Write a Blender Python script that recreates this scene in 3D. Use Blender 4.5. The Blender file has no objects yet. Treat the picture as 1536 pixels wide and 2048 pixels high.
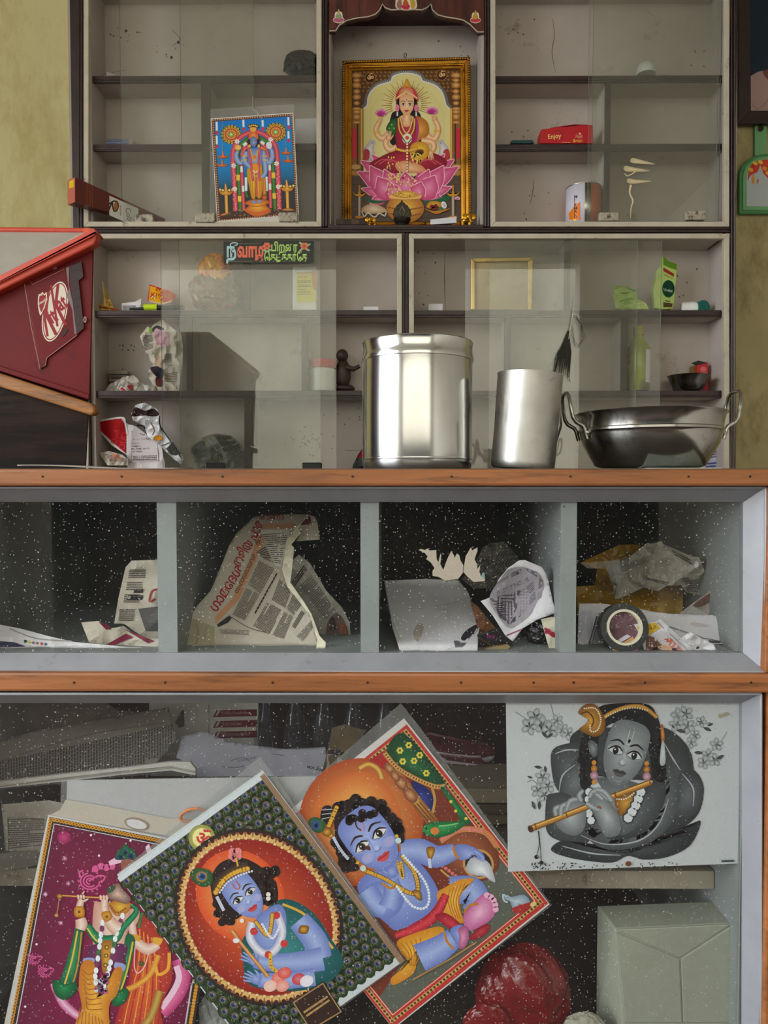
import bpy, bmesh, math, random
from mathutils import Vector, Matrix, noise
from mathutils.geometry import delaunay_2d_cdt
random.seed(7)
SC = bpy.context.scene
COL = SC.collection
# ------------------------------------------------------------------ camera
F = 1479.0                       # focal length in pixels of the 1536x2048 frame
CAM = Vector((0.0, 0.0, 0.976))
PITCH, YAW = math.radians(2.1), math.radians(0.45)
cd = bpy.data.cameras.new('camera'); co = bpy.data.objects.new('camera', cd); COL.objects.link(co)
cd.sensor_fit = 'VERTICAL'; cd.sensor_height = 36.0; cd.lens = F / 2048 * 36.0
cd.clip_start = 0.05; cd.clip_end = 200
co.location = CAM; co.rotation_euler = (math.pi / 2 - PITCH, 0, YAW)
SC.camera = co
ROT = co.rotation_euler.to_matrix()
# ------------------------------------------------------------------ daylight: one even overcast sky
w = bpy.data.worlds.new('overcast_sky'); SC.world = w; w.use_nodes = True
w.node_tree.nodes['Background'].inputs[0].default_value = (0.90, 0.95, 1.0, 1)
w.node_tree.nodes['Background'].inputs[1].default_value = 5.0
def portal(loc, rot, sx, sy):     # guides sampling of the sky through an opening, gives no light itself
    l = bpy.data.lights.new('sky_portal', 'AREA'); l.shape = 'RECTANGLE'; l.size = sx; l.size_y = sy
    l.cycles.is_portal = True
    o = bpy.data.objects.new('sky_portal', l); COL.objects.link(o); o.location = loc; o.rotation_euler = rot
VS = SC.view_settings
VS.view_transform = 'Standard'; VS.look = 'None'; VS.gamma = 1.0; VS.use_curve_mapping = False
VS.exposure = 1.1
SC.cycles.use_denoising = True
SC.cycles.max_bounces = 10; SC.cycles.transparent_max_bounces = 32
SC.cycles.caustics_reflective = False; SC.cycles.caustics_refractive = False
# ------------------------------------------------------------------ helpers: pixels to places
def ray(px, py):
    return ROT @ Vector(((px - 768) / F, -(py - 1024) / F, -1.0))
def at(px, py, Y):               # the point seen at a pixel on the upright plane y = Y
    d = ray(px, py); t = (Y - CAM.y) / d.y
    return CAM + d * t
def X(px, Y, py=970): return at(px, py, Y).x
def Z(py, Y, px=781): return at(px, py, Y).z
def PPM(Y): return F / Y         # pixels per metre at a distance
def lin(c):
    r = []
    for v in c[:3]:
        v = max(0.0, v / 255.0)
        r.append(v / 12.92 if v <= 0.04045 else ((v + 0.055) / 1.055) ** 2.4)
    return (r[0], r[1], r[2], 1.0)
# ------------------------------------------------------------------ materials
def newmat(name):
    m = bpy.data.materials.new(name); m.use_nodes = True
    nt = m.node_tree; return m, nt, nt.nodes, nt.links, nt.nodes['Principled BSDF']
def mixc(nt, fac, a, b):
    n = nt.nodes.new('ShaderNodeMix'); n.data_type = 'RGBA'
    for i, v in ((0, fac), (6, a), (7, b)):
        if hasattr(v, 'is_output'): nt.links.new(v, n.inputs[i])
        else: n.inputs[i].default_value = v
    return n.outputs[2]
def noise_tex(nt, scale, detail=4, rough=.6, stretch=None, coord='Object'):
    tc = nt.nodes.new('ShaderNodeTexCoord'); n = nt.nodes.new('ShaderNodeTexNoise')
    n.inputs['Scale'].default_value = scale; n.inputs['Detail'].default_value = detail; n.inputs['Roughness'].default_value = rough
    src = tc.outputs[coord]
    if stretch:
        mp = nt.nodes.new('ShaderNodeMapping'); mp.inputs['Scale'].default_value = stretch
        nt.links.new(src, mp.inputs[0]); src = mp.outputs[0]
    nt.links.new(src, n.inputs['Vector'])
    return n.outputs[0]
def ramp(nt, src, a, b, ca=(0, 0, 0, 1), cb=(1, 1, 1, 1)):
    n = nt.nodes.new('ShaderNodeValToRGB'); e = n.color_ramp.elements
    e[0].position, e[1].position = a, b; e[0].color, e[1].color = ca, cb
    nt.links.new(src, n.inputs[0]); return n.outputs[0]
MATS = {}
def mat(name, col, rough=.5, metal=0., var=.12, scale=9., dirt=None, dirt_at=(.58, .72), dscale=14., bump=0., stretch=None, coat=0., spec=.5, bscale=None):
    if name in MATS: return MATS[name]
    m, nt, N, L, b = newmat(name)
    c = lin(col); n1 = noise_tex(nt, scale, 5, .6, stretch)
    lo = tuple(v * (1 - var) for v in c[:3]) + (1,); hi = tuple(min(1, v * (1 + var)) for v in c[:3]) + (1,)
    out = mixc(nt, ramp(nt, n1, .32, .68), lo, hi)
    if dirt:
        d = ramp(nt, noise_tex(nt, dscale, 8, .72, stretch), dirt_at[0], dirt_at[1])
        out = mixc(nt, d, out, lin(dirt))
    L.new(out, b.inputs['Base Color'])
    b.inputs['Roughness'].default_value = rough; b.inputs['Metallic'].default_value = metal
    b.inputs['Specular IOR Level'].default_value = spec; b.inputs['Coat Weight'].default_value = coat
    if bump:
        bp = N.new('ShaderNodeBump'); bp.inputs['Strength'].default_value = bump; bp.inputs['Distance'].default_value = .004
        L.new(noise_tex(nt, bscale or scale * 3, 6, .6, stretch), bp.inputs['Height']); L.new(bp.outputs[0], b.inputs['Normal'])
    MATS[name] = m; return m
def glassmat(name, tint=(.93, .97, .94), film=.05, smear=.1, specks=0., speck_scale=160., dust=(190, 188, 175), sscale=3.):
    m, nt, N, L, b = newmat(name); N.remove(b)
    out = N['Material Output']
    tr = N.new('ShaderNodeBsdfTransparent'); tr.inputs[0].default_value = (*tint, 1)
    gl = N.new('ShaderNodeBsdfGlossy'); gl.inputs['Roughness'].default_value = .015
    fr = N.new('ShaderNodeFresnel'); ge = N.new('ShaderNodeNewGeometry'); io = N.new('ShaderNodeMath'); io.operation = 'MULTIPLY_ADD'; io.inputs[1].default_value = 1 / 1.5 - 1.5; io.inputs[2].default_value = 1.5
    L.new(ge.outputs['Backfacing'], io.inputs[0]); L.new(io.outputs[0], fr.inputs[0])   # same reflectance from both sides of the pane
    mx = N.new('ShaderNodeMixShader'); L.new(fr.outputs[0], mx.inputs[0]); L.new(tr.outputs[0], mx.inputs[1]); L.new(gl.outputs[0], mx.inputs[2])
    df = N.new('ShaderNodeBsdfDiffuse'); df.inputs[0].default_value = lin(dust)
    sm = ramp(nt, noise_tex(nt, sscale, 8, .68), .35, .8)
    ma = N.new('ShaderNodeMath'); ma.operation = 'MULTIPLY_ADD'; L.new(sm, ma.inputs[0]); ma.inputs[1].default_value = smear; ma.inputs[2].default_value = film
    val = ma.outputs[0]
    if specks:
        tc = N.new('ShaderNodeTexCoord'); prev = val
        for sc_, th in ((speck_scale, .19), (speck_scale * .45, .13)):
            vo = N.new('ShaderNodeTexVoronoi'); vo.inputs['Scale'].default_value = sc_; L.new(tc.outputs['Object'], vo.inputs['Vector'])
            r1 = ramp(nt, vo.outputs['Distance'], th * .6, th, (1, 1, 1, 1), (0, 0, 0, 1))
            sep = N.new('ShaderNodeSeparateColor'); L.new(vo.outputs['Color'], sep.inputs[0])
            r2 = ramp(nt, sep.outputs[0], .45, .95)
            mu = N.new('ShaderNodeMath'); mu.operation = 'MULTIPLY'; L.new(r1, mu.inputs[0]); L.new(r2, mu.inputs[1])
            m2 = N.new('ShaderNodeMath'); m2.operation = 'MULTIPLY_ADD'; L.new(mu.outputs[0], m2.inputs[0]); m2.inputs[1].default_value = specks; L.new(prev, m2.inputs[2]); prev = m2.outputs[0]
        val = prev
    cl = N.new('ShaderNodeClamp'); L.new(val, cl.inputs[0])
    m3 = N.new('ShaderNodeMixShader'); L.new(cl.outputs[0], m3.inputs[0]); L.new(mx.outputs[0], m3.inputs[1]); L.new(df.outputs[0], m3.inputs[2])
    L.new(m3.outputs[0], out.inputs[0]); MATS[name] = m; return m
def artmat(name, rough=.35, spec=.4):
    m, nt, N, L, b = newmat(name)
    a = N.new('ShaderNodeVertexColor'); a.layer_name = 'ink'
    L.new(a.outputs[0], b.inputs['Base Color']); b.inputs['Roughness'].default_value = rough; b.inputs['Specular IOR Level'].default_value = spec
    MATS[name] = m; return m
# ------------------------------------------------------------------ helpers: meshes and things
BASE = {}
def base_of(o): return BASE.get(o.name, Vector())
def tag(o, label=None, cat=None, group=None, kind=None):
    if label: o['label'] = label
    if cat: o['category'] = cat
    if group: o['group'] = group
    if kind: o['kind'] = kind
    return o
def thing(name, label, cat, loc, group=None):
    o = bpy.data.objects.new(name, None); COL.objects.link(o); o.location = loc; o.empty_display_size = .03
    BASE[o.name] = Vector(loc); return tag(o, label, cat, group)
class MB:
    def __init__(s): s.v = []; s.f = []; s.m = []
    def add(s, vs, fs, mi=0):
        k = len(s.v); s.v += [Vector(v) for v in vs]
        for f in fs: s.f.append([k + i for i in f]); s.m.append(mi)
        return s
    def hexa(s, p, mi=0):        # 8 corners: four of the front, then the four behind them
        return s.add(p, [(0, 1, 2, 3), (7, 6, 5, 4), (0, 4, 5, 1), (1, 5, 6, 2), (2, 6, 7, 3), (3, 7, 4, 0)], mi)
    def box(s, x0, x1, y0, y1, z0, z1, mi=0):
        return s.hexa([(x0, y0, z0), (x1, y0, z0), (x1, y0, z1), (x0, y0, z1), (x0, y1, z0), (x1, y1, z0), (x1, y1, z1), (x0, y1, z1)], mi)
    def pbox(s, x0, y0, x1, y1, Y0, Y1, mi=0):    # box whose front, at y = Y0, fills a pixel rectangle
        a, b = at(x0, y1, Y0), at(x1, y0, Y0)
        return s.box(a.x, b.x, Y0, Y1, a.z, b.z, mi)
    def prism(s, pts, vec, mi=0):
        n = len(pts); pts = [Vector(p) for p in pts]; vec = Vector(vec)
        return s.add(pts + [p + vec for p in pts], [list(range(n)), list(range(2 * n - 1, n - 1, -1))] + [(i, i + n, (i + 1) % n + n, (i + 1) % n) for i in range(n)], mi)
    def lathe(s, prof, c=(0, 0, 0), n=48, M=None, mi=0):
        vs = []; fs = []; c = Vector(c)
        for r, z in prof:
            for i in range(n):
                a = 2 * math.pi * i / n; v = Vector((r * math.cos(a), r * math.sin(a), z))
                vs.append((M @ v if M else v) + c)
        for j in range(len(prof) - 1):
            for i in range(n):
                i2 = (i + 1) % n; fs.append((j * n + i, j * n + i2, (j + 1) * n + i2, (j + 1) * n + i))
        if prof[0][0] > 1e-6: fs.append(list(range(n - 1, -1, -1)))
        if prof[-1][0] > 1e-6: fs.append([(len(prof) - 1) * n + i for i in range(n)])
        return s.add(vs, fs, mi)
    def tube(s, pts, r, n=8, closed=False, mi=0):
        P = [Vector(p) for p in pts]; R = r if isinstance(r, (list, tuple)) else [r] * len(P)
        vs = []; fs = []; up = None; m = len(P)
        for i, p in enumerate(P):
            a = P[(i - 1) % m] if (closed or i > 0) else p; b = P[(i + 1) % m] if (closed or i < m - 1) else p
            t = (b - a).normalized()
            if up is None: up = t.orthogonal().normalized()
            up = (up - t * up.dot(t)).normalized(); sd = t.cross(up)
            for k in range(n):
                an = 2 * math.pi * k / n; vs.append(p + (up * math.cos(an) + sd * math.sin(an)) * R[i])
        for i in range(m if closed else m - 1):
            for k in range(n):
                j = (i + 1) % m; fs.append((i * n + k, i * n + (k + 1) % n, j * n + (k + 1) % n, j * n + k))
        if not closed: fs += [list(range(n - 1, -1, -1)), [(m - 1) * n + k for k in range(n)]]
        return s.add(vs, fs, mi)
    def build(s, name, mats, parent=None, smooth=0, bevel=0., solid=0., sub=0):
        me = bpy.data.meshes.new(name); o = bpy.data.objects.new(name, me); COL.objects.link(o)
        if parent: off = base_of(parent); o.parent = parent
        else:
            n = len(s.v); xs = [v.x for v in s.v]; ys = [v.y for v in s.v]
            off = Vector(((min(xs) + max(xs)) / 2, (min(ys) + max(ys)) / 2, min(v.z for v in s.v))); o.location = off
        BASE[o.name] = off
        me.from_pydata([v - off for v in s.v], [], s.f)
        mats = mats if isinstance(mats, (list, tuple)) else [mats]
        for m in mats: me.materials.append(MATS[m] if isinstance(m, str) else m)
        if len(mats) > 1: me.polygons.foreach_set('material_index', s.m)
        bm = bmesh.new(); bm.from_mesh(me); bmesh.ops.recalc_face_normals(bm, faces=bm.faces); bm.to_mesh(me); bm.free()
        if smooth:
            me.polygons.foreach_set('use_smooth', [True] * len(me.polygons)); me.set_sharp_from_angle(angle=math.radians(smooth))
        if solid:
            d = o.modifiers.new('thickness', 'SOLIDIFY'); d.thickness = solid; d.offset = 0
        if bevel:
            d = o.modifiers.new('edge', 'BEVEL'); d.width = bevel; d.segments = 2; d.limit_method = 'ANGLE'; d.angle_limit = math.radians(40)
        if sub:
            d = o.modifiers.new('sub', 'SUBSURF'); d.levels = sub; d.render_levels = sub
        return o
def struct(o, label=None): o['kind'] = 'structure'; return tag(o, label)
# ------------------------------------------------------------------ helpers: flat print, drawn as inked polygons on a surface
def catmull(p, closed, k=5):
    n = len(p)
    if n < 3: return list(p)
    o = []
    for i in range(n if closed else n - 1):
        if closed: a, b, c, d = p[i - 1], p[i], p[(i + 1) % n], p[(i + 2) % n]
        else: a, b, c, d = p[max(i - 1, 0)], p[i], p[i + 1], p[min(i + 2, n - 1)]
        for j in range(k):
            t = j / k; t2 = t * t; t3 = t2 * t
            o.append(tuple(.5 * (2 * b[q] + (c[q] - a[q]) * t + (2 * a[q] - 5 * b[q] + 4 * c[q] - d[q]) * t2 + (3 * b[q] - a[q] - 3 * c[q] + d[q]) * t3) for q in (0, 1)))
    if not closed: o.append(tuple(p[-1]))
    return o
class Art:
    def __init__(s, crop, surf, dz=1.6e-5, lift=2e-4):
        s.x0, s.y0, s.k = crop; s.surf = surf; s.dz = dz; s.lift = lift; s.n = 0
        s.v = []; s.f = []; s.c = []; s.tf = None; s.res = 0
    def local(s, cx=None, cy=0, sc=1, rot=0, sx=1):
        s.tf = None if cx is None else (cx, cy, sc, math.radians(rot), sx)
    def crop(s, c): s.x0, s.y0, s.k = c; return s
    def w(s, p):
        x, y = p[0], p[1]
        if s.tf:
            cx, cy, sc, r, sx = s.tf; x *= sx
            x, y = cx + sc * (x * math.cos(r) - y * math.sin(r)), cy + sc * (x * math.sin(r) + y * math.cos(r))
        v = s.surf(s.x0 + x * s.k, s.y0 + y * s.k)
        return v + Vector((0, -(s.lift + s.n * s.dz), 0))
    def raw(s, pts, faces, cols):
        k = len(s.v); s.v += [s.w(p) for p in pts]; lc = [lin(c) for c in cols]
        for f in faces:
            s.f.append([k + i for i in f]); s.c += [lc[i] for i in f]
    def P(s, pts, col, smooth=True, new=True):
        if new: s.n += 1
        if smooth: pts = catmull(pts, True)
        n = len(pts)
        if s.res and not s.tf: return s.fine(pts, col)
        if isinstance(col[0], (tuple, list)):
            cx = sum(p[0] for p in pts) / n; cy = sum(p[1] for p in pts) / n
            V = []; C = []
            for t in (1, .62, .3):
                V += [(cx + (p[0] - cx) * t, cy + (p[1] - cy) * t) for p in pts]
                q = 1 - t; C += [tuple(col[1][i] * (1 - q) + col[0][i] * q for i in range(3))] * n
            V.append((cx, cy)); C.append(col[0])
            fs = [(r * n + i, r * n + (i + 1) % n, (r + 1) * n + (i + 1) % n, (r + 1) * n + i) for r in (0, 1) for i in range(n)]
            fs += [(2 * n + i, 2 * n + (i + 1) % n, 3 * n) for i in range(n)]
            s.raw(V, fs, C)
        else: s.raw(pts, [list(range(n))], [col] * n)
        return s
    def fine(s, pts, col):       # a polygon cut small enough to follow folded paper
        st = s.res / s.k; D = []
        for i, p in enumerate(pts):
            q = pts[(i + 1) % len(pts)]; m = max(1, int(math.hypot(q[0] - p[0], q[1] - p[1]) / st)); D += [(p[0] + (q[0] - p[0]) * j / m, p[1] + (q[1] - p[1]) * j / m) for j in range(m)]
        nb = len(D); G = grid_in(D, st)
        vo, _, fo, *_ = delaunay_2d_cdt([Vector(p) for p in D + G], [(i, (i + 1) % nb) for i in range(nb)], [list(range(nb))], 1, 1e-4)
        V = [(v.x, v.y) for v in vo]; cx = sum(p[0] for p in pts) / len(pts); cy = sum(p[1] for p in pts) / len(pts); R = max(math.hypot(x - cx, y - cy) for x, y in V) or 1
        C = [tuple(col[0][i] + (col[1][i] - col[0][i]) * min(1, math.hypot(x - cx, y - cy) / R) for i in range(3)) for x, y in V] if isinstance(col[0], (tuple, list)) else [col] * len(V)
        s.raw(V, fo, C); return s
    def E(s, cx, cy, rx, ry, col, rot=0, n=26, new=True):
        r = math.radians(rot); cr, sr = math.cos(r), math.sin(r)
        return s.P([(cx + rx * math.cos(a) * cr - ry * math.sin(a) * sr, cy + rx * math.cos(a) * sr + ry * math.sin(a) * cr) for a in (2 * math.pi * i / n for i in range(n))], col, False, new)
    def S(s, pts, wd, col, smooth=True, new=True, closed=False):   # ribbon; a (mid, edge) colour pair shades it like a round limb
        if new: s.n += 1
        W = wd if isinstance(wd, (list, tuple)) else [wd] * len(pts)
        if smooth:
            P = catmull([(p[0], p[1]) for p in pts], closed, 5); Wn = []
            m = len(P)
            for i in range(m):
                t = i / max(1, m - 1) * (len(W) - 1); a = int(t); b = min(a + 1, len(W) - 1); Wn.append(W[a] + (W[b] - W[a]) * (t - a))
            W = Wn
        else: P = list(pts)
        n = len(P); V = []; C = []; two = isinstance(col[0], (tuple, list))
        for i, p in enumerate(P):
            a = P[i - 1] if (i > 0 or closed) else p; b = P[(i + 1) % n] if (i < n - 1 or closed) else p
            dx, dy = b[0] - a[0], b[1] - a[1]; l = math.hypot(dx, dy) or 1; nx, ny = -dy / l * W[i] / 2, dx / l * W[i] / 2
            V += [(p[0] + nx, p[1] + ny), p, (p[0] - nx, p[1] - ny)]
            C += [col[1], col[0], col[1]] if two else [col] * 3
        fs = []
        for i in range(n if closed else n - 1):
            j = (i + 1) % n; fs += [(3 * i, 3 * i + 1, 3 * j + 1, 3 * j), (3 * i + 1, 3 * i + 2, 3 * j + 2, 3 * j + 1)]
        s.raw(V, fs, C); return s
    def D(s, pts, r, col, n=7):
        s.n += 1
        for p in pts: s.E(p[0], p[1], r, r, col, 0, n, False)
        return s
    def along(s, pts, step):
        o = []; acc = 0
        for a, b in zip(pts, pts[1:]):
            l = math.hypot(b[0] - a[0], b[1] - a[1])
            while acc <= l: t = acc / l; o.append((a[0] + (b[0] - a[0]) * t, a[1] + (b[1] - a[1]) * t)); acc += step
            acc -= l
        return o
    def lines(s, q, rows, col, fill=.55, wl=(.03, .09), gap=.012, seed=1, cut=.12):   # printed text lines in a quad TL TR BR BL
        s.n += 1; rd = random.Random(seed)
        def uv(u, v): return tuple((q[0][i] * (1 - u) + q[1][i] * u) * (1 - v) + (q[3][i] * (1 - u) + q[2][i] * u) * v for i in (0, 1))
        for r in range(rows):
            v0 = (r + (1 - fill) / 2) / rows; v1 = v0 + fill / rows; u = 0; end = 1 - (rd.random() * .5 if rd.random() < cut else 0)
            while u < end - .01:
                u2 = min(end, u + rd.uniform(*wl)); s.raw([uv(u, v0), uv(u2, v0), uv(u2, v1), uv(u, v1)], [(0, 1, 2, 3)], [col] * 4); u = u2 + gap
        return s
    def T(s, txt, x, y, size, col, ang=0, bold=0., sx=1., shear=0.):
        s.n += 1
        c = bpy.data.curves.new('lettering', 'FONT'); c.body = txt; c.offset = bold; c.shear = shear; c.resolution_u = 3
        o = bpy.data.objects.new('lettering', c); COL.objects.link(o)
        dg = bpy.context.evaluated_depsgraph_get(); me = o.evaluated_get(dg).to_mesh()
        r = math.radians(ang); V = []
        for v in me.vertices:
            u, t = v.co.x * size * sx, -v.co.y * size
            V.append((x + u * math.cos(r) - t * math.sin(r), y + u * math.sin(r) + t * math.cos(r)))
        fs = [list(p.vertices) for p in me.polygons]
        s.raw(V, fs, [col] * len(V)); o.to_mesh_clear() if hasattr(o, 'to_mesh_clear') else None
        bpy.data.objects.remove(o); bpy.data.curves.remove(c); return s
    def build(s, name, parent, m='print_ink'):
        me = bpy.data.meshes.new(name); o = bpy.data.objects.new(name, me); COL.objects.link(o)
        off = base_of(parent) if parent else Vector(); o.parent = parent; BASE[o.name] = off
        me.from_pydata([v - off for v in s.v], [], s.f)
        ca = me.color_attributes.new('ink', 'FLOAT_COLOR', 'CORNER'); ca.data.foreach_set('color', [x for c in s.c for x in c])
        me.materials.append(MATS[m]); return o
def flat(Y): return lambda px, py: at(px, py, Y)
def lean(Yt, pyt, Yb, pyb):      # a plane leaning back: Yt at the top pixel row, Yb at the bottom row
    a, b = at(781, pyt, Yt), at(781, pyb, Yb); nrm = Vector((0, b.z - a.z, -(b.y - a.y))).normalized()
    def f(px, py):
        d = ray(px, py); return CAM + d * ((a - CAM).dot(nrm) / d.dot(nrm))
    return f
def ridge(x, y, seed, oct=2):
    v = 0; a = 1.
    for i in range(oct):
        v += a * (1 - 2 * abs(noise.noise(Vector((x * 2 ** i + seed * 7.3, y * 2 ** i, seed * 3.1 + i * 5))))); a *= .55
    return v / 1.8
def crumple(Y, amp, size, seed, tilt=0., py0=0., bend=None):   # paper surface with folds: amp metres deep, size pixels across
    def f(px, py):
        y = Y - amp * ridge(px / size * .62, py / size * .62, seed) + tilt * (py - py0)
        if bend: y += bend(px, py)
        v = at(px, py, y)
        if v.z < ZMIN: v.z = ZMIN
        return v
    return f
ZMIN = -9.
def grid_in(O, res, jit=0., seed=1):
    rd = random.Random(seed); xs = [p[0] for p in O]; ys = [p[1] for p in O]; out = []; n = len(O); y = min(ys) + res / 2
    while y < max(ys):
        x = min(xs) + res / 2
        while x < max(xs):
            qx, qy = x + rd.uniform(-jit, jit) * res, y + rd.uniform(-jit, jit) * res; c = False; j = n - 1
            for i in range(n):
                if (O[i][1] > qy) != (O[j][1] > qy) and qx < (O[j][0] - O[i][0]) * (qy - O[i][1]) / (O[j][1] - O[i][1]) + O[i][0]: c = not c
                j = i
            if c: out.append((qx, qy))
            x += res
        y += res
    return out
def sheet(outline, crop, surf, res=8., smooth=False, jit=.3):
    """MB of a paper with a traced outline, meshed finely and laid on surf"""
    x0, y0, k = crop; O = [(x0 + x * k, y0 + y * k) for x, y in outline]
    if smooth: O = catmull(O, True, 4)
    D = []
    for i, a in enumerate(O):
        b = O[(i + 1) % len(O)]; m = max(1, int(math.hypot(b[0] - a[0], b[1] - a[1]) / res))
        D += [(a[0] + (b[0] - a[0]) * j / m, a[1] + (b[1] - a[1]) * j / m) for j in range(m)]
    nb = len(D); pts = D + grid_in(O, res, jit, nb)
    vo, _, fo, *_ = delaunay_2d_cdt([Vector(p) for p in pts], [(i, (i + 1) % nb) for i in range(nb)], [list(range(nb))], 1, 1e-4)
    mb = MB(); mb.add([surf(v.x, v.y) for v in vo], fo); return mb
def paper_thing(name, label, cat, outline, crop, surf, m, group=None, res=8., draw=None, smooth=False, solid=.0004, shade=0, ink='paper_ink'):
    mb = sheet(outline, crop, surf, res, smooth)
    c = Vector((sum(v.x for v in mb.v) / len(mb.v), sum(v.y for v in mb.v) / len(mb.v), min(v.z for v in mb.v)))
    t = thing(name, label, cat, c, group)
    mb.build('sheet', m, t, shade, 0, solid)
    if draw:
        a = Art(crop, surf, 1.2e-5, .0011 + solid / 2); a.res = res; draw(a); a.build('printing', t, ink)
    return t
def wad(name, label, cat, px, py, Y, rx, ry, rz, m, seed=1, group=None, amp=.35, freq=2.4, sub=4, parent=None, cuts=True):
    """a crumpled ball centred on a pixel; radii in pixels (rx across, rz up) and metres deep (ry)"""
    bm = bmesh.new(); bmesh.ops.create_icosphere(bm, subdivisions=sub, radius=1); c = at(px, py, Y); k = 1 / PPM(Y); mb = MB()
    vs = []
    for v in bm.verts:
        d = v.co.copy(); r = 1 + amp * ridge(d.x * freq + d.z * 1.3, d.y * freq - d.z * freq, seed, 3) - amp * .4
        vs.append(c + Vector((d.x * r * rx * k, d.y * r * ry, d.z * r * rz * k)))
    mb.add(vs, [[v.index for v in f.verts] for f in bm.faces]); bm.free()
    if parent: return mb.build(name, m, parent)
    o = mb.build(name, m); return tag(o, label, cat, group)
# ------------------------------------------------------------------ shared materials
mat('plain_wall', (196, 190, 176), .8, 0, .08)
mat('wall_paint', (214, 206, 154), .75, 0, .14, 2.2, (172, 150, 86), (.5, .74), 3.2, .25, (1, 1, .45))
mat('wall_paint_old', (178, 166, 122), .8, 0, .18, 4, (130, 114, 74), (.5, .7), 6, .35, (1, 1, .5))
mat('ceiling_paint', (205, 202, 190), .8, 0, .06)
mat('floor_cement', (66, 46, 40), .7, 0, .2, 5)
mat('street', (135, 130, 122), .9, 0, .2, 2)
mat('shelf_paint', (186, 175, 167), .6, 0, .1, 5, (120, 103, 84), (.60, .76), 9, .12)
mat('dark_wood', (52, 35, 34), .38, 0, .3, 30, None, bump=.15, stretch=(1, 1, 1))
mat('laminate_wood', (88, 44, 38), .35, 0, .55, 26, (48, 26, 24), (.45, .62), 30, 0, (1, 1, .12))
mat('cream_trim', (196, 186, 168), .5, 0, .1, 20, (105, 92, 74), (.6, .72), 26, .1)
mat('aluminium_frame', (148, 149, 153), .42, .25, .08, 14, (120, 112, 100), (.62, .75), 22, .08)
mat('post_paint', (152, 158, 158), .5, 0, .06, 14, (70, 60, 48), (.64, .7), 60)
mat('orange_wood', (146, 90, 50), .42, 0, .26, 22, (84, 50, 30), (.52, .7), 28, .2, (.12, 1, 1.6))
mat('counter_inside', (140, 144, 142), .6, 0, .08, 6, (92, 88, 80), (.6, .75), 8)
mat('counter_back', (52, 46, 38), .7, 0, .2, 6)
mat('added_half_wall_paint', (72, 72, 70), .8)
mat('counter_top', (92, 82, 74), .4, 0, .2, 10)
mat('shelf_board', (150, 142, 124), .6, 0, .12, 12, (95, 85, 68), (.58, .7), 16)
mat('dark_laminate', (40, 27, 21), .7, 0, .35, 24, (24, 17, 14), (.45, .6), 30, .2, (.15, 1, 1.4), spec=.12)
mat('screw', (60, 45, 35), .5, .6)
glassmat('cabinet_glass', (.975, .98, .97), .022, .035, 0, 160, (176, 178, 160), 4)
glassmat('counter_glass', (.98, .985, .98), .001, .006, .62, 205, (205, 203, 195), 5)
glassmat('lower_glass', (.98, .985, .98), .002, .009, .62, 190, (196, 194, 184), 6)
glassmat('plastic_film', (.95, .96, .96), .10, .12, 0, 100, (200, 200, 195), 9)
mat('glass_edge', (128, 142, 128), .2, 0, .05)
mat('clip_metal', (176, 166, 148), .5, .1, .15, 30, (60, 52, 42), (.5, .62), 70)
mat('black_plastic', (22, 22, 23), .4, 0, .1)
artmat('print_ink', .33, .35); artmat('paper_ink', .75, .2)
mat('white_paper', (224, 221, 226), .7, 0, .04, 8)
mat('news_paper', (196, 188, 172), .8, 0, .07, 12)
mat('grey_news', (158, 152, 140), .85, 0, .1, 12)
mat('poster_board', (205, 200, 190), .6, 0, .06, 20)
# newsprint with its own fine lines of type, for crumpled balls
def newsmat(name, col, ink, sc=120.):
    m, nt, N, L, b = newmat(name)
    tc = N.new('ShaderNodeTexCoord'); sp = N.new('ShaderNodeSeparateXYZ')
    mp = N.new('ShaderNodeMapping'); mp.inputs['Rotation'].default_value = (.3, .9, .4); L.new(tc.outputs['Object'], mp.inputs[0]); L.new(mp.outputs[0], sp.inputs[0])
    mu = N.new('ShaderNodeMath'); mu.operation = 'MULTIPLY'; mu.inputs[1].default_value = sc * 2.2; L.new(sp.outputs[2], mu.inputs[0])
    fr = N.new('ShaderNodeMath'); fr.operation = 'FRACT'; L.new(mu.outputs[0], fr.inputs[0])
    gt = N.new('ShaderNodeMath'); gt.operation = 'GREATER_THAN'; gt.inputs[1].default_value = .5; L.new(fr.outputs[0], gt.inputs[0])
    wd = ramp(nt, noise_tex(nt, sc * 2.5, 2, .5), .42, .5)
    m1 = N.new('ShaderNodeMath'); m1.operation = 'MULTIPLY'; L.new(gt.outputs[0], m1.inputs[0]); L.new(wd, m1.inputs[1])
    bl = ramp(nt, noise_tex(nt, 22, 2, .5), .42, .47)
    m2 = N.new('ShaderNodeMath'); m2.operation = 'MULTIPLY'; L.new(m1.outputs[0], m2.inputs[0]); L.new(bl, m2.inputs[1])
    L.new(mixc(nt, m2.outputs[0], lin(col), lin(ink)), b.inputs['Base Color']); b.inputs['Roughness'].default_value = .85; MATS[name] = m
newsmat('crumpled_news', (188, 184, 174), (60, 56, 54)); newsmat('crumpled_news_dark', (120, 116, 106), (36, 34, 33)); newsmat('crumpled_news_light', (214, 210, 204), (78, 70, 74))
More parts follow.
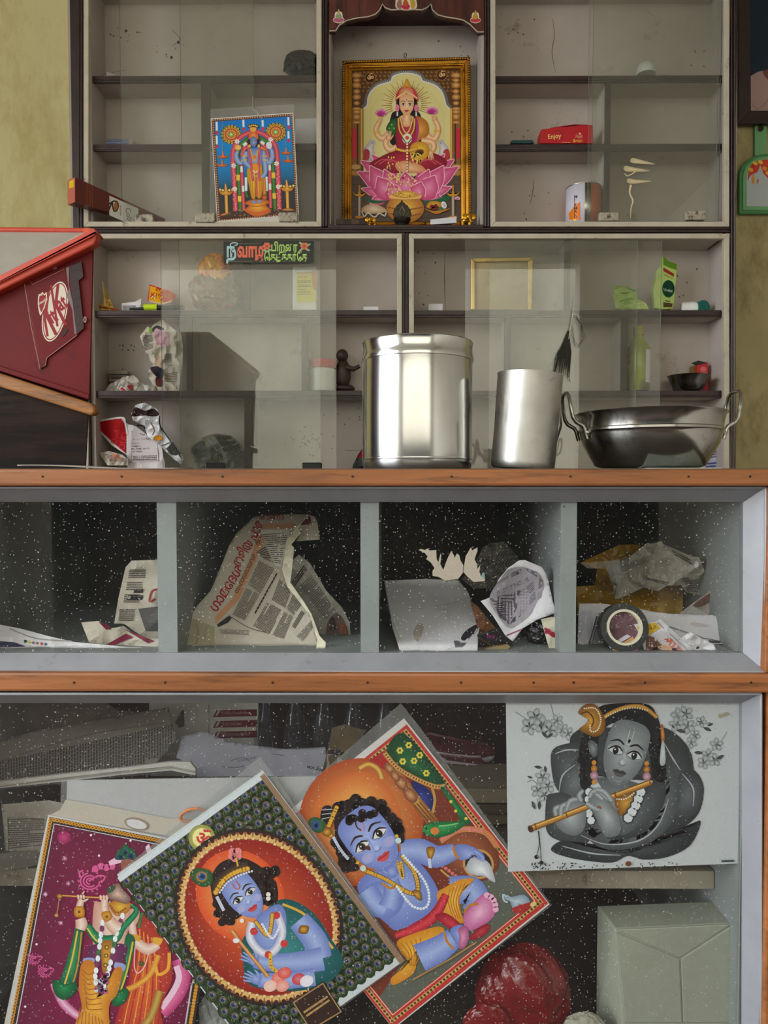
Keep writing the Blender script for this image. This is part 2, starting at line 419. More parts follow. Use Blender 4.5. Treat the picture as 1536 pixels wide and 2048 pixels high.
# ------------------------------------------------------------------ the shop room: open towards the street on the left and in front
XL, XR, YF, YB, ZC = -2.15, 1.9, -1.9, 2.132, 2.8
OL = (-1.2, 1.0, 2.6)            # opening in the left wall: y0, y1, height
OF = (-1.9, 1.5, 2.72)             # opening of the shop front: x0, x1, height
struct(MB().box(XL, XR, YF, YB, -.08, 0).build('floor', 'floor_cement'))
struct(MB().box(XL - .15, XR + .15, YF - .15, YB + .15, ZC, ZC + .12).build('ceiling', 'ceiling_paint'))
xs = at(781, 500, YB).x
struct(MB().box(XL - .15, xs, YB, YB + .15, 0, ZC).build('wall_back', 'wall_paint'))
struct(MB().box(xs, XR + .15, YB, YB + .15, 0, ZC).build('wall_back', 'wall_paint_old'))
struct(MB().box(XL - .15, XL, OL[1], YB, 0, ZC).box(XL - .15, XL, YF, OL[0], 0, ZC).box(XL - .15, XL, OL[0], OL[1], OL[2], ZC).build('wall_left', 'plain_wall'))
struct(MB().box(XR, XR + .15, YF, YB, 0, ZC).build('wall_right', 'plain_wall'))
struct(MB().box(XL - .15, OF[0], YF - .15, YF, 0, ZC).box(OF[1], XR + .15, YF - .15, YF, 0, ZC).box(OF[0], OF[1], YF - .15, YF, OF[2], ZC).build('wall_front', 'plain_wall'))
struct(MB().box(OF[0], OF[1], YF - .12, YF, 0, 1.0).build('added_half_wall', 'added_half_wall_paint'))  # unseen half wall added to keep bright reflections off the counter glass
# unseen house front added across the lane to dim the sky in the glass
hs = MB().box(-9, 9, -7.4, -7.0, -.12, 5.2).build('added_house_front', mat('added_house_paint', (150, 144, 128), .85, 0, .12, 1.2)); struct(hs)
struct(MB().box(-25, 25, -25, 12, -.3, -.12).build('ground', 'street'))
portal((XL, (OL[0] + OL[1]) / 2, OL[2] / 2), (0, -math.pi / 2, 0), OL[2], OL[1] - OL[0])
portal(((OF[0] + OF[1]) / 2, YF, OF[2] / 2), (math.pi / 2, 0, 0), OF[1] - OF[0], OF[2])
# ------------------------------------------------------------------ wall cabinet
YC, YI = 2.0, 2.112               # front of the frame, front of the back panel
wc = thing('wall_cabinet', 'dark framed wall cabinet with sliding glass, open shelves and an arched shrine niche', 'cabinet', (at(812, 940, YC).x, YC + .06, .93))
ZB = .93
def zb(py, Y=YC): return Z(py, Y)
def bar(x0, y0, x1, y1, name, m, Y0=YC, Y1=YI, bev=.0015): return MB().pbox(x0, y0, x1, y1, Y0, Y1).build(name, m, wc, 0, bev)
TOP = -70
bt = at(781, 990, YC).z
PYB = 992                         # the cabinet goes on a little below the counter's edge
bp = MB().pbox(150, TOP, 1480, PYB, YI, YI + .018).build('back_panel', 'shelf_paint', wc)
# frame members: dark moulded wood, each with two raised beads
def moulding(x0, y0, x1, y1, vertical):
    o = bar(x0, y0, x1, y1, 'frame_member', 'dark_wood')
    for k in (.3, .72):
        m = MB()
        if vertical:
            x = x0 + (x1 - x0) * k; m.tube([at(x, y0, YC - .001), at(x, y1, YC - .001)], .0028, 6)
        else:
            y = y0 + (y1 - y0) * k; m.tube([at(x0, y, YC - .001), at(x1, y, YC - .001)], .0028, 6)
        b = m.build('bead', 'dark_wood', o, 60)
moulding(154, TOP, 167, PYB, True); moulding(1459, TOP, 1473, PYB, True)
moulding(643, TOP, 657, 453, True); moulding(967, TOP, 981, 453, True); moulding(804, 466, 818, PYB, True)
moulding(167, 453, 1459, 466, False); moulding(167, TOP, 1459, TOP + 18, False)
# cream trim round each opening, mitred
def trim(x0, y0, x1, y1, wd=10, Y=YC - .004):
    O = [(x0, y0), (x1, y0), (x1, y1), (x0, y1)]; I = [(x0 + wd, y0 + wd), (x1 - wd, y0 + wd), (x1 - wd, y1 - wd), (x0 + wd, y1 - wd)]
    for i in range(4):
        j = (i + 1) % 4
        if O[i][1] < -20 and O[j][1] < -20: continue
        q = [O[i], O[j], I[j], I[i]]
        MB().prism([at(x, y, Y) for x, y in q], (0, .016, 0)).build('trim_strip', 'cream_trim', wc, 0, .0012)
trim(167, TOP + 18, 643, 453); trim(981, TOP + 18, 1459, 453)
trim(167, 467, 804, PYB); trim(818, 467, 1459, PYB)
# carcass sides and shelves
YS = YC + .024
def shelf(x0, x1, y0, y1): 
    s = MB().pbox(x0, y0, x1, y1, YS + .002, YI).build('shelf', 'shelf_paint', wc)
    e = MB().pbox(x0, y0 - 1, x1, y1 + 1, YS - .006, YS + .002).build('shelf_edge', 'dark_wood', s, 0, .001)
    MB().tube([at(x0, (y0 + y1) / 2 + 3, YS - .006), at(x1, (y0 + y1) / 2 + 3, YS - .006)], .002, 6).build('bead', 'dark_wood', s, 60)
def divider(x0, x1, y0, y1):
    s = MB().pbox(x0, y0, x1, y1, YS + .002, YI).build('divider', 'shelf_paint', wc)
    MB().pbox(x0 - 1, y0, x1 + 1, y1, YS - .005, YS + .002).build('divider_edge', 'dark_wood', s, 0, .001)
for x0, x1, y0, y1 in ((167, 179, TOP, 453), (634, 646, TOP, 453), (979, 990, TOP, 453), (1448, 1462, TOP, 453), (167, 186, 466, PYB), (797, 806, 466, PYB), (816, 826, 466, PYB), (1443, 1462, 466, PYB)):
    MB().pbox(x0, y0, x1, y1, YC + .01, YI).build('side_panel', 'shelf_paint', wc)
for a, b in ((179, 634), (990, 1448)):
    shelf(a, b, -46, -32); shelf(a, b, 151, 164); shelf(a, b, 288, 301)
    MB().pbox(a, 443, b, 453, YC + .01, YI).build('bottom_board', 'shelf_paint', wc)
for a, b in ((186, 797), (826, 1443)):
    shelf(a, b, 621, 634); shelf(a, b, 782, 795)
    MB().pbox(a, 466, b, 478, YC + .01, YI).build('top_board', 'shelf_paint', wc)
    MB().pbox(a, 960, b, PYB, YC + .01, YI).build('bottom_board', 'shelf_paint', wc)
divider(405, 419, 165, 443); divider(1209, 1221, 165, 443)
divider(488, 499, 478, 620); divider(604, 615, 635, 781); divider(374, 383, 635, 781); divider(490, 503, 796, 960)
divider(1129, 1140, 478, 620); divider(1009, 1021, 635, 781); divider(1242, 1255, 635, 781)
MB().pbox(657, -14, 967, 6, YC + .012, YI).build('niche_shade_board', 'dark_wood', wc)  # dark board added over the niche to shade its top
# shrine niche: floor, sides, arched valance with picture stickers
MB().pbox(657, 449, 967, 456, YC - .004, YI).build('niche_floor', 'dark_wood', wc, 0, .001)
for x0, x1, m in ((655, 661, 'shelf_paint'), (960, 968, 'shelf_paint')):
    MB().pbox(x0, 50, x1, 449, YC + .01, YI).build('niche_side', m, wc)
K8 = (650, 0, 330 / 1536)
va = [(40, -330), (40, 290), (100, 290), (130, 240), (200, 195), (300, 170), (400, 160), (470, 135), (510, 95), (535, 40), (560, 75), (620, 96), (700, 90), (760, 98), (830, 90), (900, 96), (950, 75), (985, 40), (1000, 95), (1050, 140), (1130, 162), (1220, 175), (1290, 190), (1350, 230), (1420, 300), (1480, 300), (1480, -330)]
vp = [at(K8[0] + x * K8[2], K8[1] + y * K8[2], YC - .002) for x, y in va]
vo = MB().prism(vp, (0, .016, 0)).build('arch_valance', 'laminate_wood', wc)
MB().tube([p + Vector((0, -.001, 0)) for p in vp[1:-1]], .0017, 6).build('arch_edging', 'cream_trim', vo, 60)
def sticker(cx, cy, s, c1, c2, c3):
    a = Art(K8, flat(YC - .0025)); a.local(cx, cy, s)
    a.P([(-.7, -.2), (-.55, -.7), (-.2, -.85), (0, -1.25), (.2, -.85), (.55, -.7), (.7, -.2), (.75, .3), (1, .5), (.9, 1), (.4, 1.2), (0, 1.3), (-.4, 1.2), (-.9, 1), (-1, .5), (-.75, .3)], (226, 216, 190))
    a.P([(-.85, .9), (-.9, .55), (-.4, .35), (0, .5), (.4, .35), (.9, .55), (.85, .9), (0, 1.15)], c1)
    a.P([(-.5, .4), (-.45, -.2), (-.2, -.45), (.2, -.45), (.45, -.2), (.5, .4)], c2)
    a.E(0, -.5, .24, .3, c3).P([(-.28, -.55), (-.2, -.8), (0, -1.15), (.2, -.8), (.28, -.55), (0, -.7)], (196, 160, 60))
    a.local(); return a.build('sticker', vo)
sticker(127, 150, 52, (190, 96, 130), (150, 160, 120), (186, 180, 150)); sticker(1400, 155, 48, (200, 60, 76), (190, 150, 60), (180, 160, 90))
a = Art(K8, flat(YC - .0028))
a.P([(655, 40), (670, -40), (740, -80), (830, -40), (855, 30), (850, 75), (800, 95), (750, 100), (690, 90), (660, 70)], (222, 208, 180))
a.P([(668, 40), (700, -30), (715, 30), (710, 80), (680, 75)], (150, 110, 96)); a.P([(795, 30), (800, -30), (840, 20), (835, 70), (810, 80)], (196, 160, 66))
a.P([(725, 40), (750, -10), (780, 40), (760, 60)], (196, 90, 40)); a.P([(712, 60), (730, 45), (750, 60), (775, 45), (792, 60), (770, 90), (735, 88)], (196, 40, 80)); a.build('sticker', vo)
rd = random.Random(12); a = Art((0, 0, 1), flat(YI)); ST = (96, 82, 68)
for cx, cy, n_ in ((345, 100, 6), (240, 60, 10), (250, 700, 12), (1030, 60, 8), (1060, 270, 8), (840, 600, 10), (1400, 120, 6), (920, 110, 5), (700, 840, 10), (620, 880, 30), (1380, 560, 6), (850, 515, 14), (1060, 400, 6)):
    for i in range(n_): a.E(cx + rd.gauss(0, 22), cy + rd.gauss(0, 16), rd.uniform(.8, 2.6), rd.uniform(.8, 2), ST, rd.uniform(0, 180), 6, False)
for p in ([(1105, 36), (1109, 70), (1104, 105), (1111, 146)], [(1068, 360), (1066, 380), (1060, 410)], [(890, 505), (889, 560), (891, 622)], [(344, 60), (360, 78), (344, 92)], [(1428, 520), (1426, 600)], [(200, 150), (250, 140)], [(620, 870), (640, 890), (630, 905)], [(690, 900), (730, 902)]): a.S(p, [.6, 1.4, .6], ST)
a.D([(343, 115), (357, 85), (252, 62)], 3.2, (50, 42, 36), 8); a.build('stains', bp, 'paper_ink')['kind'] = 'stuff'
# sliding glass panes
def pane(x0, y0, x1, y1, Y, m='cabinet_glass', parent=None):
    mb = MB().pbox(x0, y0, x1, y1, Y, Y + .004); mb.m = [0, 0, 1, 1, 1, 1]
    return mb.build('glass_pane', [m, 'glass_edge'], parent or wc)
def clip(p, x0, y0, x1, y1, Y, m='clip_metal'):
    c = MB().pbox(x0, y0, x1, y1, Y - .01, Y + .008).build('glass_clip', m, p, 0, .0025)
YG1, YG2 = YC + .001, YC - .0055 + .0
g1 = pane(244, TOP, 506, 446, YC + .007); g2 = pane(364, TOP, 628, 446, YC + .001)
clip(g1, 270, 428, 306, 444, YC + .006); clip(g2, 390, 425, 429, 444, YC); clip(g2, 557, 424, 595, 443, YC)
g3 = pane(1175, TOP, 1440, 443, YC + .001); g4 = pane(1183, TOP, 1446, 443, YC + .007)
clip(g3, 1199, 424, 1238, 441, YC); clip(g3, 1372, 421, 1412, 439, YC)
g5 = pane(326, 475, 640, 950, YC + .007); g6 = pane(362, 475, 672, 950, YC + .001)
clip(g6, 410, 925, 449, 948, YC, 'black_plastic'); clip(g6, 604, 925, 643, 948, YC, 'black_plastic')
g7 = pane(929, 475, 1276, 950, YC + .001); g8 = pane(977, 475, 1324, 950, YC + .007)
K3 = (960, 0, 576 / 1536)
a = Art(K3, flat(YC + .001)); cr = (226, 208, 166)
for p, q, w0 in (((800, 858), (935, 876), 30), ((765, 900), (905, 912), 32), ((782, 966), (915, 966), 28)):
    a.P([(p[0], p[1]), (p[0] + 12, p[1] - w0 * .5), (p[0] + 50, p[1] - w0 * .25), q, (p[0] + 40, p[1] + w0 * .5), (p[0] + 10, p[1] + w0 * .4)], (cr, (190, 176, 140)))
a.S([(805, 985), (798, 1030), (815, 1070), (805, 1110), (803, 1165)], [12, 8, 9, 5, 3], cr); a.S([(770, 925), (790, 938), (830, 915)], 5, cr); a.build('finger_smear', g3, 'paper_ink')
K2 = (440, 470, 200 / 1536)
a = Art(K2, flat(YC + .001)); a.P([(55, 100), (1440, 92), (1440, 428), (55, 436)], (46, 48, 44), False)
def zig(y, x0, x1): a.S([(x0 + i * 16, y + (8 if i % 2 else -8)) for i in range(int((x1 - x0) / 16))], 5, (150, 130, 110), False)
zig(132, 290, 640); zig(405, 100, 520); zig(408, 600, 700)
W, OR, GN = (176, 208, 214), (238, 116, 88), (176, 214, 112)
a.T('ந', 92, 338, 285, W, 0, .03, .72); a.S([(205, 345), (238, 330), (232, 250), (205, 200), (165, 170), (165, 135), (205, 120), (262, 125), (262, 150), (225, 160)], 16, W)
a.T('வாழ', 262, 336, 275, OR, 0, .04, .585); a.T('பிற', 782, 246, 172, GN, 0, .03, .66); a.T('\u0bc8ர', 998, 246, 172, GN, 0, .03, .62)
a.T('\u0bc6கட', 676, 400, 185, GN, 0, .03, .57); a.S([(930, 400), (880, 412), (868, 375), (890, 345), (925, 345)], 11, GN)
a.T('க்கா', 946, 400, 185, GN, 0, .03, .535); a.T('\u0bc7த', 1180, 400, 185, GN, 0, .03, .575)
for cx in (718, 1295):
    for k in range(6):
        an = k * 1.05; a.E(cx + 40 * math.cos(an), 172 + 40 * math.sin(an), 24, 22, (232, 112 + 14 * (k % 2), 84), 0, 10, k == 0)
    a.E(cx, 172, 22, 20, (206, 84, 70))
for x, y, r in ((690, 240, 30), (760, 238, -30), (1240, 130, 40), (1360, 150, -20), (1350, 230, 20), (1245, 228, -40)): a.E(x, y, 34, 16, (150, 190, 150), r, 12)
ts = a.build('slogan_sticker', g6); ts['label'] = 'black slogan sticker lettered in orange, white and green'
# ------------------------------------------------------------------ counter
YN, YG = 1.09, 1.116              # counter face, glass plane
XA, XB = X(-150, YN), X(1564, YN)
YK = 1.62
ct = thing('display_counter', 'glass fronted shop counter with aluminium frames and orange wood strips', 'counter', ((XA + XB) / 2, (YN + YK) / 2, 0))
ZT = 1.0
def cb(name, m, *b, bev=.002): return MB().box(*b).build(name, m, ct, 0, bev)
zt0 = Z(972, YN)
cb('counter_top', 'counter_top', XA, XB, YN - .005, YK, zt0, ZT)
za, zbm = Z(938, 1.068), Z(972, 1.068)
def nails(o, py, Y, xs):
    for x in xs:
        p = at(x, py, Y); MB().lathe([(.0018, -.0006), (.0018, .0006), (0, .0008)], p, 8, Matrix.Rotation(math.pi / 2, 3, 'X')).build('nail_head', 'screw', o)
o = MB().pbox(-170, 938, 1590, 972, 1.068, YN - .005).build('wood_strip', 'orange_wood', ct, 0, .004); nails(o, 953, 1.068, (85, 243, 445, 705, 903, 1141, 1377, 1500))
o = MB().pbox(-170, 1348, 1545, 1383, 1.072, YN + .01).build('wood_strip', 'orange_wood', ct, 0, .004); nails(o, 1365, 1.072, (148, 330, 545, 735, 922, 1067, 1147, 1290, 1502))
MB().pbox(1531, 973, 1566, 1347, 1.075, YN + .02).build('wood_post', 'orange_wood', ct, 0, .003)
MB().pbox(1523, 1384, 1566, 2290, 1.072, YN + .02).build('wood_post', 'orange_wood', ct, 0, .003)
def bevel_frame(ox0, oy0, ox1, oy1, ix0, iy0, ix1, iy1, m='aluminium_frame'):
    O = [(ox0, oy0), (ox1, oy0), (ox1, oy1), (ox0, oy1)]; I = [(ix0, iy0), (ix1, iy0), (ix1, iy1), (ix0, iy1)]
    for i in range(4):
        j = (i + 1) % 4
        f = [at(*O[i], YN - .006), at(*O[j], YN - .006), at(*I[j], YG - .001), at(*I[i], YG - .001)]
        b = [v + Vector((0, d, 0)) for v, d in zip(f, (.04, .04, .012, .012))]
        r = MB().hexa(f + b).build('frame_rail', m, ct, 0, .0008)
        c = Vector(((XA + XB) / 2, 0, 0)); q = .0016                        # thin lip along the outer edge
        MB().tube([f[0] + Vector((0, -q, 0)), f[1] + Vector((0, -q, 0))], .0022, 6).build('frame_lip', m, r, 60)
bevel_frame(-140, 975, 1530, 1343, -100, 1004, 1486, 1306)
bevel_frame(-140, 1387, 1521, 2290, -100, 1406, 1484, 2250)
def gp(x0, y0, x1, y1, m):
    mb = MB().pbox(x0, y0, x1, y1, YG, YG + .004); mb.m = [0, 0, 1, 1, 1, 1]; return mb.build('glass_pane', [m, 'glass_edge'], ct)
gu = gp(-110, 1000, 1490, 1310, 'counter_glass'); gl = gp(-110, 1402, 1488, 2256, 'lower_glass')
ZF = Z(1306, YG + .006); Yi = YG + .006
cb('upper_floor', 'counter_inside', XA, X(1500, YN), Yi, YK, ZF - .03, ZF, bev=0)
cb('back_board', 'counter_back', XA, XB, YK, YK + .015, .02, zt0, bev=0)
cb('end_panel', 'counter_inside', X(1490, Yi), X(1490, Yi) + .018, Yi, YK, .02, zt0, bev=0)
cb('end_panel', 'orange_wood', XB - .016, XB, YN, YK, 0, zt0, bev=0); cb('end_panel', 'counter_inside', XA, XA + .016, YN, YK, 0, zt0, bev=0)
for x0, x1 in ((318, 352), (722, 757), (1120, 1153)):
    a_, b_ = at(x0, 1306, Yi), at(x1, 1000, Yi)
    d = MB().box(a_.x, b_.x, Yi, YK, ZF, zt0).build('partition', 'counter_inside', ct)
    MB().box(a_.x - .0005, b_.x + .0005, Yi - .0015, Yi + .004, ZF, zt0 - .001).build('partition_edge', 'post_paint', d)
ZL = Z(1740, 1.2); YLs = 1.2
cb('lower_shelf', 'shelf_board', XA, X(1488, Yi), YLs, YK, ZL - .03, ZL, bev=.001)
ZFL = .085
cb('lower_floor', 'counter_back', XA, XB, Yi, YK, .02, ZFL, bev=0)
cb('plinth', 'dark_wood', XA, XB, YN + .03, YK, 0, .02, bev=0)
# ------------------------------------------------------------------ small shape helpers
def ell(mb, c, rx, ry, rz, n=14, M=None, mi=0):
    prof = [(math.sin(math.pi * i / n), -math.cos(math.pi * i / n)) for i in range(n + 1)]; prof[0] = (0, -1); prof[-1] = (0, 1)
    S = Matrix.Diagonal((rx, ry, rz)); return mb.lathe(prof, c, n * 2, (M @ S) if M else S, mi)
def solid_px(outline, crop, Y, depth, name, m, parent=None, bevel=.0015):
    x0, y0, k = crop
    return MB().prism([at(x0 + x * k, y0 + y * k, Y) for x, y in outline], (0, depth, 0)).build(name, m, parent, 0, bevel)
RX = lambda d: Matrix.Rotation(math.radians(d), 3, 'X')
RY = lambda d: Matrix.Rotation(math.radians(d), 3, 'Y')
# ------------------------------------------------------------------ confectionery bin on its stand, left on the counter
mat('bin_red', (98, 13, 18), .5, 0, .16, 7, (52, 16, 17), (.56, .74), 9, .08, spec=.2)
mat('bin_rim', (190, 66, 46), .42, 0, .12, 9, (120, 40, 34), (.62, .75), 12)
mat('stand_edge', (150, 98, 46), .5, 0, .3, 24, (84, 52, 26), (.5, .68), 30, .25, (.2, 1, 1.4))
glassmat('clear_lid_reflection', (.93, .93, .92), .42, .2, 0, 100, (206, 198, 186), 3)  # cream reflections on the lid are painted in as a pale diffuse film
YD0, YD1 = 1.25, 1.5
st = thing('bin_stand', 'dark brown laminate stand with a sloping light wood edge under the red bin', 'stand', (at(60, 940, 1.3).x, 1.36, 1.0))
sp = [at(-190, 694, YD0), at(0, 752, YD0), at(178, 826, YD0)]
b0 = at(172, 930, YD0); b1 = at(-190, 930, YD0); b0.z = b1.z = 1.0
MB().prism([sp[0], sp[1], sp[2], b0, b1], (-.115, YD1 - YD0, 0)).build('body', 'dark_laminate', st, 0, .002)
MB().prism([at(x, y, YD0 - .012) for x, y in ((-190, 684), (0, 746), (180, 806), (190, 812), (190, 826), (182, 831), (0, 774), (-190, 712))], (0, .022, 0)).build('wood_edge', 'stand_edge', st, 0, .004)
KB = (0, 450, 200 / 999)
bn = thing('candy_bin', 'red plastic chocolate bar bin with an oval logo and a clear lid', 'bin', (at(60, 760, 1.3).x, 1.36, at(100, 790, YD0).z))
def kb(x, y, Y): return at(KB[0] + x * KB[2], KB[1] + y * KB[2], Y)
pn = [(930, 175), (890, 1745), (0, 1462), (-700, 1240), (-700, 985)]
fr = [kb(x, y, YD0) for x, y in pn]
fc = [at(172, 466, YD1)] + [v + Vector((-.115, YD1 - YD0, 0)) for v in fr[1:4]]; fc.append(Vector((fc[3].x, YD1, at(-150, 462, YD1).z)))
mb = MB(); mb.add(fr, [(0, 1, 2, 3, 4)]); mb.add([v + Vector((0, .004, 0)) for v in fr], [(4, 3, 2, 1, 0)])
k = len(mb.v); mb.add(fc, [(4, 3, 2, 1, 0)])
for i in range(4): mb.f.append([i, k + i, k + i + 1, i + 1]); mb.m.append(0)
side = mb.build('shell', 'bin_red', bn)
def barquad(p, q, up, dn, Y, d, name, m): return MB().prism([kb(p[0], p[1] - up, Y), kb(q[0], q[1] - up, Y), kb(q[0] + 25, q[1] - up + 40, Y), kb(q[0] + 22, q[1] + dn - 40, Y), kb(q[0], q[1] + dn, Y), kb(p[0], p[1] + dn, Y)], (0, d, 0)).build(name, m, bn, 0, .003)
barquad((-700, 920), (935, 120), 70, 76, YD0 - .016, .02, 'rim', 'bin_rim')
barquad((-700, 900), (935, 80), 46, 24, YD0 - .02, .03, 'rim_bead', 'bin_rim')
MB().tube([at(-150, 459, YD1), at(172, 462, YD1)], .006, 8).build('back_rim', 'bin_rim', bn, 60)
MB().tube([kb(935, 80, YD0), at(172, 462, YD1)], .007, 8).build('side_rim', 'bin_rim', bn, 60)
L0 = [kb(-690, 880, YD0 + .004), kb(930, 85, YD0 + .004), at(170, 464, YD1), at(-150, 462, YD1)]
MB().add(L0, [(0, 1, 2, 3)]).build('lid', 'clear_lid_reflection', bn, 0, 0, .002)
pl = [(310, 598), (640, 440), (700, 395), (815, 362), (832, 520), (785, 556), (840, 1035), (770, 1100), (470, 1325), (452, 1400), (400, 1442), (245, 590)]
plate = solid_px(pl, KB, YD0 - .003, .004, 'raised_panel', 'bin_red', bn, .0012)
solid_px([(890, 1745), (890, 1690), (0, 1405), (-700, 1185), (-700, 1240), (0, 1462)], KB, YD0 - .004, .005, 'lower_lip', 'bin_red', bn, .0015)
a = Art(KB, flat(YD0 - .003))
a.S([(245, 590), (310, 1010), (400, 1440), (452, 1400), (470, 1325), (770, 1100)], 7, (150, 110, 104), False); a.S([(305, 560), (318, 598), (640, 440)], 6, (150, 104, 100), False)
CRM = (206, 196, 178)
a.E(550, 865, 118, 305, CRM, 12, 44); a.E(550, 865, 108, 292, (140, 26, 34), 12, 44); a.E(550, 865, 99, 280, CRM, 12, 44)
RD = (138, 24, 34)
a.T('K', 452, 1105, 610, RD, -9, .02, .30); a.T('K', 552, 1005, 580, RD, -9, .02, .30)
a.T('it', 522, 985, 210, RD, -30, .03, .62); a.T('at', 606, 858, 215, RD, -30, .03, .58)
a.P([(380, 800), (385, 700), (410, 690), (425, 670), (445, 690), (465, 672), (470, 740), (455, 800), (420, 880), (400, 900)], CRM); a.P([(390, 795), (395, 715), (415, 705), (430, 690), (445, 705), (458, 695), (460, 740), (445, 795), (415, 870)], RD)
a.T('Nestlé', 392, 800, 38, CRM, -32, .015)
a.P([(690, 415), (815, 365), (832, 520), (785, 556), (840, 1030), (765, 1090), (720, 700)], (52, 34, 34), False)
for y in (450, 555, 640, 730, 820, 910, 1000): a.S([(705 + (y - 450) * .07, y + 20), (800, y - 12)], 9, (34, 22, 22), False)
a.P([(660, 430), (690, 415), (690, 600), (725, 760), (765, 1085), (745, 1090), (725, 850), (665, 700), (690, 640)], (116, 106, 108), False)
a.P([(530, 450), (560, 400), (570, 435)], (150, 120, 116), False); a.E(850, 945, 16, 30, (160, 140, 130)).E(850, 945, 9, 20, (90, 24, 28))
a.P([(610, 1100), (665, 1030), (680, 1050), (628, 1125)], (46, 26, 26), False)
a.build('logo_print', plate)
# ------------------------------------------------------------------ steelware on the counter
def steel(name, col, rough, var=.08, dirt=None, da=(.6, .75), sc=10, bump=.0, stretch=None): return mat(name, col, rough, 1., var, sc, dirt, da, 16, bump, stretch)
steel('bright_steel', (206, 206, 204), .17, .06, (120, 112, 100), (.66, .8))
steel('dull_aluminium', (190, 188, 182), .46, .12, (96, 88, 76), (.58, .74), 12, .12)
steel('kadai_steel', (168, 166, 160), .2, .12, (58, 52, 46), (.55, .76), 9, .06)
YP = 1.30; c = at(834, 938, YP); c.z = 1.0; R = 109 / PPM(YP); zt = lambda py: Z(py, YP) - 1.0
dr = thing('steel_drum', 'large polished steel storage drum with a fitted lid', 'container', c)
MB().lathe([(0, .001), (R * .94, .001), (R * .985, .006), (R, .016), (R, zt(722)), (R * .99, zt(718))], c, 96).build('drum', 'bright_steel', dr, 40)
MB().lathe([(R * 1.0, zt(726)), (R * 1.02, zt(725)), (R * 1.022, zt(718)), (R * 1.005, zt(714)), (R * 1.0, zt(700)), (R * 1.004, zt(693)), (R * 1.012, zt(690)), (R * 1.0, zt(688)), (R * .9, zt(687)), (0, zt(687))], c, 96).build('lid', 'bright_steel', dr, 40)
MB().lathe([(R + .0004, .019), (R + .0012, .021), (R + .0004, .023)], c, 96).build('base_ring', 'bright_steel', dr, 60)
YM = 1.29; c = at(1046, 938, YM); c.z = 1.0; R = 64 / PPM(YM); H = Z(754, YM) - 1.0
mg = thing('aluminium_mug', 'dented dull aluminium mug leaning beside the steel drum', 'mug', c)
T = RY(4.0); cc = c + Vector((0, 0, R * math.sin(math.radians(4))))
mb = MB(); n = 72; pr = [(0, 0), (R * .93, 0), (R * .98, .004), (R * .99, .012), (R * .985, .05), (R * .99, .09), (R, H * .97), (R * 1.012, H), (R * .99, H), (R * .975, H * .95), (R * .96, .01), (0, .008)]
mb.lathe(pr, cc, n, T)
for v in mb.v:
    q = v - cc; rr = math.hypot(q.x, q.y)
    if rr > R * .9: d = .0022 * noise.noise(Vector((q.x * 26, q.y * 26, q.z * 18))); v.x += q.x / rr * d; v.y += q.y / rr * d
mb.build('cup', 'dull_aluminium', mg, 50)
hp = [Vector((R * .80, .045, H * .80)), Vector((R * 1.16, .06, H * .72)), Vector((R * 1.26, .063, H * .52)), Vector((R * 1.12, .058, H * .34)), Vector((R * .80, .045, H * .28))]
MB().tube([cc + T @ p for p in hp], [.005, .006, .006, .006, .005], 8).build('handle', 'dull_aluminium', mg, 60)
YQ = 1.33; c = at(1298, 938, YQ); c.z = 1.0; q = 1 / PPM(YQ); z = lambda py: Z(py, YQ) - 1.0
kd = thing('kadai_pan', 'round steel frying pan with two looped rod handles', 'pan', c)
zo = .0045
prof = [(0, zo), (86 * q, zo), (104 * q, zo + .005), (118 * q, z(908)), (128 * q, z(890)), (134 * q, z(870)), (134.5 * q, z(866)), (137 * q, z(864)), (137 * q, z(860)), (135 * q, z(858)), (137 * q, z(836)), (143 * q, z(830)), (144 * q, z(828)), (142 * q, z(827)), (134 * q, z(836)), (131 * q, z(860)), (124 * q, z(890)), (100 * q, zo + .008), (0, zo + .006)]
MB().lathe(prof, c, 96).build('bowl', 'kadai_steel', kd, 45)
for s, up in ((-1, 788), (1, 784)):
    r0 = 134 * q; W_ = .03; hh = [(r0 * .985, -W_, z(880)), (r0 + .0025, -W_, z(862)), (r0 + .006, -W_, z(855)), (r0 + .018, -W_, z(847)), (r0 + .0235, -W_, z(838)), (r0 + .027, -W_ * .95, z(818)), (r0 + .030, -W_ * .8, z(up + 8)), (r0 + .031, -W_ * .45, z(up + 1)), (r0 + .031, 0, z(up)), (r0 + .031, W_ * .45, z(up + 1)), (r0 + .030, W_ * .8, z(up + 8)), (r0 + .027, W_ * .95, z(818)), (r0 + .0235, W_, z(838)), (r0 + .018, W_, z(847)), (r0 + .006, W_, z(855)), (r0 + .0025, W_, z(862)), (r0 * .985, W_, z(880))]
    hh = [(s * x, y, zz) for x, y, zz in hh]
    h = MB().tube([c + Vector(p) for p in hh], .0036, 10).build('handle', 'kadai_steel', kd, 60)
    for yy in (-.03,): MB().lathe([(.005, -.002), (.005, .002), (0, .004)], c + Vector((s * r0 * .97, yy - .002, z(868))), 10, RX(90)).build('rivet', 'kadai_steel', h)
mb = MB(); cw = at(1332, 938, 1.3)
mb.box(cw.x - .058, cw.x + .062, 1.22, 1.42, 1.0, 1.004); tag(mb.build('plastic_sheet', mat('pale_plastic', (196, 204, 190), .4, 0, .1, 20), None, 0, .001), 'pale folded plastic sheet under the frying pan', 'sheet')
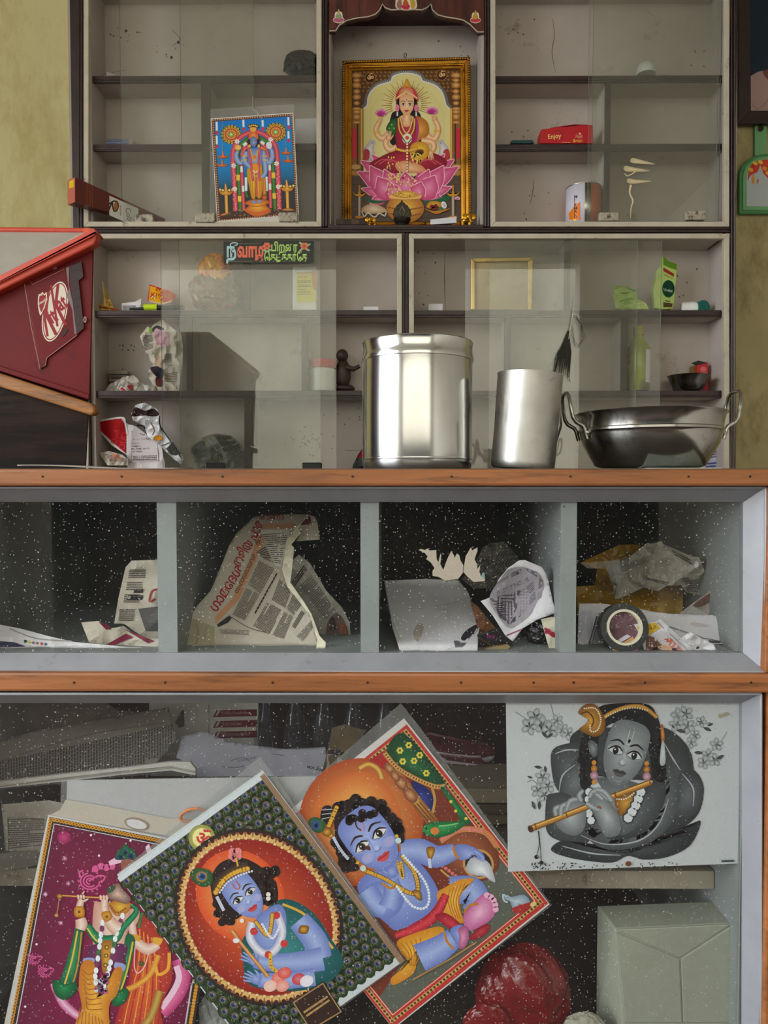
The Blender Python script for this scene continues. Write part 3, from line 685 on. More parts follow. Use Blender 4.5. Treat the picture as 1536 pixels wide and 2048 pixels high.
# newspaper lying on the counter beside the stand
mb = MB(); nx, ny = 26, 6; xa, xb = X(60, 1.19), X(375, 1.19); vs = []; 
for j in range(ny):
    for i in range(nx):
        u, v = i / (nx - 1), j / (ny - 1); vs.append((xa + (xb - xa) * u, 1.15 + .08 * v, 1.001 + .006 * (.5 + .5 * math.sin(u * 5 + 1)) * (1 - u * .5) + .002 * v))
mb.add(vs, [(j * nx + i, j * nx + i + 1, (j + 1) * nx + i + 1, (j + 1) * nx + i) for j in range(ny - 1) for i in range(nx - 1)])
o = mb.build('newspaper_sheet', 'grey_news', None, 40, 0, .0015); tag(o, 'thin folded newspaper lying on the counter beside the brown stand', 'newspaper')
# ------------------------------------------------------------------ upper left shelves of the wall cabinet
KI = (130, 340, 210 / 1536)
ib = lambda x, y, Y: at(KI[0] + x * KI[2], KI[1] + y * KI[2], Y)
mat('incense_brown', (92, 36, 28), .4, 0, .12, 20)
t = thing('incense_box', 'long brown carton with a white panel poking out of the cabinet shelf', 'box', ib(800, 560, 2.0))
f = [ib(150, 470, 1.935), ib(1465, 850, 2.075), ib(1465, 715, 2.075), ib(150, 105, 1.935)]
b = [ib(40, 512, 1.965), ib(1390, 850, 2.1), ib(1390, 710, 2.1), ib(40, 150, 1.965)]
mb = MB().hexa(f + b); o = mb.build('carton', 'incense_brown', t)
nrm = (f[1] - f[0]).cross(f[3] - f[0]).normalized()
def fsurf(px, py):
    d = ray(px, py); return CAM + d * ((f[0] - CAM).dot(nrm) / d.dot(nrm))
a = Art(KI, fsurf, 1.6e-5, .0004); a.P([(155, 115), (1440, 712), (1440, 840), (155, 462)], (94, 38, 30), False)
for i in range(5): a.S([(310 + i * 24, 190 + i * 11), (305 + i * 24, 520 + i * 10)], 5, (150, 84, 40), False)
a.P([(650, 375), (1075, 565), (1070, 830), (850, 750), (650, 662)], (206, 204, 198), False)
a.S([(640, 500), (690, 470), (720, 455), (765, 470), (780, 530), (755, 595), (720, 600), (700, 540), (690, 480), (640, 590), (625, 650)], 22, (66, 28, 22)); a.E(745, 530, 30, 62, (170, 100, 48), 5)
a.T('Cobra', 880, 560, 110, (120, 116, 110), 78, 0, 1); a.lines([(805, 520), (825, 520), (825, 670), (805, 670)], 12, (90, 80, 80)); a.build('carton_print', t, 'print_ink')
n2 = (b[0] - f[0]).cross(f[3] - f[0]).normalized()
def esurf(px, py):
    d = ray(px, py); return CAM + d * ((f[0] - CAM).dot(n2) / d.dot(n2))
a = Art(KI, esurf, 1.6e-5, .0004); a.P([(44, 152), (146, 110), (146, 466), (44, 508)], (196, 104, 92), False); a.P([(60, 165), (130, 138), (130, 250), (60, 275)], (232, 196, 30), False); a.build('end_label', t, 'print_ink')
mat('black_bag', (12, 12, 13), .35, 0, .2, 20, spec=.2)
wad('plastic_bag', 'crumpled black plastic bag on the top shelf', 'bag', 606, 134, 2.065, 36, .032, 26, 'black_bag', 4, None, .35, 1.6)
t = thing('pen_packet', 'clear packet of blue pens lying on a shelf', 'pens', at(240, 289, 2.06))
for i in range(3):
    MB().tube([at(214, 286 - i * 2.6, 2.05 + i * .008), at(256, 286 - i * 2.4, 2.05 + i * .008)], .0042, 8).build('pen', mat('pen_blue', (52, 84, 150), .3), t, 60)
MB().pbox(212, 278, 266, 289, 2.042, 2.078).build('film', 'plastic_film', t)
paper_thing('paper_slip', 'blank white paper standing behind the blue framed calendar print', 'paper', [(590, 238), (640, 236), (640, 287), (588, 287)], (0, 0, 1), crumple(2.098, .004, 30, 3), 'white_paper')
paper_thing('paper_scrap', 'small white paper scrap in the corner of the top shelf', 'paper', [(213, 143), (232, 150), (213, 152)], (0, 0, 1), crumple(2.09, .003, 20, 5), 'white_paper')
# ------------------------------------------------------------------ shrine niche offerings
brass = steel('aged_brass', (120, 92, 50), .3, .2, (40, 30, 20), (.5, .7), 60)
mat('gold_paint', (206, 150, 44), .25, .85, .15, 40); mat('black_bronze', (66, 58, 48), .35, .6, .3, 80, (120, 112, 96), (.62, .7), 120)
KN = (650, 395, 320 / 1536)
kn = lambda x, y, Y: at(KN[0] + x * KN[2], KN[1] + y * KN[2], Y)
def nz(Y): return Z(449, YC) + .0 * Y
c = kn(740, 270, 2.03); c.z = nz(0)
t = thing('oil_lamp', 'small dark bronze oil lamp with a pierced pointed back plate', 'lamp', c); u = KN[2] / PPM(2.03)
MB().lathe([(0, 0), (62 * u, 0), (66 * u, 8 * u), (48 * u, 22 * u), (44 * u, 34 * u), (66 * u, 50 * u), (80 * u, 76 * u), (84 * u, 84 * u), (70 * u, 84 * u), (0, 70 * u)], c, 32).build('bowl', 'black_bronze', t, 40)
bpts = [(660, 190), (650, 160), (662, 115), (690, 75), (715, 55), (738, 25), (762, 55), (790, 75), (820, 115), (832, 160), (822, 190)]
bp_ = MB().prism([kn(x, y, 2.03) for x, y in bpts], (0, .004, 0)).build('back_plate', 'black_bronze', t, 0, .0008)
for x, y in bpts[1:-1]: ell(MB(), kn(x + (740 - x) * .06, y + 4, 2.028), 7 * u, .0014, 7 * u, 4).build('bead', 'black_bronze', bp_)
mb = MB()
for dx in (-1, 1):
    for k in range(3):
        mb.tube([kn(740 + dx * (12 + 22 * k), 168, 2.0285), kn(740 + dx * (26 + 16 * k), 140 - k * 2, 2.0285), kn(740 + dx * (10 + 14 * k), 110 + 12 * k, 2.0285), kn(740 + dx * (4 + 6 * k), 80 + 20 * k, 2.0285)], .0009, 5)
mb.build('filigree', steel('worn_bronze', (150, 142, 122), .35), bp_)
def elephant(px, s, flip, label):
    c = kn(px, 268, 2.025); c.z = nz(0); t = thing('elephant_figurine', label, 'figurine', c, 'small golden elephants in the shrine'); g = s * KN[2] / PPM(2.025)
    m = MB(); ell(m, c + Vector((0, .008, 46 * g)), 48 * g, 60 * g, 30 * g, 8)
    for sx, sy in ((-1, -1), (1, -1), (-1, 1), (1, 1)): m.tube([c + Vector((sx * 26 * g, .008 + sy * 34 * g, 40 * g)), c + Vector((sx * 27 * g, .008 + sy * 35 * g, 0))], [15 * g, 14 * g], 8)
    m.build('body', 'gold_paint', t, 60)
    hd = c + Vector((flip * 18 * g, -52 * g, 62 * g)); ell(MB(), hd, 24 * g, 22 * g, 26 * g, 8).build('head', 'gold_paint', t, 60)
    MB().tube([hd + Vector((0, -18 * g, -4 * g)), hd + Vector((flip * 4 * g, -30 * g, -30 * g)), hd + Vector((flip * 12 * g, -32 * g, -52 * g)), hd + Vector((flip * 24 * g, -34 * g, -48 * g))], [10 * g, 8 * g, 6 * g, 4 * g], 8).build('trunk', 'gold_paint', t, 60)
    for e in (-1, 1): ell(MB(), hd + Vector((e * 30 * g, 4 * g, 2 * g)), 22 * g, 4 * g, 24 * g, 7, RY(e * 14)).build('ear', 'gold_paint', t, 60)
elephant(455, .95, -1, 'small golden elephant figurine beside the bronze oil lamp'); elephant(1355, 1.25, 1, 'golden elephant figurine beside the white card')
mat('dark_card', (46, 32, 28), .5, 0, .3, 40)
t = thing('incense_pack', 'dark narrow packet lying beside the small golden elephant', 'box', kn(250, 268, 2.04))
solid_px([(110, 205), (400, 205), (400, 262), (110, 262)], KN, 2.035, .03, 'carton', 'dark_card', t); a = Art(KN, flat(2.035)); a.P([(112, 207), (398, 207), (398, 260), (112, 260)], (48, 34, 30), False); a.E(145, 232, 32, 26, (90, 66, 50)).E(288, 232, 40, 26, (84, 58, 46)); a.build('carton_print', t)
f_ = [kn(1012, 212, 2.02), kn(1262, 182, 2.02), kn(1262, 244, 2.02), kn(1012, 258, 2.02)]
tag(MB().prism(f_, (0, .004, 0)).build('white_card', 'white_paper'), 'plain white card propped on the shrine floor', 'card')
c = kn(1130, 262, 2.05); c.z = nz(0); g = KN[2] / PPM(2.05)
tag(MB().lathe([(0, 0), (84 * g, 0), (86 * g, 50 * g), (66 * g, 96 * g), (30 * g, 118 * g), (0, 122 * g)], c, 28).build('maroon_dome', mat('maroon_cloth', (60, 26, 30), .8)), 'dark maroon rounded lid standing behind the white card', 'lid')
c = kn(962, 262, 2.02); c.z = nz(0); g = KN[2] / PPM(2.02)
tag(MB().lathe([(0, 0), (22 * g, 0), (20 * g, 10 * g), (12 * g, 26 * g), (8 * g, 40 * g), (5 * g, 50 * g), (0, 56 * g)], c, 16).build('small_bell', 'black_bronze', None, 50), 'tiny dark metal bell on the shrine floor', 'bell')
# ------------------------------------------------------------------ upper right shelves
KR = (1000, 230, 240 / 1536); kr = lambda x, y, Y: at(KR[0] + x * KR[2], KR[1] + y * KR[2], Y)
mat('sweet_red', (190, 22, 36), .42, 0, .06, 20)
t = thing('sweet_box', 'crushed red sweet box with gold lettering', 'box', kr(860, 355, 2.05))
pts = [(525, 182), (640, 168), (700, 150), (880, 125), (960, 118), (1190, 124), (1195, 362), (525, 362)]
solid_px(pts, KR, 2.035, .05, 'carton', 'sweet_red', t, .002)
MB().prism([kr(640, 165, 2.035), kr(960, 118, 2.035), kr(1130, 124, 2.035), kr(900, 142, 2.034)], (0, .002, 0)).build('crushed_flap', mat('sweet_red_dark', (140, 14, 28), .5), t)
a = Art(KR, flat(2.035)); Y_ = (236, 206, 120); a.T('Enjoy', 612, 306, 82, Y_, -5, .015, .95); a.T('SWEET', 936, 348, 42, (236, 190, 60), 0, .015, .95); a.T('S', 934, 352, 60, (236, 190, 60), 0, .015)
a.T('Punjabi', 964, 290, 52, (240, 170, 140), 0, .01, .6, .3); a.E(1022, 240, 14, 12, (240, 210, 170)); a.lines([(790, 346), (900, 346), (900, 358), (790, 358)], 1, Y_); a.S([(680, 215), (740, 200), (810, 240), (800, 290), (780, 330)], 5, (110, 16, 26)); a.build('carton_print', t)
t = thing('comb_case', 'flat dark teal plastic case beside the red sweet box', 'case', kr(285, 358, 2.05))
solid_px([(135, 330), (160, 318), (410, 316), (432, 340), (428, 362), (135, 362)], KR, 2.04, .03, 'shell', mat('dark_teal', (22, 64, 62), .35), t, .002)
solid_px([(380, 325), (412, 322), (424, 345), (420, 358), (380, 358)], KR, 2.0385, .002, 'clasp', mat('dark_blue', (28, 40, 96), .35), t, .0005)
c = kr(1065, 1360, 2.06); c.z = Z(443, YC); R = 215 * KR[2] / PPM(2.06); H = Z(230 + 955 * KR[2], 2.06) - c.z
t = thing('food_tin', 'open orange and white food tin with a bare metal seam', 'tin', c)
mb = MB().lathe([(R, 0), (R, H)], c, 72); mb.f = mb.f[:72]; mb.m = []
for i in range(72):
    an = math.degrees(2 * math.pi * (i + .5) / 72); mb.m.append(2 if 262 < an < 279 else (1 if 170 < an <= 262 else 0))
tin = mb.build('tin_wall', [mat('tin_orange', (222, 104, 30), .35, .1, .05, 30), mat('tin_white', (212, 208, 222), .35, 0, .04), steel('tin_seam', (190, 186, 176), .3)], t, 60, 0, .0008)
for zz in (0, H): MB().tube([c + Vector((R * math.cos(i * math.pi / 24), R * math.sin(i * math.pi / 24), zz)) for i in range(48)], .0016, 6, True).build('rim', 'tin_seam', t, 60)
MB().lathe([(0, .001), (R * .98, .001)], c, 48).build('base', 'tin_seam', t)
def tinsurf(px, py):
    d = ray(px, py); o_ = CAM - c; A = d.x ** 2 + d.y ** 2; B = 2 * (o_.x * d.x + o_.y * d.y); C_ = o_.x ** 2 + o_.y ** 2 - R * R
    dd = max(0, B * B - 4 * A * C_); return CAM + d * ((-B - math.sqrt(dd)) / (2 * A))
a = Art(KR, tinsurf, 1.2e-5, .0012); a.res = 3.
a.P([(862, 1340), (880, 1260), (940, 1180), (1000, 1130), (1025, 1110), (1025, 1345)], (236, 126, 24), False)
for i, g in enumerate('MILKMAID'): a.T(g, 945, 1065 + i * 37, 52, (30, 24, 24) if i not in (2,) else (196, 70, 40), 90 if False else 0, .03, 1.1)
a.E(955, 1345, 22, 18, (250, 190, 60)); a.build('tin_print', t)
c = at(1292, 150, 2.06); g = 1 / PPM(2.06)
tag(MB().lathe([(18 * g, 0), (18.5 * g, 6 * g), (17 * g, 14 * g), (12 * g, 21 * g), (5 * g, 24 * g), (0, 24.5 * g)], c, 28).build('white_cup', mat('white_plastic', (226, 228, 224), .4), None, 50), 'white plastic cup upside down on the top shelf behind glass', 'cup')
# ------------------------------------------------------------------ lower left shelves
K4 = (180, 540, 200 / 1024); k4 = lambda x, y, Y: at(K4[0] + x * K4[2], K4[1] + y * K4[2], Y)
mat('wrapper_yellow', (190, 150, 60), .35, 0, .25, 40, (120, 60, 40), (.5, .6), 30); mat('wrapper_orange', (226, 150, 30), .3, 0, .1)
paper_thing('snack_wrapper', 'torn yellow and brown snack wrapper in the shelf corner', 'wrapper', [(18, 320), (40, 260), (75, 240), (62, 330), (118, 362), (138, 300), (128, 110), (150, 180), (190, 260), (240, 380), (290, 408), (290, 412), (60, 412), (25, 360)], K4, crumple(2.05, .012, 14, 2), 'wrapper_yellow', None, 3., lambda a: (a.S([(20, 330), (60, 372), (160, 388), (290, 408)], 16, (150, 56, 34)), a.S([(22, 310), (40, 265), (70, 245)], 12, (216, 206, 190)), a.S([(130, 120), (150, 300), (160, 370)], 12, (214, 196, 150))))
paper_thing('paper_notes', 'small white printed slips beside the yellow highlighter', 'paper', [(325, 340), (460, 325), (525, 290), (520, 350), (500, 412), (325, 412)], K4, crumple(2.06, .008, 16, 7), 'white_paper', None, 3., lambda a: a.lines([(332, 365), (470, 360), (470, 408), (332, 408)], 4, (96, 90, 96)))
def sach(a):
    a.P([(618, 165), (745, 205), (745, 345), (604, 308)], (236, 170, 24), False); a.P([(622, 230), (690, 240), (680, 300), (612, 290)], (190, 30, 24), False); a.P([(700, 250), (745, 220), (745, 320), (715, 312)], (190, 40, 24), False)
    a.T('X', 626, 290, 62, (238, 226, 200), 5, .03); a.E(700, 205, 26, 16, (200, 60, 30)); a.P([(760, 205), (875, 255), (845, 285), (800, 300), (752, 280)], (186, 104, 62), False); a.S([(608, 318), (740, 345), (840, 322)], 14, (226, 200, 150))
paper_thing('snack_sachet', 'small red and yellow sachet behind the highlighter', 'sachet', [(612, 148), (745, 195), (790, 200), (882, 255), (850, 320), (745, 352), (588, 315)], K4, crumple(2.07, .006, 20, 9), mat('sachet_red', (196, 50, 26), .3), None, 4., sach, False, .004)
t = thing('highlighter_pen', 'black highlighter pen with a neon yellow cap', 'pen', k4(690, 412, 2.045))
MB().tube([k4(405, 398, 2.045), k4(560, 396, 2.045)], [.003, .0042], 12).build('barrel_end', 'black_plastic', t, 40); MB().tube([k4(685, 388, 2.045), k4(960, 386, 2.045)], [.0068, .006], 12).build('barrel', 'black_plastic', t, 40)
MB().tube([k4(556, 381, 2.045), k4(690, 379, 2.045)], .0082, 16).build('cap', mat('neon_yellow', (206, 240, 30), .35, 0, .02), t, 40)
t = thing('snack_packet', 'crumpled brown snack packet with a yellow and orange top', 'packet', at(430, 620, 2.06))
wad('body', None, None, 432, 583, 2.066, 50, .034, 40, mat('foil_brown', (136, 112, 96), .35, .3, .3, 30, (160, 70, 50), (.55, .62), 30), 3, None, .3, 1.8, 4, t)
wad('top', None, None, 430, 543, 2.058, 31, .022, 33, mat('foil_yellow', (236, 176, 60), .35, 0, .15, 30, (214, 90, 50), (.48, .56), 22), 6, None, .35, 1.8, 4, t)
KT = (440, 470, 200 / 1536); kt = lambda x, y, Y: at(KT[0] + x * KT[2], KT[1] + y * KT[2], Y)
t = thing('medicine_box', 'white plastic case with a yellow paper label', 'box', kt(1300, 1150, 2.06))
solid_px([(1115, 500), (1125, 480), (1470, 480), (1480, 500), (1480, 1140), (1470, 1155), (1125, 1155), (1115, 1140)], KT, 2.045, .045, 'case', 'white_plastic', t, .004)
a = Art(KT, flat(2.045)); a.P([(1175, 570), (1475, 565), (1475, 1035), (1178, 1038)], (226, 214, 74), False); a.P([(1415, 565), (1478, 565), (1478, 830), (1420, 800)], (216, 150, 70)); a.P([(1175, 570), (1475, 565), (1475, 588), (1175, 592)], (224, 150, 80), False)
for y in (640, 700, 720, 765, 785, 830, 870, 905): a.lines([(1195, y), (1400, y - 4), (1400, y + 10), (1195, y + 14)], 1, (120, 110, 50), .8, (.1, .3), .03, y)
a.build('label', t)
def nws(a):
    a.lines([(535, 670), (640, 660), (650, 800), (560, 830)], 11, (96, 92, 92)); a.P([(655, 620), (720, 590), (800, 660), (800, 780), (720, 770), (660, 690)], (206, 170, 180)); a.lines([(660, 680), (790, 680), (790, 770), (690, 770)], 7, (180, 90, 110)); a.P([(605, 600), (630, 590), (635, 640), (615, 650)], (120, 170, 70))
    a.P([(640, 600), (690, 570), (760, 600), (740, 620), (680, 600), (650, 640)], (70, 66, 66)); a.P([(650, 960), (700, 880), (735, 900), (740, 1000), (700, 990)], (196, 170, 146)); a.P([(640, 990), (740, 1000), (745, 1110), (680, 1090), (620, 1020)], (52, 44, 52)); a.P([(690, 1030), (745, 1035), (740, 1100), (690, 1080)], (40, 56, 76)); a.lines([(760, 1060), (900, 1040), (890, 1150), (760, 1150)], 6, (120, 100, 90)); a.P([(680, 1100), (740, 1110), (740, 1190), (680, 1185)], (80, 40, 36)); a.lines([(760, 860), (840, 850), (840, 980), (770, 1000)], 8, (130, 126, 124))
paper_thing('crumpled_newspaper', 'tall pale crumpled newspaper on the middle shelf by the red bin', 'newspaper', [(510, 680), (590, 578), (622, 600), (650, 560), (735, 500), (780, 545), (850, 600), (905, 632), (930, 640), (950, 760), (950, 960), (925, 1100), (910, 1238), (690, 1238), (650, 1180), (590, 1085), (602, 1020), (655, 960), (612, 930), (600, 862), (570, 850)], K4, crumple(2.06, .022, 26, 11), 'news_paper', 'crumpled newspapers in the lower left shelves', 3.2, nws)
t = thing('receipt_bundle', 'small bundle of stacked receipts at the back of the middle shelf', 'paper', k4(290, 1238, 2.08))
for i in range(5): solid_px([(190 + i * 4, 1030 + i * 40), (380 + i * 2, 1035 + i * 38), (385, 1066 + i * 38), (192, 1064 + i * 40)], K4, 2.078 - i * .0005, .024, 'receipts', mat('receipt_%d' % (i % 2), ((150, 142, 130), (112, 104, 94))[i % 2], .8), t, .0005)
def scr(a): a.P([(300, 1215), (325, 1185), (390, 1235), (310, 1236)], (232, 226, 222), False); a.P([(305, 1220), (330, 1195), (375, 1235), (335, 1236)], (196, 30, 44), False); a.P([(380, 1190), (440, 1180), (440, 1225), (420, 1230)], (150, 50, 56)); a.P([(360, 1110), (450, 1080), (515, 1150), (420, 1160)], (196, 190, 180), False)
paper_thing('wrapper_scraps', 'torn clear and paper wrapper scraps along the middle shelf', 'scraps', [(150, 1238), (200, 1170), (260, 1140), (350, 1090), (450, 1075), (520, 1145), (560, 1180), (640, 1170), (660, 1200), (660, 1238)], K4, crumple(2.045, .01, 18, 13), mat('grey_film', (150, 142, 130), .3, 0, .2, 30), None, 3.2, scr)
c = at(645, 783, 2.06); g = 1 / PPM(2.06)
t = thing('plastic_jar', 'white plastic jar with a red screw lid', 'jar', c)
MB().lathe([(0, 0), (25 * g, 0), (26 * g, 3 * g), (26 * g, 42 * g), (23 * g, 46 * g)], c, 36).build('body', 'white_plastic', t, 50); MB().lathe([(27 * g, 45 * g), (27.5 * g, 47 * g), (27.5 * g, 59 * g), (26 * g, 61 * g), (0, 61 * g)], c, 36).build('lid', mat('lid_red', (206, 66, 58), .4), t, 40)
c = at(688, 783, 2.07); t = thing('dark_figurine', 'small dark brown figurine with an outstretched arm', 'figurine', c); mf = mat('brown_resin', (58, 42, 36), .5, 0, .3, 60)
m = MB(); g = 1 / PPM(2.07)
ell(m, c + Vector((-2 * g, 0, 34 * g)), 16 * g, 16 * g, 30 * g, 10); ell(m, c + Vector((2 * g, 0, 6 * g)), 20 * g, 18 * g, 8 * g, 10); m.build('body', mf, t, 60)
ell(MB(), c + Vector((-3 * g, -4 * g, 70 * g)), 12 * g, 12 * g, 13 * g, 10).build('head', mf, t, 60)
MB().tube([c + Vector((6 * g, -10 * g, 46 * g)), c + Vector((20 * g, -14 * g, 42 * g)), c + Vector((32 * g, -14 * g, 48 * g))], [6 * g, 5 * g, 4 * g], 8).build('arm', mf, t, 60)
tag(MB().pbox(727, 613, 757, 621, 2.045, 2.075).build('white_card_box', 'white_paper', None, 0, .001), 'flat white carton on the shelf above the dark figurine', 'box')
def pouch(a):
    a.P([(55, 1560), (318, 1520), (350, 1570), (372, 1690), (370, 1880), (230, 1760), (70, 1610)], (168, 14, 22), False); a.S([(50, 1552), (320, 1512), (362, 1565), (384, 1690), (386, 1960)], 16, (226, 220, 220))
    a.T('OUR', 270, 1790, 90, (206, 60, 66), -78, 0, .8); a.T('OUD', 352, 1850, 90, (206, 60, 66), -78, 0, .9)
    a.P([(395, 1580), (470, 1600), (600, 1700), (690, 1760), (705, 1960), (745, 1970), (395, 1970)], (222, 212, 212), False); a.S([(430, 1650), (425, 1950), (705, 1955), (690, 1760)], 5, (90, 70, 70), False)
    a.T('From the Nilgiris', 440, 1748, 42, (70, 30, 36), -2, .01, .75, .35)
    for i, s in enumerate(('Code No.', 'Packed on', 'Max. Retail Price Rs.', 'Net Weight')): a.T(s, 425, 1785 + i * 28, 27, (60, 40, 44), -2, .01, .85)
    a.lines([(440, 1900), (690, 1895), (690, 1945), (440, 1950)], 3, (70, 50, 54)); a.S([(510, 1670), (545, 1690), (565, 1680)], 6, (70, 50, 50))
paper_thing('snack_pouch', 'red and white printed paper pouch standing on the bottom shelf', 'pouch', [(45, 1548), (320, 1502), (365, 1558), (392, 1580), (470, 1598), (600, 1698), (690, 1755), (730, 1800), (765, 1975), (765, 2110), (380, 2110), (385, 1900), (230, 1800), (60, 1620)], K4, crumple(2.05, .01, 40, 17), mat('pouch_white', (220, 212, 212), .5), None, 4., pouch)
def blk(a):
    a.P([(430, 1475), (465, 1405), (560, 1440), (650, 1420), (705, 1465), (700, 1490), (640, 1500), (560, 1490), (440, 1500)], (48, 30, 28)); a.S([(450, 1450), (500, 1490), (560, 1470), (640, 1480)], 8, (150, 140, 138))
    a.S([(480, 1590), (550, 1600), (560, 1630)], 16, (40, 34, 34)); a.S([(620, 1560), (660, 1640), (640, 1690)], 8, (120, 80, 40)); a.P([(650, 1720), (700, 1690), (750, 1720), (690, 1750)], (206, 140, 30)); a.S([(715, 1490), (720, 1600), (790, 1700), (940, 1930)], 12, (40, 38, 38))
    a.P([(780, 1830), (850, 1760), (930, 1880), (880, 1900), (830, 1890)], (52, 52, 54), False); a.S([(730, 1800), (840, 1760)], 8, (90, 90, 90)); a.T('U', 815, 1865, 60, (190, 190, 190), 30)
paper_thing('foil_wrapper', 'crumpled white, black and orange foil wrapper slanting over the pouch', 'wrapper', [(425, 1470), (468, 1380), (560, 1358), (680, 1420), (715, 1480), (728, 1600), (800, 1700), (962, 1935), (930, 1990), (850, 1930), (700, 1785), (590, 1705), (570, 1640), (550, 1590), (440, 1540)], K4, crumple(2.035, .014, 26, 19), mat('foil_white', (196, 194, 196), .35, .1, .1), None, 3.2, blk)
paper_thing('printed_scrap', 'small crumpled scrap of printed paper in front of the pouch', 'paper', [(95, 1870), (200, 1855), (330, 1890), (392, 1940), (388, 2000), (180, 2000), (120, 1920)], K4, crumple(2.035, .01, 14, 23), 'news_paper', None, 3., lambda a: (a.lines([(160, 1880), (380, 1930), (370, 1965), (200, 1960)], 5, (150, 110, 100)), a.P([(230, 1880), (280, 1890), (320, 1940), (260, 1930)], (206, 130, 100))))
K7c = (330, 490, 390 / 1536)
def nball(a):
    a.P([(380, 1500), (430, 1490), (560, 1600), (500, 1640)], (70, 68, 64), False); a.lines([(400, 1500), (520, 1500), (600, 1600), (470, 1640)], 3, (30, 28, 28), .7, (.06, .14), .02)
    a.lines([(300, 1620), (420, 1560), (470, 1690), (330, 1740)], 12, (52, 50, 48), .5); a.lines([(480, 1620), (580, 1560), (600, 1640), (500, 1730)], 9, (60, 58, 54), .5); a.P([(210, 1600), (300, 1540), (320, 1640), (260, 1690)], (70, 70, 66)); a.S([(340, 1530), (420, 1640), (440, 1740)], 6, (176, 172, 164))
paper_thing('newspaper_ball', 'crumpled dark newspaper ball behind the sliding glass on the bottom shelf', 'newspaper', [(195, 1610), (230, 1550), (330, 1500), (400, 1482), (520, 1500), (590, 1560), (625, 1625), (600, 1720), (590, 1850), (300, 1850), (240, 1720)], K7c, crumple(2.062, .02, 18, 46, bend=lambda px, py: .03 * min(1, math.hypot(px - 435, (py - 910) * 1.3) / 60)), mat('dim_news', (128, 124, 114), .85, 0, .12, 20), 'crumpled newspapers in the lower left shelves', 3., nball)
paper_thing('red_packet', 'red and black packet half hidden behind the steel drum', 'packet', [(732, 886), (734, 962), (700, 962), (706, 930), (716, 910)], (0, 0, 1), crumple(2.05, .006, 16, 29), 'black_plastic', None, 4., lambda a: a.P([(730, 890), (732, 915), (716, 915)], (190, 24, 34), False))
# ------------------------------------------------------------------ lower right shelves
tag(MB().pbox(856, 607, 886, 621, 2.045, 2.08).build('white_carton', 'white_paper', None, 0, .002), 'small white carton beside the blank gold picture frame', 'box')
steel('gold_frame', (206, 176, 104), .35, .15, (130, 96, 46), (.55, .7), 30)
t = thing('empty_picture_frame', 'gilt picture frame holding only a blank tan backing', 'picture frame', at(1003, 621, 2.09))
O = [(942, 516), (1066, 514), (1064, 619), (942, 619)]; I = [(950, 524), (1056, 522), (1055, 619), (950, 619)]
for i in (0, 1, 3):
    j = (i + 1) % 4; MB().prism([at(*O[i], 2.08), at(*O[j], 2.08), at(*I[j], 2.08), at(*I[i], 2.08)], (0, .014, 0)).build('frame_bar', 'gold_frame', t, 0, .0015)
MB().pbox(949, 522, 1057, 619, 2.086, 2.09).build('backing', mat('tan_card', (178, 156, 108), .7, 0, .15, 14, (140, 112, 70), (.52, .7), 10), t)
KW = (1090, 500, 380 / 1536); kw = lambda x, y, Y: at(KW[0] + x * KW[2], KW[1] + y * KW[2], Y)
t = thing('feather_whisk', 'dark bristle whisk with a thin pale stem hanging against the sliding glass', 'whisk', kw(150, 1060, 1.9965))
YW = 1.9965
MB().tube([kw(244, 365, YW), kw(215, 580, YW), kw(190, 720, YW)], [.0008, .0016, .0018], 8).build('stem', mat('pale_stem', (196, 188, 164), .6), t, 60)
mb = MB(); rd = random.Random(3)
for i in range(110):
    e = rd.uniform(70, 205); ey = rd.uniform(880, 1030) + (50 if rd.random() < .1 else 0); x = 190 + rd.uniform(-10, 8)
    mb.tube([kw(x, rd.uniform(650, 760), YW + rd.uniform(-.001, .001)), kw((x + e) / 2 + (e - 140) * .28, 820, YW + rd.uniform(-.0014, .0014)), kw(e, ey, YW)], [.0009, .0010, .0003], 4)
mb.tube([kw(110, 800, YW), kw(80, 900, YW), kw(62, 1040, YW)], [.001, .0009, .0004], 4); mb.tube([kw(195, 860, YW), kw(185, 1000, YW), kw(208, 1075, YW)], [.0012, .001, .0003], 4)
mh = mat('dark_bristle', (50, 50, 42), .7, spec=.2)
mb.build('bristles', mh, t)['kind'] = 'stuff'
mb = MB()
for s in (0, 1, 2): mb.tube([kw(215, 600 + s * 40, YW), kw(240, 740 + s * 20, YW), kw(270, 770 + s * 10, YW), kw(330 - s * 15, 710, YW), kw(290, 600, YW), kw(250, 530 + s * 10, YW)], .0005, 5)
mb.build('loose_thread', mh, t)
mat('wipes_green', (176, 200, 104), .35, 0, .12, 30); mat('wipes_dark', (86, 124, 34), .35)
def wp(a):
    a.P([(600, 350), (680, 345), (640, 360)], (90, 130, 60)); a.S([(575, 300), (660, 310), (730, 340)], 12, (120, 160, 60)); a.S([(600, 420), (690, 395), (700, 410)], 10, (110, 150, 80)); a.S([(640, 460), (780, 430), (820, 455)], 10, (210, 224, 150))
paper_thing('wet_wipes', 'flattened green wet wipes packet slumped on the shelf', 'wipes packet', [(552, 290), (640, 295), (735, 330), (745, 400), (800, 425), (835, 468), (835, 478), (570, 478)], KW, crumple(2.06, .014, 22, 31), 'wipes_green', 'wet wipes packets on the shelf', 3., wp, False, .006)
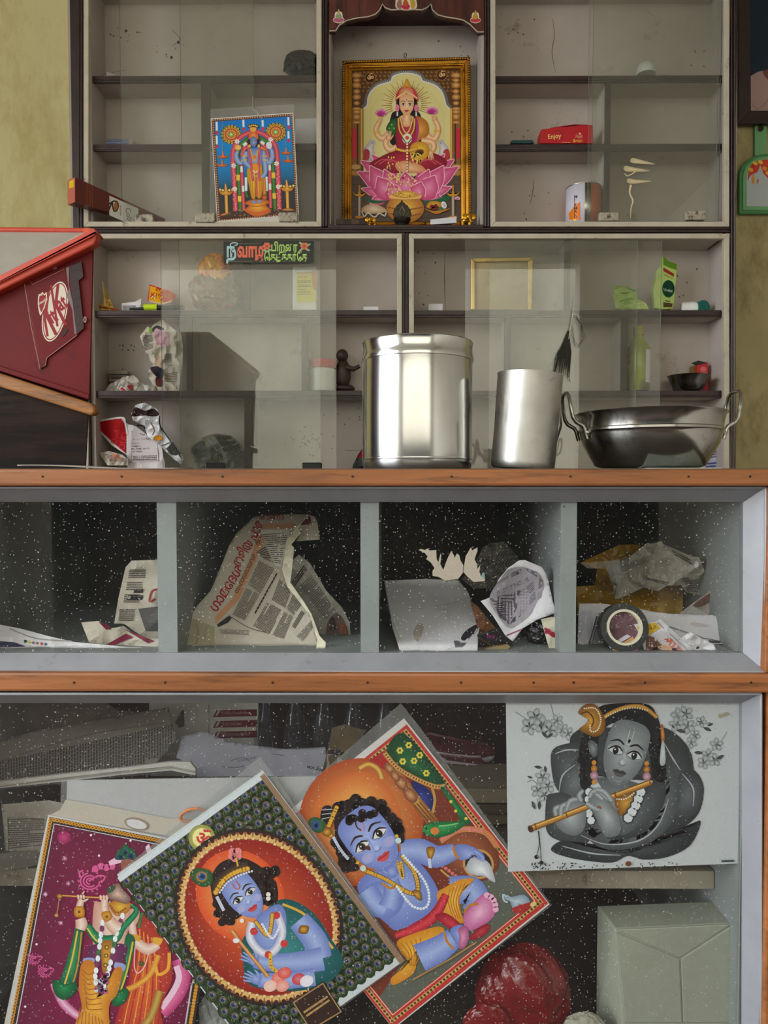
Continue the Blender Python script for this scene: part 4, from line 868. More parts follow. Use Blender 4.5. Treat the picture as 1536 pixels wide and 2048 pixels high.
def wp2(a):
    a.P([(945, 60), (985, 100), (1055, 125), (1050, 172), (945, 130)], (96, 140, 34), False); a.P([(945, 150), (1030, 200), (1028, 226), (945, 178)], (160, 40, 34), False); a.E(985, 322, 50, 70, (22, 70, 44), 0); a.E(985, 322, 45, 64, (16, 58, 38)); a.T('Himalaya', 940, 338, 34, (190, 206, 190), 8, .01, .62, .2)
    a.P([(945, 430), (1020, 440), (1014, 470), (945, 470)], (90, 70, 40), False); a.lines([(960, 410), (1000, 420), (1000, 432), (960, 424)], 1, (60, 60, 30)); a.lines([(955, 205), (1020, 238), (1020, 246), (955, 215)], 1, (120, 60, 40))
paper_thing('wet_wipes_pack', 'upright green wet wipes packet with a dark oval badge', 'wipes packet', [(940, 58), (985, 100), (1056, 125), (1050, 200), (1032, 420), (1018, 480), (878, 480), (866, 330), (895, 170), (938, 130)], KW, crumple(2.055, .006, 40, 37), 'wipes_green', 'wet wipes packets on the shelf', 3.5, wp2, False, .02)
c = kw(1150, 425, 2.06); g = KW[2] / PPM(2.06); t = thing('lotion_bottle', 'white bottle lying on its side with a teal cap', 'bottle', kw(1200, 482, 2.06)); ax = Matrix.Rotation(math.radians(70), 3, 'Y')
zc = Z(621, YC) + 54 * g
c = kw(1100, 425, 2.07); c.z = zc; d_ = Vector((1, -.25, 0)).normalized(); Mx = d_.to_track_quat('Z', 'Y').to_matrix()
MB().lathe([(0, 0), (44 * g, 0), (52 * g, 8 * g), (54 * g, 90 * g), (44 * g, 120 * g), (36 * g, 124 * g), (36 * g, 136 * g)], c, 32, Mx).build('body', 'white_plastic', t, 40)
c2 = c + d_ * 130 * g; c2.y -= .004; Mc = Vector((.35, -1, 0)).normalized().to_track_quat('Z', 'Y').to_matrix(); c2.x += 18 * g
MB().lathe([(0, 0), (56 * g, 0), (60 * g, 8 * g), (60 * g, 56 * g), (56 * g, 62 * g), (0, 58 * g)], c2 + Vector((0, .016, 0)), 32, Mc).build('cap', mat('teal_plastic', (10, 104, 98), .4), t, 40)
c = at(1276, 783, 2.065); g = 1 / PPM(2.065); t = thing('oil_bottle', 'tall yellow green bottle with a white label behind the glass', 'bottle', c)
MB().lathe([(0, 0), (20 * g, 0), (22 * g, 3 * g), (22 * g, 78 * g), (20 * g, 88 * g), (10 * g, 102 * g), (8 * g, 106 * g), (8 * g, 112 * g)], c, 36).build('body', mat('oil_green', (156, 166, 40), .15, 0, .35, 12, (96, 92, 60), (.5, .6), 9), t, 50)
MB().lathe([(10 * g, 111 * g), (10.5 * g, 113 * g), (10.5 * g, 126 * g), (9 * g, 128 * g), (0, 128 * g)], c, 24).build('cap', mat('cap_yellow', (176, 160, 70), .4), t, 40)
mb = MB(); mb.add([c + Vector((22.4 * g * math.cos(x), 22.4 * g * math.sin(x), zz * g)) for zz in (16, 80) for x in [math.radians(290 + i * 12) for i in range(7)]], [(i, i + 1, i + 8, i + 7) for i in range(6)]); mb.build('label', 'white_paper', t)
c = at(1376, 783, 2.05); g = 1 / PPM(2.05); steel('dark_steel', (120, 118, 114), .25, .1)
MB_ = MB().lathe([(0, .001), (24 * g, .001), (28 * g, 3 * g), (34 * g, 16 * g), (38 * g, 29 * g), (40 * g, 31 * g), (38 * g, 31.5 * g), (32 * g, 16 * g), (24 * g, 4 * g), (0, 3 * g)], c, 48)
tag(MB_.build('steel_bowl', 'dark_steel', None, 45), 'small dark steel bowl in front of the red carton', 'bowl')
t = thing('medicine_carton', 'small upright red carton with an open flap behind the steel bowl', 'box', at(1400, 783, 2.085))
solid_px([(1232, 928), (1318, 912), (1320, 1138), (1225, 1138)], KW, 2.078, .022, 'carton', mat('carton_red', (190, 40, 48), .45), t, .0008)
solid_px([(1190, 912), (1240, 893), (1318, 912), (1232, 930)], KW, 2.077, .008, 'flap', 'black_plastic', t, .0005); solid_px([(1178, 945), (1240, 925), (1240, 1030), (1180, 1030)], KW, 2.092, .008, 'side_tab', mat('card_ochre', (120, 100, 40), .6), t, .0005)
a = Art(KW, flat(2.078)); a.P([(1236, 932), (1316, 916), (1318, 1130), (1228, 1130)], (194, 44, 52), False); a.E(1280, 965, 26, 22, (216, 110, 110)); a.lines([(1250, 990), (1308, 985), (1308, 1050), (1250, 1055)], 4, (220, 130, 130)); a.build('carton_print', t)
paper_thing('blue_packet', 'white and blue printed packet at the end of the bottom shelf', 'packet', [(1398, 950), (1412, 905), (1432, 878), (1441, 880), (1441, 965), (1395, 965)], (0, 0, 1), crumple(2.05, .006, 18, 41), mat('pale_blue_paper', (190, 190, 222), .5), None, 4., lambda a: (a.lines([(1418, 895), (1438, 890), (1438, 915), (1412, 918)], 5, (90, 90, 130)), a.lines([(1412, 925), (1438, 922), (1438, 935), (1410, 936)], 2, (70, 80, 140))))
# ------------------------------------------------------------------ things hanging on the right wall
KP = (1440, 0, 96 / 410); YWl = YB
t = thing('portrait_frame', 'dark wooden framed portrait hanging high on the right wall', 'picture frame', at(1560, 250, YWl - .02))
O = [(1478, -160), (1660, -160), (1660, 246), (1478, 246)]; I = [(1500, -140), (1640, -140), (1640, 222), (1500, 222)]
for i in range(4):
    j = (i + 1) % 4; r = MB().prism([at(*O[i], YWl - .03), at(*O[j], YWl - .03), at(*I[j], YWl - .022), at(*I[i], YWl - .022)], (0, .02, 0)).build('frame_bar', 'dark_wood', t, 0, .002)
MB().pbox(1496, -145, 1645, 226, YWl - .016, YWl - .002).build('backing', 'dark_card', t)
a = Art(KP, flat(YWl - .016)); a.P([(250, -620), (860, -620), (860, 950), (262, 950)], (22, 42, 60), False); a.P([(262, 650), (320, 615), (410, 595), (520, 600), (860, 620), (860, 946), (264, 946)], (176, 146, 146), False); a.P([(365, 610), (420, 590), (480, 560), (540, 620), (440, 690), (390, 660)], (120, 74, 70)); a.S([(270, 880), (330, 930), (430, 830)], 6, (140, 110, 112)); a.build('portrait', t)
t = thing('plastic_mirror', 'small arched green plastic mirror hanging below the portrait', 'mirror', at(1530, 430, YWl - .01))
mat('mint_plastic', (116, 176, 122), .4, 0, .05); mat('mint_plastic_dark', (72, 140, 86), .4, 0, .05)
arch = lambda x0, x1, yt, yb, rr: [(x0, yb), (x0, yt + rr)] + [(x0 + (x1 - x0) / 2 * (1 - math.cos(an)), yt + rr - rr * math.sin(an)) for an in [math.pi * i / 14 for i in range(1, 14)]] + [(x1, yt + rr), (x1, yb)]
AP = lambda pts, Y, d, n, m, b=.002: MB().prism([at(KP[0] + x * KP[2], y * KP[2], Y) for x, y in pts], (0, d, 0)).build(n, m, t, 0, b)
AP([(298, 1075), (400, 1075), (400, 1330), (298, 1330)], YWl - .012, .01, 'hanging_tab', 'mint_plastic', .001)
AP(arch(165, 640, 1310, 1825, 190), YWl - .016, .014, 'frame', 'mint_plastic_dark', .004); AP(arch(195, 610, 1335, 1795, 180), YWl - .019, .004, 'frame_step', 'mint_plastic', .0015)
AP(arch(228, 578, 1360, 1762, 165), YWl - .0195, .001, 'mirror_glass', mat('mirror_glass', (190, 200, 206), .25, .3, .03), 0)  # pale base colour stands in for the white the mirror reflects
c = at(KP[0] + 348 * KP[2], 1098 * KP[2], YWl - .014); MB().lathe([(.0075, -.003), (.0075, .002), (.004, .004), (0, .004)], c, 14, RX(90)).build('screw', 'screw', t)
a = Art(KP, flat(YWl - .0195))
lf = [(236, 1545), (240, 1480), (270, 1400), (330, 1370), (400, 1362), (470, 1372), (540, 1420), (570, 1490), (570, 1560), (410, 1525), (370, 1480), (345, 1410), (320, 1470), (260, 1500)]
a.P(lf, (214, 70, 50), False)
for x, y, c_ in ((262, 1450, (230, 180, 50)), (300, 1395, (236, 200, 70)), (345, 1385, (236, 210, 90)), (380, 1440, (230, 160, 60)), (285, 1420, (206, 50, 44)), (410, 1480, (236, 190, 80)), (450, 1430, (220, 90, 60))): a.E(x, y, 22, 16, c_, 30)
a.E(282, 1535, 12, 42, (220, 150, 50), 8).E(322, 1550, 8, 24, (214, 120, 50), 12); a.build('leaf_decal', t)
# ------------------------------------------------------------------ inside the counter, upper compartments
K1 = (0, 960, 760 / 1536); ZMIN = ZF + .0006
def slope(Yb, pyb, Yt, pyt): return lambda px, py: (Yt - Yb) * max(0, min(1, (pyb - py) / (pyb - pyt)))
INK = (74, 68, 64)
paper_thing('newspaper_roll', 'rolled white newspaper edge lying along the compartment floor', 'newspaper', [(-40, 580), (0, 585), (80, 600), (200, 632), (300, 655), (380, 662), (520, 676), (572, 702), (-40, 704)], K1, crumple(1.16, .012, 60, 3, bend=lambda px, py: .0015 * (1306 - py) * .3), 'white_paper', 'newspapers in the counter', 6., lambda a: (a.D([(104, 651)], 7, (40, 70, 50)), a.D([(120, 655)], 6, (200, 190, 60)), a.D([(136, 657), (152, 659)], 6, (150, 120, 140)), a.D([(170, 661)], 6, (200, 60, 60)), a.D([(186, 663)], 6, (40, 100, 130)), a.P([(0, 650), (60, 655), (160, 690), (0, 700)], (60, 62, 90), False), a.S([(40, 600), (150, 640), (290, 650)], 5, (160, 154, 146))))
def n1(a):
    for i in range(3): a.lines([(525 - i * 10, 360 + i * 50), (590 - i * 12, 360 + i * 50), (588 - i * 12, 396 + i * 50), (520 - i * 10, 396 + i * 50)], 5, INK, seed=i)
    a.P([(520, 465), (580, 465), (575, 484), (512, 484)], (40, 36, 36), False); a.T('SPORTS', 516, 480, 17, (200, 196, 186), 0, .02); a.P([(545, 440), (580, 440), (578, 456), (540, 456)], (60, 56, 54), False); a.T('TV', 552, 454, 14, (200, 196, 186), 0, .02)
    a.S([(640, 440), (615, 450), (605, 490), (630, 480)], 7, (160, 50, 56)); a.P([(560, 520), (640, 510), (640, 610), (590, 610)], (96, 92, 92), False); a.lines([(485, 520), (550, 520), (540, 570), (480, 570)], 6, INK)
paper_thing('newspaper_page', 'upright sports page leaning on the first partition', 'newspaper', [(462, 580), (478, 480), (508, 352), (532, 326), (655, 322), (655, 640), (600, 650), (500, 580)], K1, crumple(1.21, .012, 50, 8), 'news_paper', 'newspapers in the counter', 6., n1)
paper_thing('newspaper_fold', 'folded newspaper with a maroon strip in front of the sports page', 'newspaper', [(328, 575), (400, 570), (440, 602), (500, 590), (565, 642), (645, 640), (645, 694), (420, 690), (360, 655)], K1, crumple(1.17, .012, 40, 15), 'news_paper', 'newspapers in the counter', 5., lambda a: (a.P([(400, 574), (440, 585), (450, 604), (430, 604)], (110, 24, 50), False), a.P([(430, 665), (510, 620), (540, 635), (460, 668)], (130, 40, 66), False), a.P([(500, 600), (600, 640), (625, 650), (600, 660)], (120, 40, 60), False)))
K5 = (360, 1010, 380 / 1536)
bend = slope(1.16, 1306, 1.30, 1025)
sf = crumple(1.175, .007, 90, 21, bend=bend)
def n2(a):
    a.P([(285, 900), (420, 760), (540, 500), (640, 230), (690, 270), (600, 480), (480, 760), (290, 960)], (206, 150, 112), False); a.P([(640, 150), (940, 148), (910, 190), (660, 192)], (206, 150, 112), False)
    a.T('ഗാമേദശ', 296, 868, 118, (168, 34, 50), -58, .02, .82); a.T('തളിയ പാര', 486, 505, 118, (168, 34, 50), -61, .02, .64); a.T('കാണാ', 640, 116, 60, (176, 50, 60), 0, .015)
    a.T('സഹായമായവര', 468, 716, 54, (70, 40, 30), -64, .012, .82); a.T('ദിനം', 634, 330, 54, (70, 40, 30), -60, .012, .8)
    T_ = (78, 72, 68)
    a.P([(650, 205), (895, 198), (815, 500), (770, 490), (720, 360)], (222, 218, 208), False)
    a.lines([(664, 232), (880, 216), (812, 480), (768, 470)], 15, T_, .5); a.lines([(425, 884), (535, 668), (645, 722), (525, 930)], 12, T_, .5); a.lines([(552, 640), (640, 446), (765, 512), (650, 716)], 12, T_, .5, seed=3)
    a.lines([(590, 975), (705, 785), (830, 850), (720, 1045)], 13, T_, .5, seed=4); a.lines([(745, 1050), (845, 860), (915, 900), (840, 1080)], 9, T_, .5, seed=5); a.lines([(742, 765), (805, 595), (900, 690), (850, 830)], 10, T_, .5, seed=6); a.lines([(860, 835), (915, 715), (985, 800), (920, 890)], 8, T_, .5, seed=7)
    a.lines([(615, 380), (690, 330), (760, 470), (690, 440)], 8, (60, 56, 54), .6); a.lines([(600, 870), (780, 545), (792, 552), (614, 878)], 1, (40, 38, 38), .8, (.05, .09), .012); a.lines([(905, 975), (980, 850), (1010, 870), (930, 1000)], 3, (50, 48, 46), .6)
    a.P([(300, 965), (400, 890), (420, 910), (390, 950), (310, 985)], (50, 46, 44), False); a.S([(415, 905), (560, 990), (700, 1030)], 5, (60, 56, 54)); a.lines([(320, 1000), (560, 1010), (560, 1050), (330, 1040)], 4, (120, 114, 106)); a.lines([(940, 1060), (1060, 930), (1080, 1000), (990, 1100)], 7, (110, 104, 98))
    a.P([(50, 930), (120, 920), (280, 980), (280, 1190), (45, 1190)], (170, 160, 130), False); a.S([(130, 950), (150, 1050), (110, 1180)], 14, (140, 130, 100)); a.S([(220, 980), (200, 1080), (200, 1180)], 12, (146, 136, 106))
paper_thing('malayalam_newspaper', 'large bent newspaper with a red headline and an orange band', 'newspaper', [(62, 925), (150, 800), (250, 690), (330, 500), (400, 320), (455, 232), (600, 92), (880, 72), (1035, 76), (970, 165), (905, 262), (862, 300), (850, 480), (862, 640), (1000, 800), (1060, 900), (1112, 1100), (1105, 1192), (45, 1192)], K5, sf, 'news_paper', 'newspapers in the counter', 6., n2, shade=50)
paper_thing('torn_margin', 'curled cream torn margin of the red headline newspaper', 'newspaper', [(1040, 78), (1000, 110), (958, 190), (975, 230), (900, 318), (922, 345), (910, 480), (892, 628), (1000, 780), (1062, 880), (1130, 1060), (1178, 1110), (1172, 1192), (1098, 1192), (1110, 1090), (1050, 890), (868, 660), (825, 520), (862, 290), (940, 180)], K5, crumple(1.155, .008, 30, 27, bend=bend), mat('cream_paper', (228, 220, 196), .7, 0, .05), 'newspapers in the counter', 5.)
paper_thing('newspaper_flap', 'turned over newspaper flap with a maroon stamp', 'newspaper', [(1035, 76), (1090, 95), (1112, 150), (1130, 280), (940, 292), (974, 232), (960, 190), (1000, 110)], K5, crumple(1.165, .004, 40, 33, bend=bend), 'news_paper', 'newspapers in the counter', 6., lambda a: a.P([(1000, 130), (1050, 85), (1066, 155), (975, 162)], (120, 40, 56), False))
def n3(a):
    a.lines([(905, 620), (1000, 480), (1030, 520), (930, 660)], 3, (50, 46, 46), .7); a.lines([(970, 650), (1060, 560), (1260, 850), (1180, 930)], 22, (96, 90, 84), .5); a.P([(1190, 960), (1270, 870), (1340, 960), (1360, 1070), (1300, 1190), (1190, 1190)], (110, 86, 76)); a.P([(1290, 990), (1330, 970), (1370, 1060), (1350, 1080)], (150, 84, 50)); a.P([(1200, 960), (1240, 900), (1260, 1000), (1220, 1020)], (60, 50, 60)); a.S([(1200, 1050), (1250, 1100), (1280, 1180)], 14, (90, 110, 130))
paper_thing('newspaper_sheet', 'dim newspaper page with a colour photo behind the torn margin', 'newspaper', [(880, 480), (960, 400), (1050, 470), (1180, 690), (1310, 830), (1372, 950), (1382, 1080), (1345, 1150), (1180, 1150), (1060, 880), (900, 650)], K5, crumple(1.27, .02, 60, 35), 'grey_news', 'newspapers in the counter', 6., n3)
K6 = (830, 1060, 300 / 1536)
b3 = slope(1.15, 1290, 1.36, 1165)
def wf(a): a.P([(470, 1112), (500, 1050), (560, 1000), (640, 962), (645, 1010), (600, 1070), (520, 1130)], (52, 48, 60)); a.S([(300, 1228), (480, 1150), (600, 1060), (648, 975)], 10, (236, 232, 240)); a.S([(200, 782), (400, 740), (548, 690)], 5, (180, 176, 184)); a.P([(395, 1130), (440, 1130), (470, 1150), (530, 1152), (480, 1195), (410, 1200)], (110, 104, 110), False); a.P([(30, 960), (90, 980), (60, 1100), (20, 1140), (-20, 1060)], (190, 182, 170)); a.S([(-310, 520), (-240, 900), (-150, 1130)], 10, (196, 192, 196))  # shade in the hollow of the fold is painted dark on the blank sheet
paper_thing('folded_white_sheet', 'blank white paper folded over on the compartment floor', 'paper', [(-310, 520), (100, 500), (450, 515), (545, 640), (625, 860), (665, 980), (648, 1070), (640, 1258), (-150, 1258), (-230, 1000)], K6, crumple(1.14, .006, 90, 43, bend=b3), 'white_paper', None, 6., wf, shade=60)
def rp_(a):
    a.P([(760, 700), (860, 520), (960, 400), (1100, 375), (1240, 430), (1300, 500), (1310, 600), (1240, 740), (1180, 860), (1060, 960), (960, 1000), (850, 880)], (166, 160, 170)); a.P([(770, 700), (1080, 610), (1040, 800), (960, 970), (860, 880)], (96, 90, 100), False)
    a.lines([(790, 650), (1150, 480), (1170, 520), (800, 690)], 3, (60, 56, 64), .5, (.02, .05)); a.lines([(830, 740), (1000, 740), (960, 940), (860, 900)], 8, (48, 44, 52), .5); a.lines([(1080, 620), (1210, 520), (1240, 720), (1060, 900)], 13, (64, 60, 68), .5); a.P([(980, 440), (1085, 392), (1090, 440), (985, 485)], (120, 112, 122), False); a.E(1035, 440, 26, 18, (60, 54, 60)); a.P([(830, 545), (950, 460), (955, 490), (840, 555)], (130, 124, 132), False)
    a.P([(1130, 390), (1255, 430), (1245, 480), (1150, 420)], (110, 104, 114), False); a.P([(1270, 480), (1310, 520), (1305, 580), (1260, 610)], (120, 114, 122), False); a.P([(1255, 640), (1300, 600), (1290, 690), (1240, 720)], (150, 144, 152), False); a.P([(1000, 900), (1030, 880), (1030, 930), (970, 965)], (80, 76, 84), False); a.lines([(930, 1070), (1080, 1010), (1090, 1024), (940, 1086)], 1, (150, 60, 80), .7)
paper_thing('printed_paper_cone', 'white printed sheet rolled open into a cone', 'paper', [(672, 728), (770, 690), (860, 500), (950, 392), (1070, 310), (1125, 308), (1300, 378), (1352, 460), (1382, 600), (1442, 850), (1250, 920), (1100, 1010), (1002, 1142), (930, 1090), (800, 880)], K6, crumple(1.17, .01, 60, 47, bend=lambda px, py: .02 * max(0, 1 - math.hypot(px - 1030, py - 1195) / 60)), 'white_paper', None, 6., rp_, shade=60)
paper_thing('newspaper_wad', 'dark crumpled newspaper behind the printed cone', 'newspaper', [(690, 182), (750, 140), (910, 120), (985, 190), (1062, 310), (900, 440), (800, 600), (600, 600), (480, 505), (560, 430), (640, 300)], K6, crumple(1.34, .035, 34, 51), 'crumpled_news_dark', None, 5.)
a = Art(K6, flat(YG + .0045), 1.6e-5, -.0008)
tb = (206, 192, 176)
for q in ([(35, 205), (60, 195), (100, 205), (130, 190), (150, 210), (218, 205), (222, 300), (240, 330), (262, 240), (270, 260), (260, 350), (290, 410), (330, 300), (372, 215), (385, 240), (400, 260), (405, 290), (430, 240), (455, 260), (465, 310), (495, 360), (490, 440), (440, 505), (300, 515), (240, 480), (180, 470), (180, 420), (200, 390), (160, 330), (115, 300), (130, 270), (100, 235)],
          [(500, 380), (520, 270), (560, 200), (575, 178), (585, 210), (642, 178), (640, 215), (610, 300), (635, 350), (640, 400), (668, 360), (660, 430), (680, 480), (695, 435), (712, 440), (715, 525), (600, 532), (540, 480), (495, 430)]): a.P(q, tb, False)
for i in range(26):
    x, y = random.uniform(200, 470), random.uniform(330, 490); a.S([(x, y), (x + random.uniform(-10, 25), y - random.uniform(8, 22))], 3, (176, 156, 138), False, i == 0)
a.P([(680, 470), (695, 435), (712, 440), (714, 500), (690, 500)], (150, 180, 180), False); a.build('torn_paper_residue', gu, 'paper_ink')
paper_thing('striped_cloth', 'cream cloth edge with a red stripe beside the partition', 'cloth', [(1290, 915), (1400, 890), (1462, 900), (1462, 1258), (1385, 1258), (1340, 1100)], K6, crumple(1.16, .006, 30, 53), 'cream_paper', None, 5., lambda a: a.P([(1322, 1000), (1370, 1010), (1400, 1040), (1460, 1060), (1460, 1112), (1400, 1092), (1360, 1060), (1330, 1060)], (176, 40, 70), False))
paper_thing('brown_card', 'brown printed card lying under the paper cone', 'card', [(560, 720), (640, 780), (830, 1010), (660, 1065), (600, 860)], K6, crumple(1.2, .004, 40, 55), mat('brown_print', (112, 70, 34), .6, 0, .25, 60, (60, 38, 22), (.52, .6), 90))
wad('dark_pouch', 'dark plastic pouch crumpled under the paper cone', 'pouch', 1078, 1256, 1.2, 38, .035, 27, mat('dark_film', (34, 30, 32), .3, 0, .3, 20), 9, None, .3, 1.8)
t = thing('gift_packet', 'flat black packet with small pink lettering', 'packet', at(985, 1305, 1.16)); solid_px([(640, 1075), (850, 1020), (1020, 1160), (700, 1215), (640, 1200)], K6, 1.165, .006, 'packet', 'dark_film', t, .001)
a = Art(K6, flat(1.165)); a.T('Wiz', 730, 1112, 50, (150, 50, 120), -4, .01, 1, .3); a.S([(650, 1100), (780, 1180)], 12, (96, 76, 50), False); a.build('lettering', t)
tag(solid_px([(640, 1250), (700, 1215), (960, 1178), (980, 1200), (930, 1250)], K6, 1.15, .012, 'tan_strip', mat('tan_strip', (150, 128, 84), .6, 0, .2, 30)), 'tan cardboard strip on the floor by the folded white sheet', 'cardboard')
K7 = (1150, 1060, 340 / 1536); K7b = (1150, 1180, 340 / 1536)
mat('yellow_plastic', (176, 132, 24), .4, 0, .2, 14)
paper_thing('yellow_bag', 'yellow plastic carrier bag under the crumpled newspaper', 'bag', [(45, 300), (190, 230), (400, 135), (530, 130), (590, 140), (600, 330), (980, 520), (970, 760), (880, 780), (20, 780), (15, 510), (180, 500), (200, 350)], K7, crumple(1.33, .03, 50, 57), 'yellow_plastic', None, 6.)
def nw4(a): a.lines([(870, 180), (1060, 270), (1060, 320), (900, 230)], 2, (60, 56, 54), .7); a.lines([(620, 420), (850, 470), (830, 500), (620, 440)], 2, (70, 66, 64), .6); a.lines([(960, 430), (1020, 420), (1110, 560), (1020, 560)], 8, (80, 76, 72), .5); a.P([(1070, 290), (1110, 285), (1110, 350), (1085, 340)], (206, 202, 198)); a.lines([(390, 320), (700, 220), (720, 260), (430, 380)], 4, (110, 104, 98), .4)
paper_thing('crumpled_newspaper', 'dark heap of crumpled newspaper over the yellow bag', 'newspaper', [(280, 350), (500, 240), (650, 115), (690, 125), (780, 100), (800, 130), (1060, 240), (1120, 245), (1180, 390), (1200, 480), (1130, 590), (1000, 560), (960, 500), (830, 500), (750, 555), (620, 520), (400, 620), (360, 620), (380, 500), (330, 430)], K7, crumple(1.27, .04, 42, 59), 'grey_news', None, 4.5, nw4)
paper_thing('clear_bag', 'clear wrinkled plastic bag beside the newspaper heap', 'bag', [(50, 300), (280, 280), (500, 250), (520, 330), (420, 420), (380, 610), (330, 480), (280, 350), (110, 345)], K7, crumple(1.25, .02, 40, 60), 'plastic_film', None, 5.)
def cert(a):
    a.P([(30, 190), (150, 180), (200, 590), (20, 590)], (206, 204, 214), False); a.P([(195, 235), (560, 300), (640, 400), (560, 590), (120, 590)], (170, 166, 176), False); a.S([(125, 570), (195, 238), (400, 262), (560, 300)], 9, (30, 28, 32), False); a.S([(150, 570), (210, 255), (400, 280), (540, 312)], 4, (30, 28, 32), False)
    a.T('An outstanding day & of', 200, 222, 30, (50, 46, 52), 8, .01, .95, .3); a.E(238, 310, 16, 30, (90, 86, 94), 15); a.E(238, 310, 9, 20, (180, 176, 186), 15); a.S([(1150, 432), (1330, 465), (1500, 485)], 6, (30, 28, 30), False); a.P([(1200, 450), (1500, 492), (1500, 590), (1280, 590), (1220, 500)], (70, 66, 66), False); a.P([(1050, 290), (1200, 310), (1180, 330), (1060, 320)], (206, 190, 190)); a.S([(850, 330), (1000, 380), (1150, 430)], 14, (150, 146, 156))
paper_thing('printed_certificate', 'long white printed sheet with a black double border', 'paper', [(38, 122), (230, 122), (480, 150), (700, 195), (860, 215), (1230, 225), (1400, 262), (1500, 300), (1500, 578), (20, 578)], K7b, crumple(1.19, .008, 70, 61, bend=slope(1.19, 1308, 1.23, 1205)), 'white_paper', None, 6., cert, shade=60)
c = at(K7b[0] + 425 * K7b[2], K7b[1] + 500 * K7b[2], 1.15); g = K7b[2] / PPM(1.15); t = thing('tape_roll', 'roll of black insulating tape with a printed core', 'tape', at(1243, 1306, 1.15)); c.z = ZF + 200 * g
Mt = RX(78)
def ring(r0, r1, h0, h1): return MB().lathe([(r0 * g, h0), (r1 * g, h0), (r1 * g, h1), (r0 * g, h1), (r0 * g, h0)], c, 64, Mt)
def ringmb(r0, r1, h0, h1):
    m = ring(r0, r1, h0, h1); m.f = m.f[:64 * 4]; m.m = m.m[:64 * 4]; return m
ringmb(160, 215, -.012, .012).build('tape', mat('tape_black', (26, 28, 28), .35, 0, .25, 60), t, 40); ringmb(140, 161, -.0125, .0135).build('core', 'cream_paper', t, 40)
MB().lathe([(0, .004), (141 * g, .004)], c, 48, Mt).build('core_label', mat('core_label', (150, 110, 120), .6), t)
fm = Mt @ Vector((0, 0, 1)); a = Art(K7b, lambda px, py: (lambda d: CAM + d * ((c + fm * .0045 - CAM).dot(fm) / d.dot(fm)))(ray(px, py)), 1.2e-5, .0002)
a.P([(300, 500), (470, 400), (505, 420), (320, 530)], (206, 196, 210), False); a.P([(330, 540), (520, 420), (550, 470), (480, 560), (400, 570)], (196, 150, 96), False); a.T('TAPES', 330, 525, 34, (110, 70, 110), -32, .01); a.T('LIBER', 400, 562, 60, (60, 60, 120), -30, .02, .7); a.P([(520, 500), (560, 460), (565, 540), (520, 570)], (196, 120, 190)); a.build('core_print', t)
def pk(a):
    a.P([(560, 330), (720, 292), (765, 345), (620, 430)], (206, 166, 30), False); a.T('Big Nut', 606, 400, 58, (90, 60, 20), -26, .01, .8); a.P([(640, 420), (780, 365), (1010, 570), (650, 570)], (196, 190, 196), False); a.P([(645, 430), (700, 420), (780, 480), (760, 570), (650, 570)], (110, 76, 60)); a.P([(800, 440), (860, 430), (990, 570), (900, 570)], (196, 96, 70), False); a.P([(720, 530), (820, 490), (880, 540), (860, 570), (720, 570)], (206, 160, 120)); a.P([(690, 540), (740, 510), (760, 560), (700, 570)], (44, 38, 40)); a.P([(860, 540), (900, 520), (930, 570), (870, 570)], (40, 46, 66)); a.S([(740, 290), (1020, 570)], 8, (176, 120, 60), False)
paper_thing('snack_packet', 'white and yellow printed snack packet leaning beside the tape', 'packet', [(530, 310), (730, 285), (770, 258), (820, 310), (1010, 480), (1125, 570), (1000, 578), (630, 578), (600, 420)], K7b, crumple(1.145, .006, 40, 63), mat('packet_white', (206, 206, 214), .4), None, 5., pk)
paper_thing('paper_twist', 'small white crumpled paper twist near the snack packet', 'paper', [(960, 430), (1040, 378), (1200, 470), (1250, 490), (1285, 550), (1200, 565), (1120, 560), (1010, 490)], K7b, crumple(1.15, .012, 22, 67), 'white_paper', None, 4., lambda a: a.E(1105, 520, 16, 10, (30, 28, 30), -30))
paper_thing('flyer', 'pale pink flyer corner propped behind the certificate', 'paper', [(940, 215), (1050, 130), (1240, -5), (1290, 110), (1200, 225)], K7b, crumple(1.24, .006, 40, 69), mat('pink_paper', (176, 160, 156), .7), None, 5., lambda a: (a.P([(1060, 140), (1230, 20), (1240, 90), (1130, 150)], (110, 78, 70)), a.T('Onion', 1262, 108, 34, (50, 46, 46), -90, .01), a.P([(1000, 210), (1060, 140), (1200, 224)], (190, 190, 184), False)))
c = at(K7b[0] + 1310 * K7b[2], K7b[1] + 170 * K7b[2], 1.28); t = thing('round_plastic_lid', 'round clear plastic lid leaning in the corner of the counter', 'lid', c); g = K7b[2] / PPM(1.28); Ml = RX(70) @ RY(25)
MB().lathe([(0, 0), (84 * g, 0), (86 * g, .003), (84 * g, .006), (0, .004)], c, 40, Ml).build('disc', mat('olive_plastic', (124, 118, 70), .3, 0, .3, 30), t, 40); MB().tube([c + Ml @ Vector((100 * g * math.cos(i * math.pi / 20), 100 * g * math.sin(i * math.pi / 20), .003)) for i in range(40)], .004, 8, True).build('rim', mat('pale_rim', (170, 172, 160), .3), t, 60)
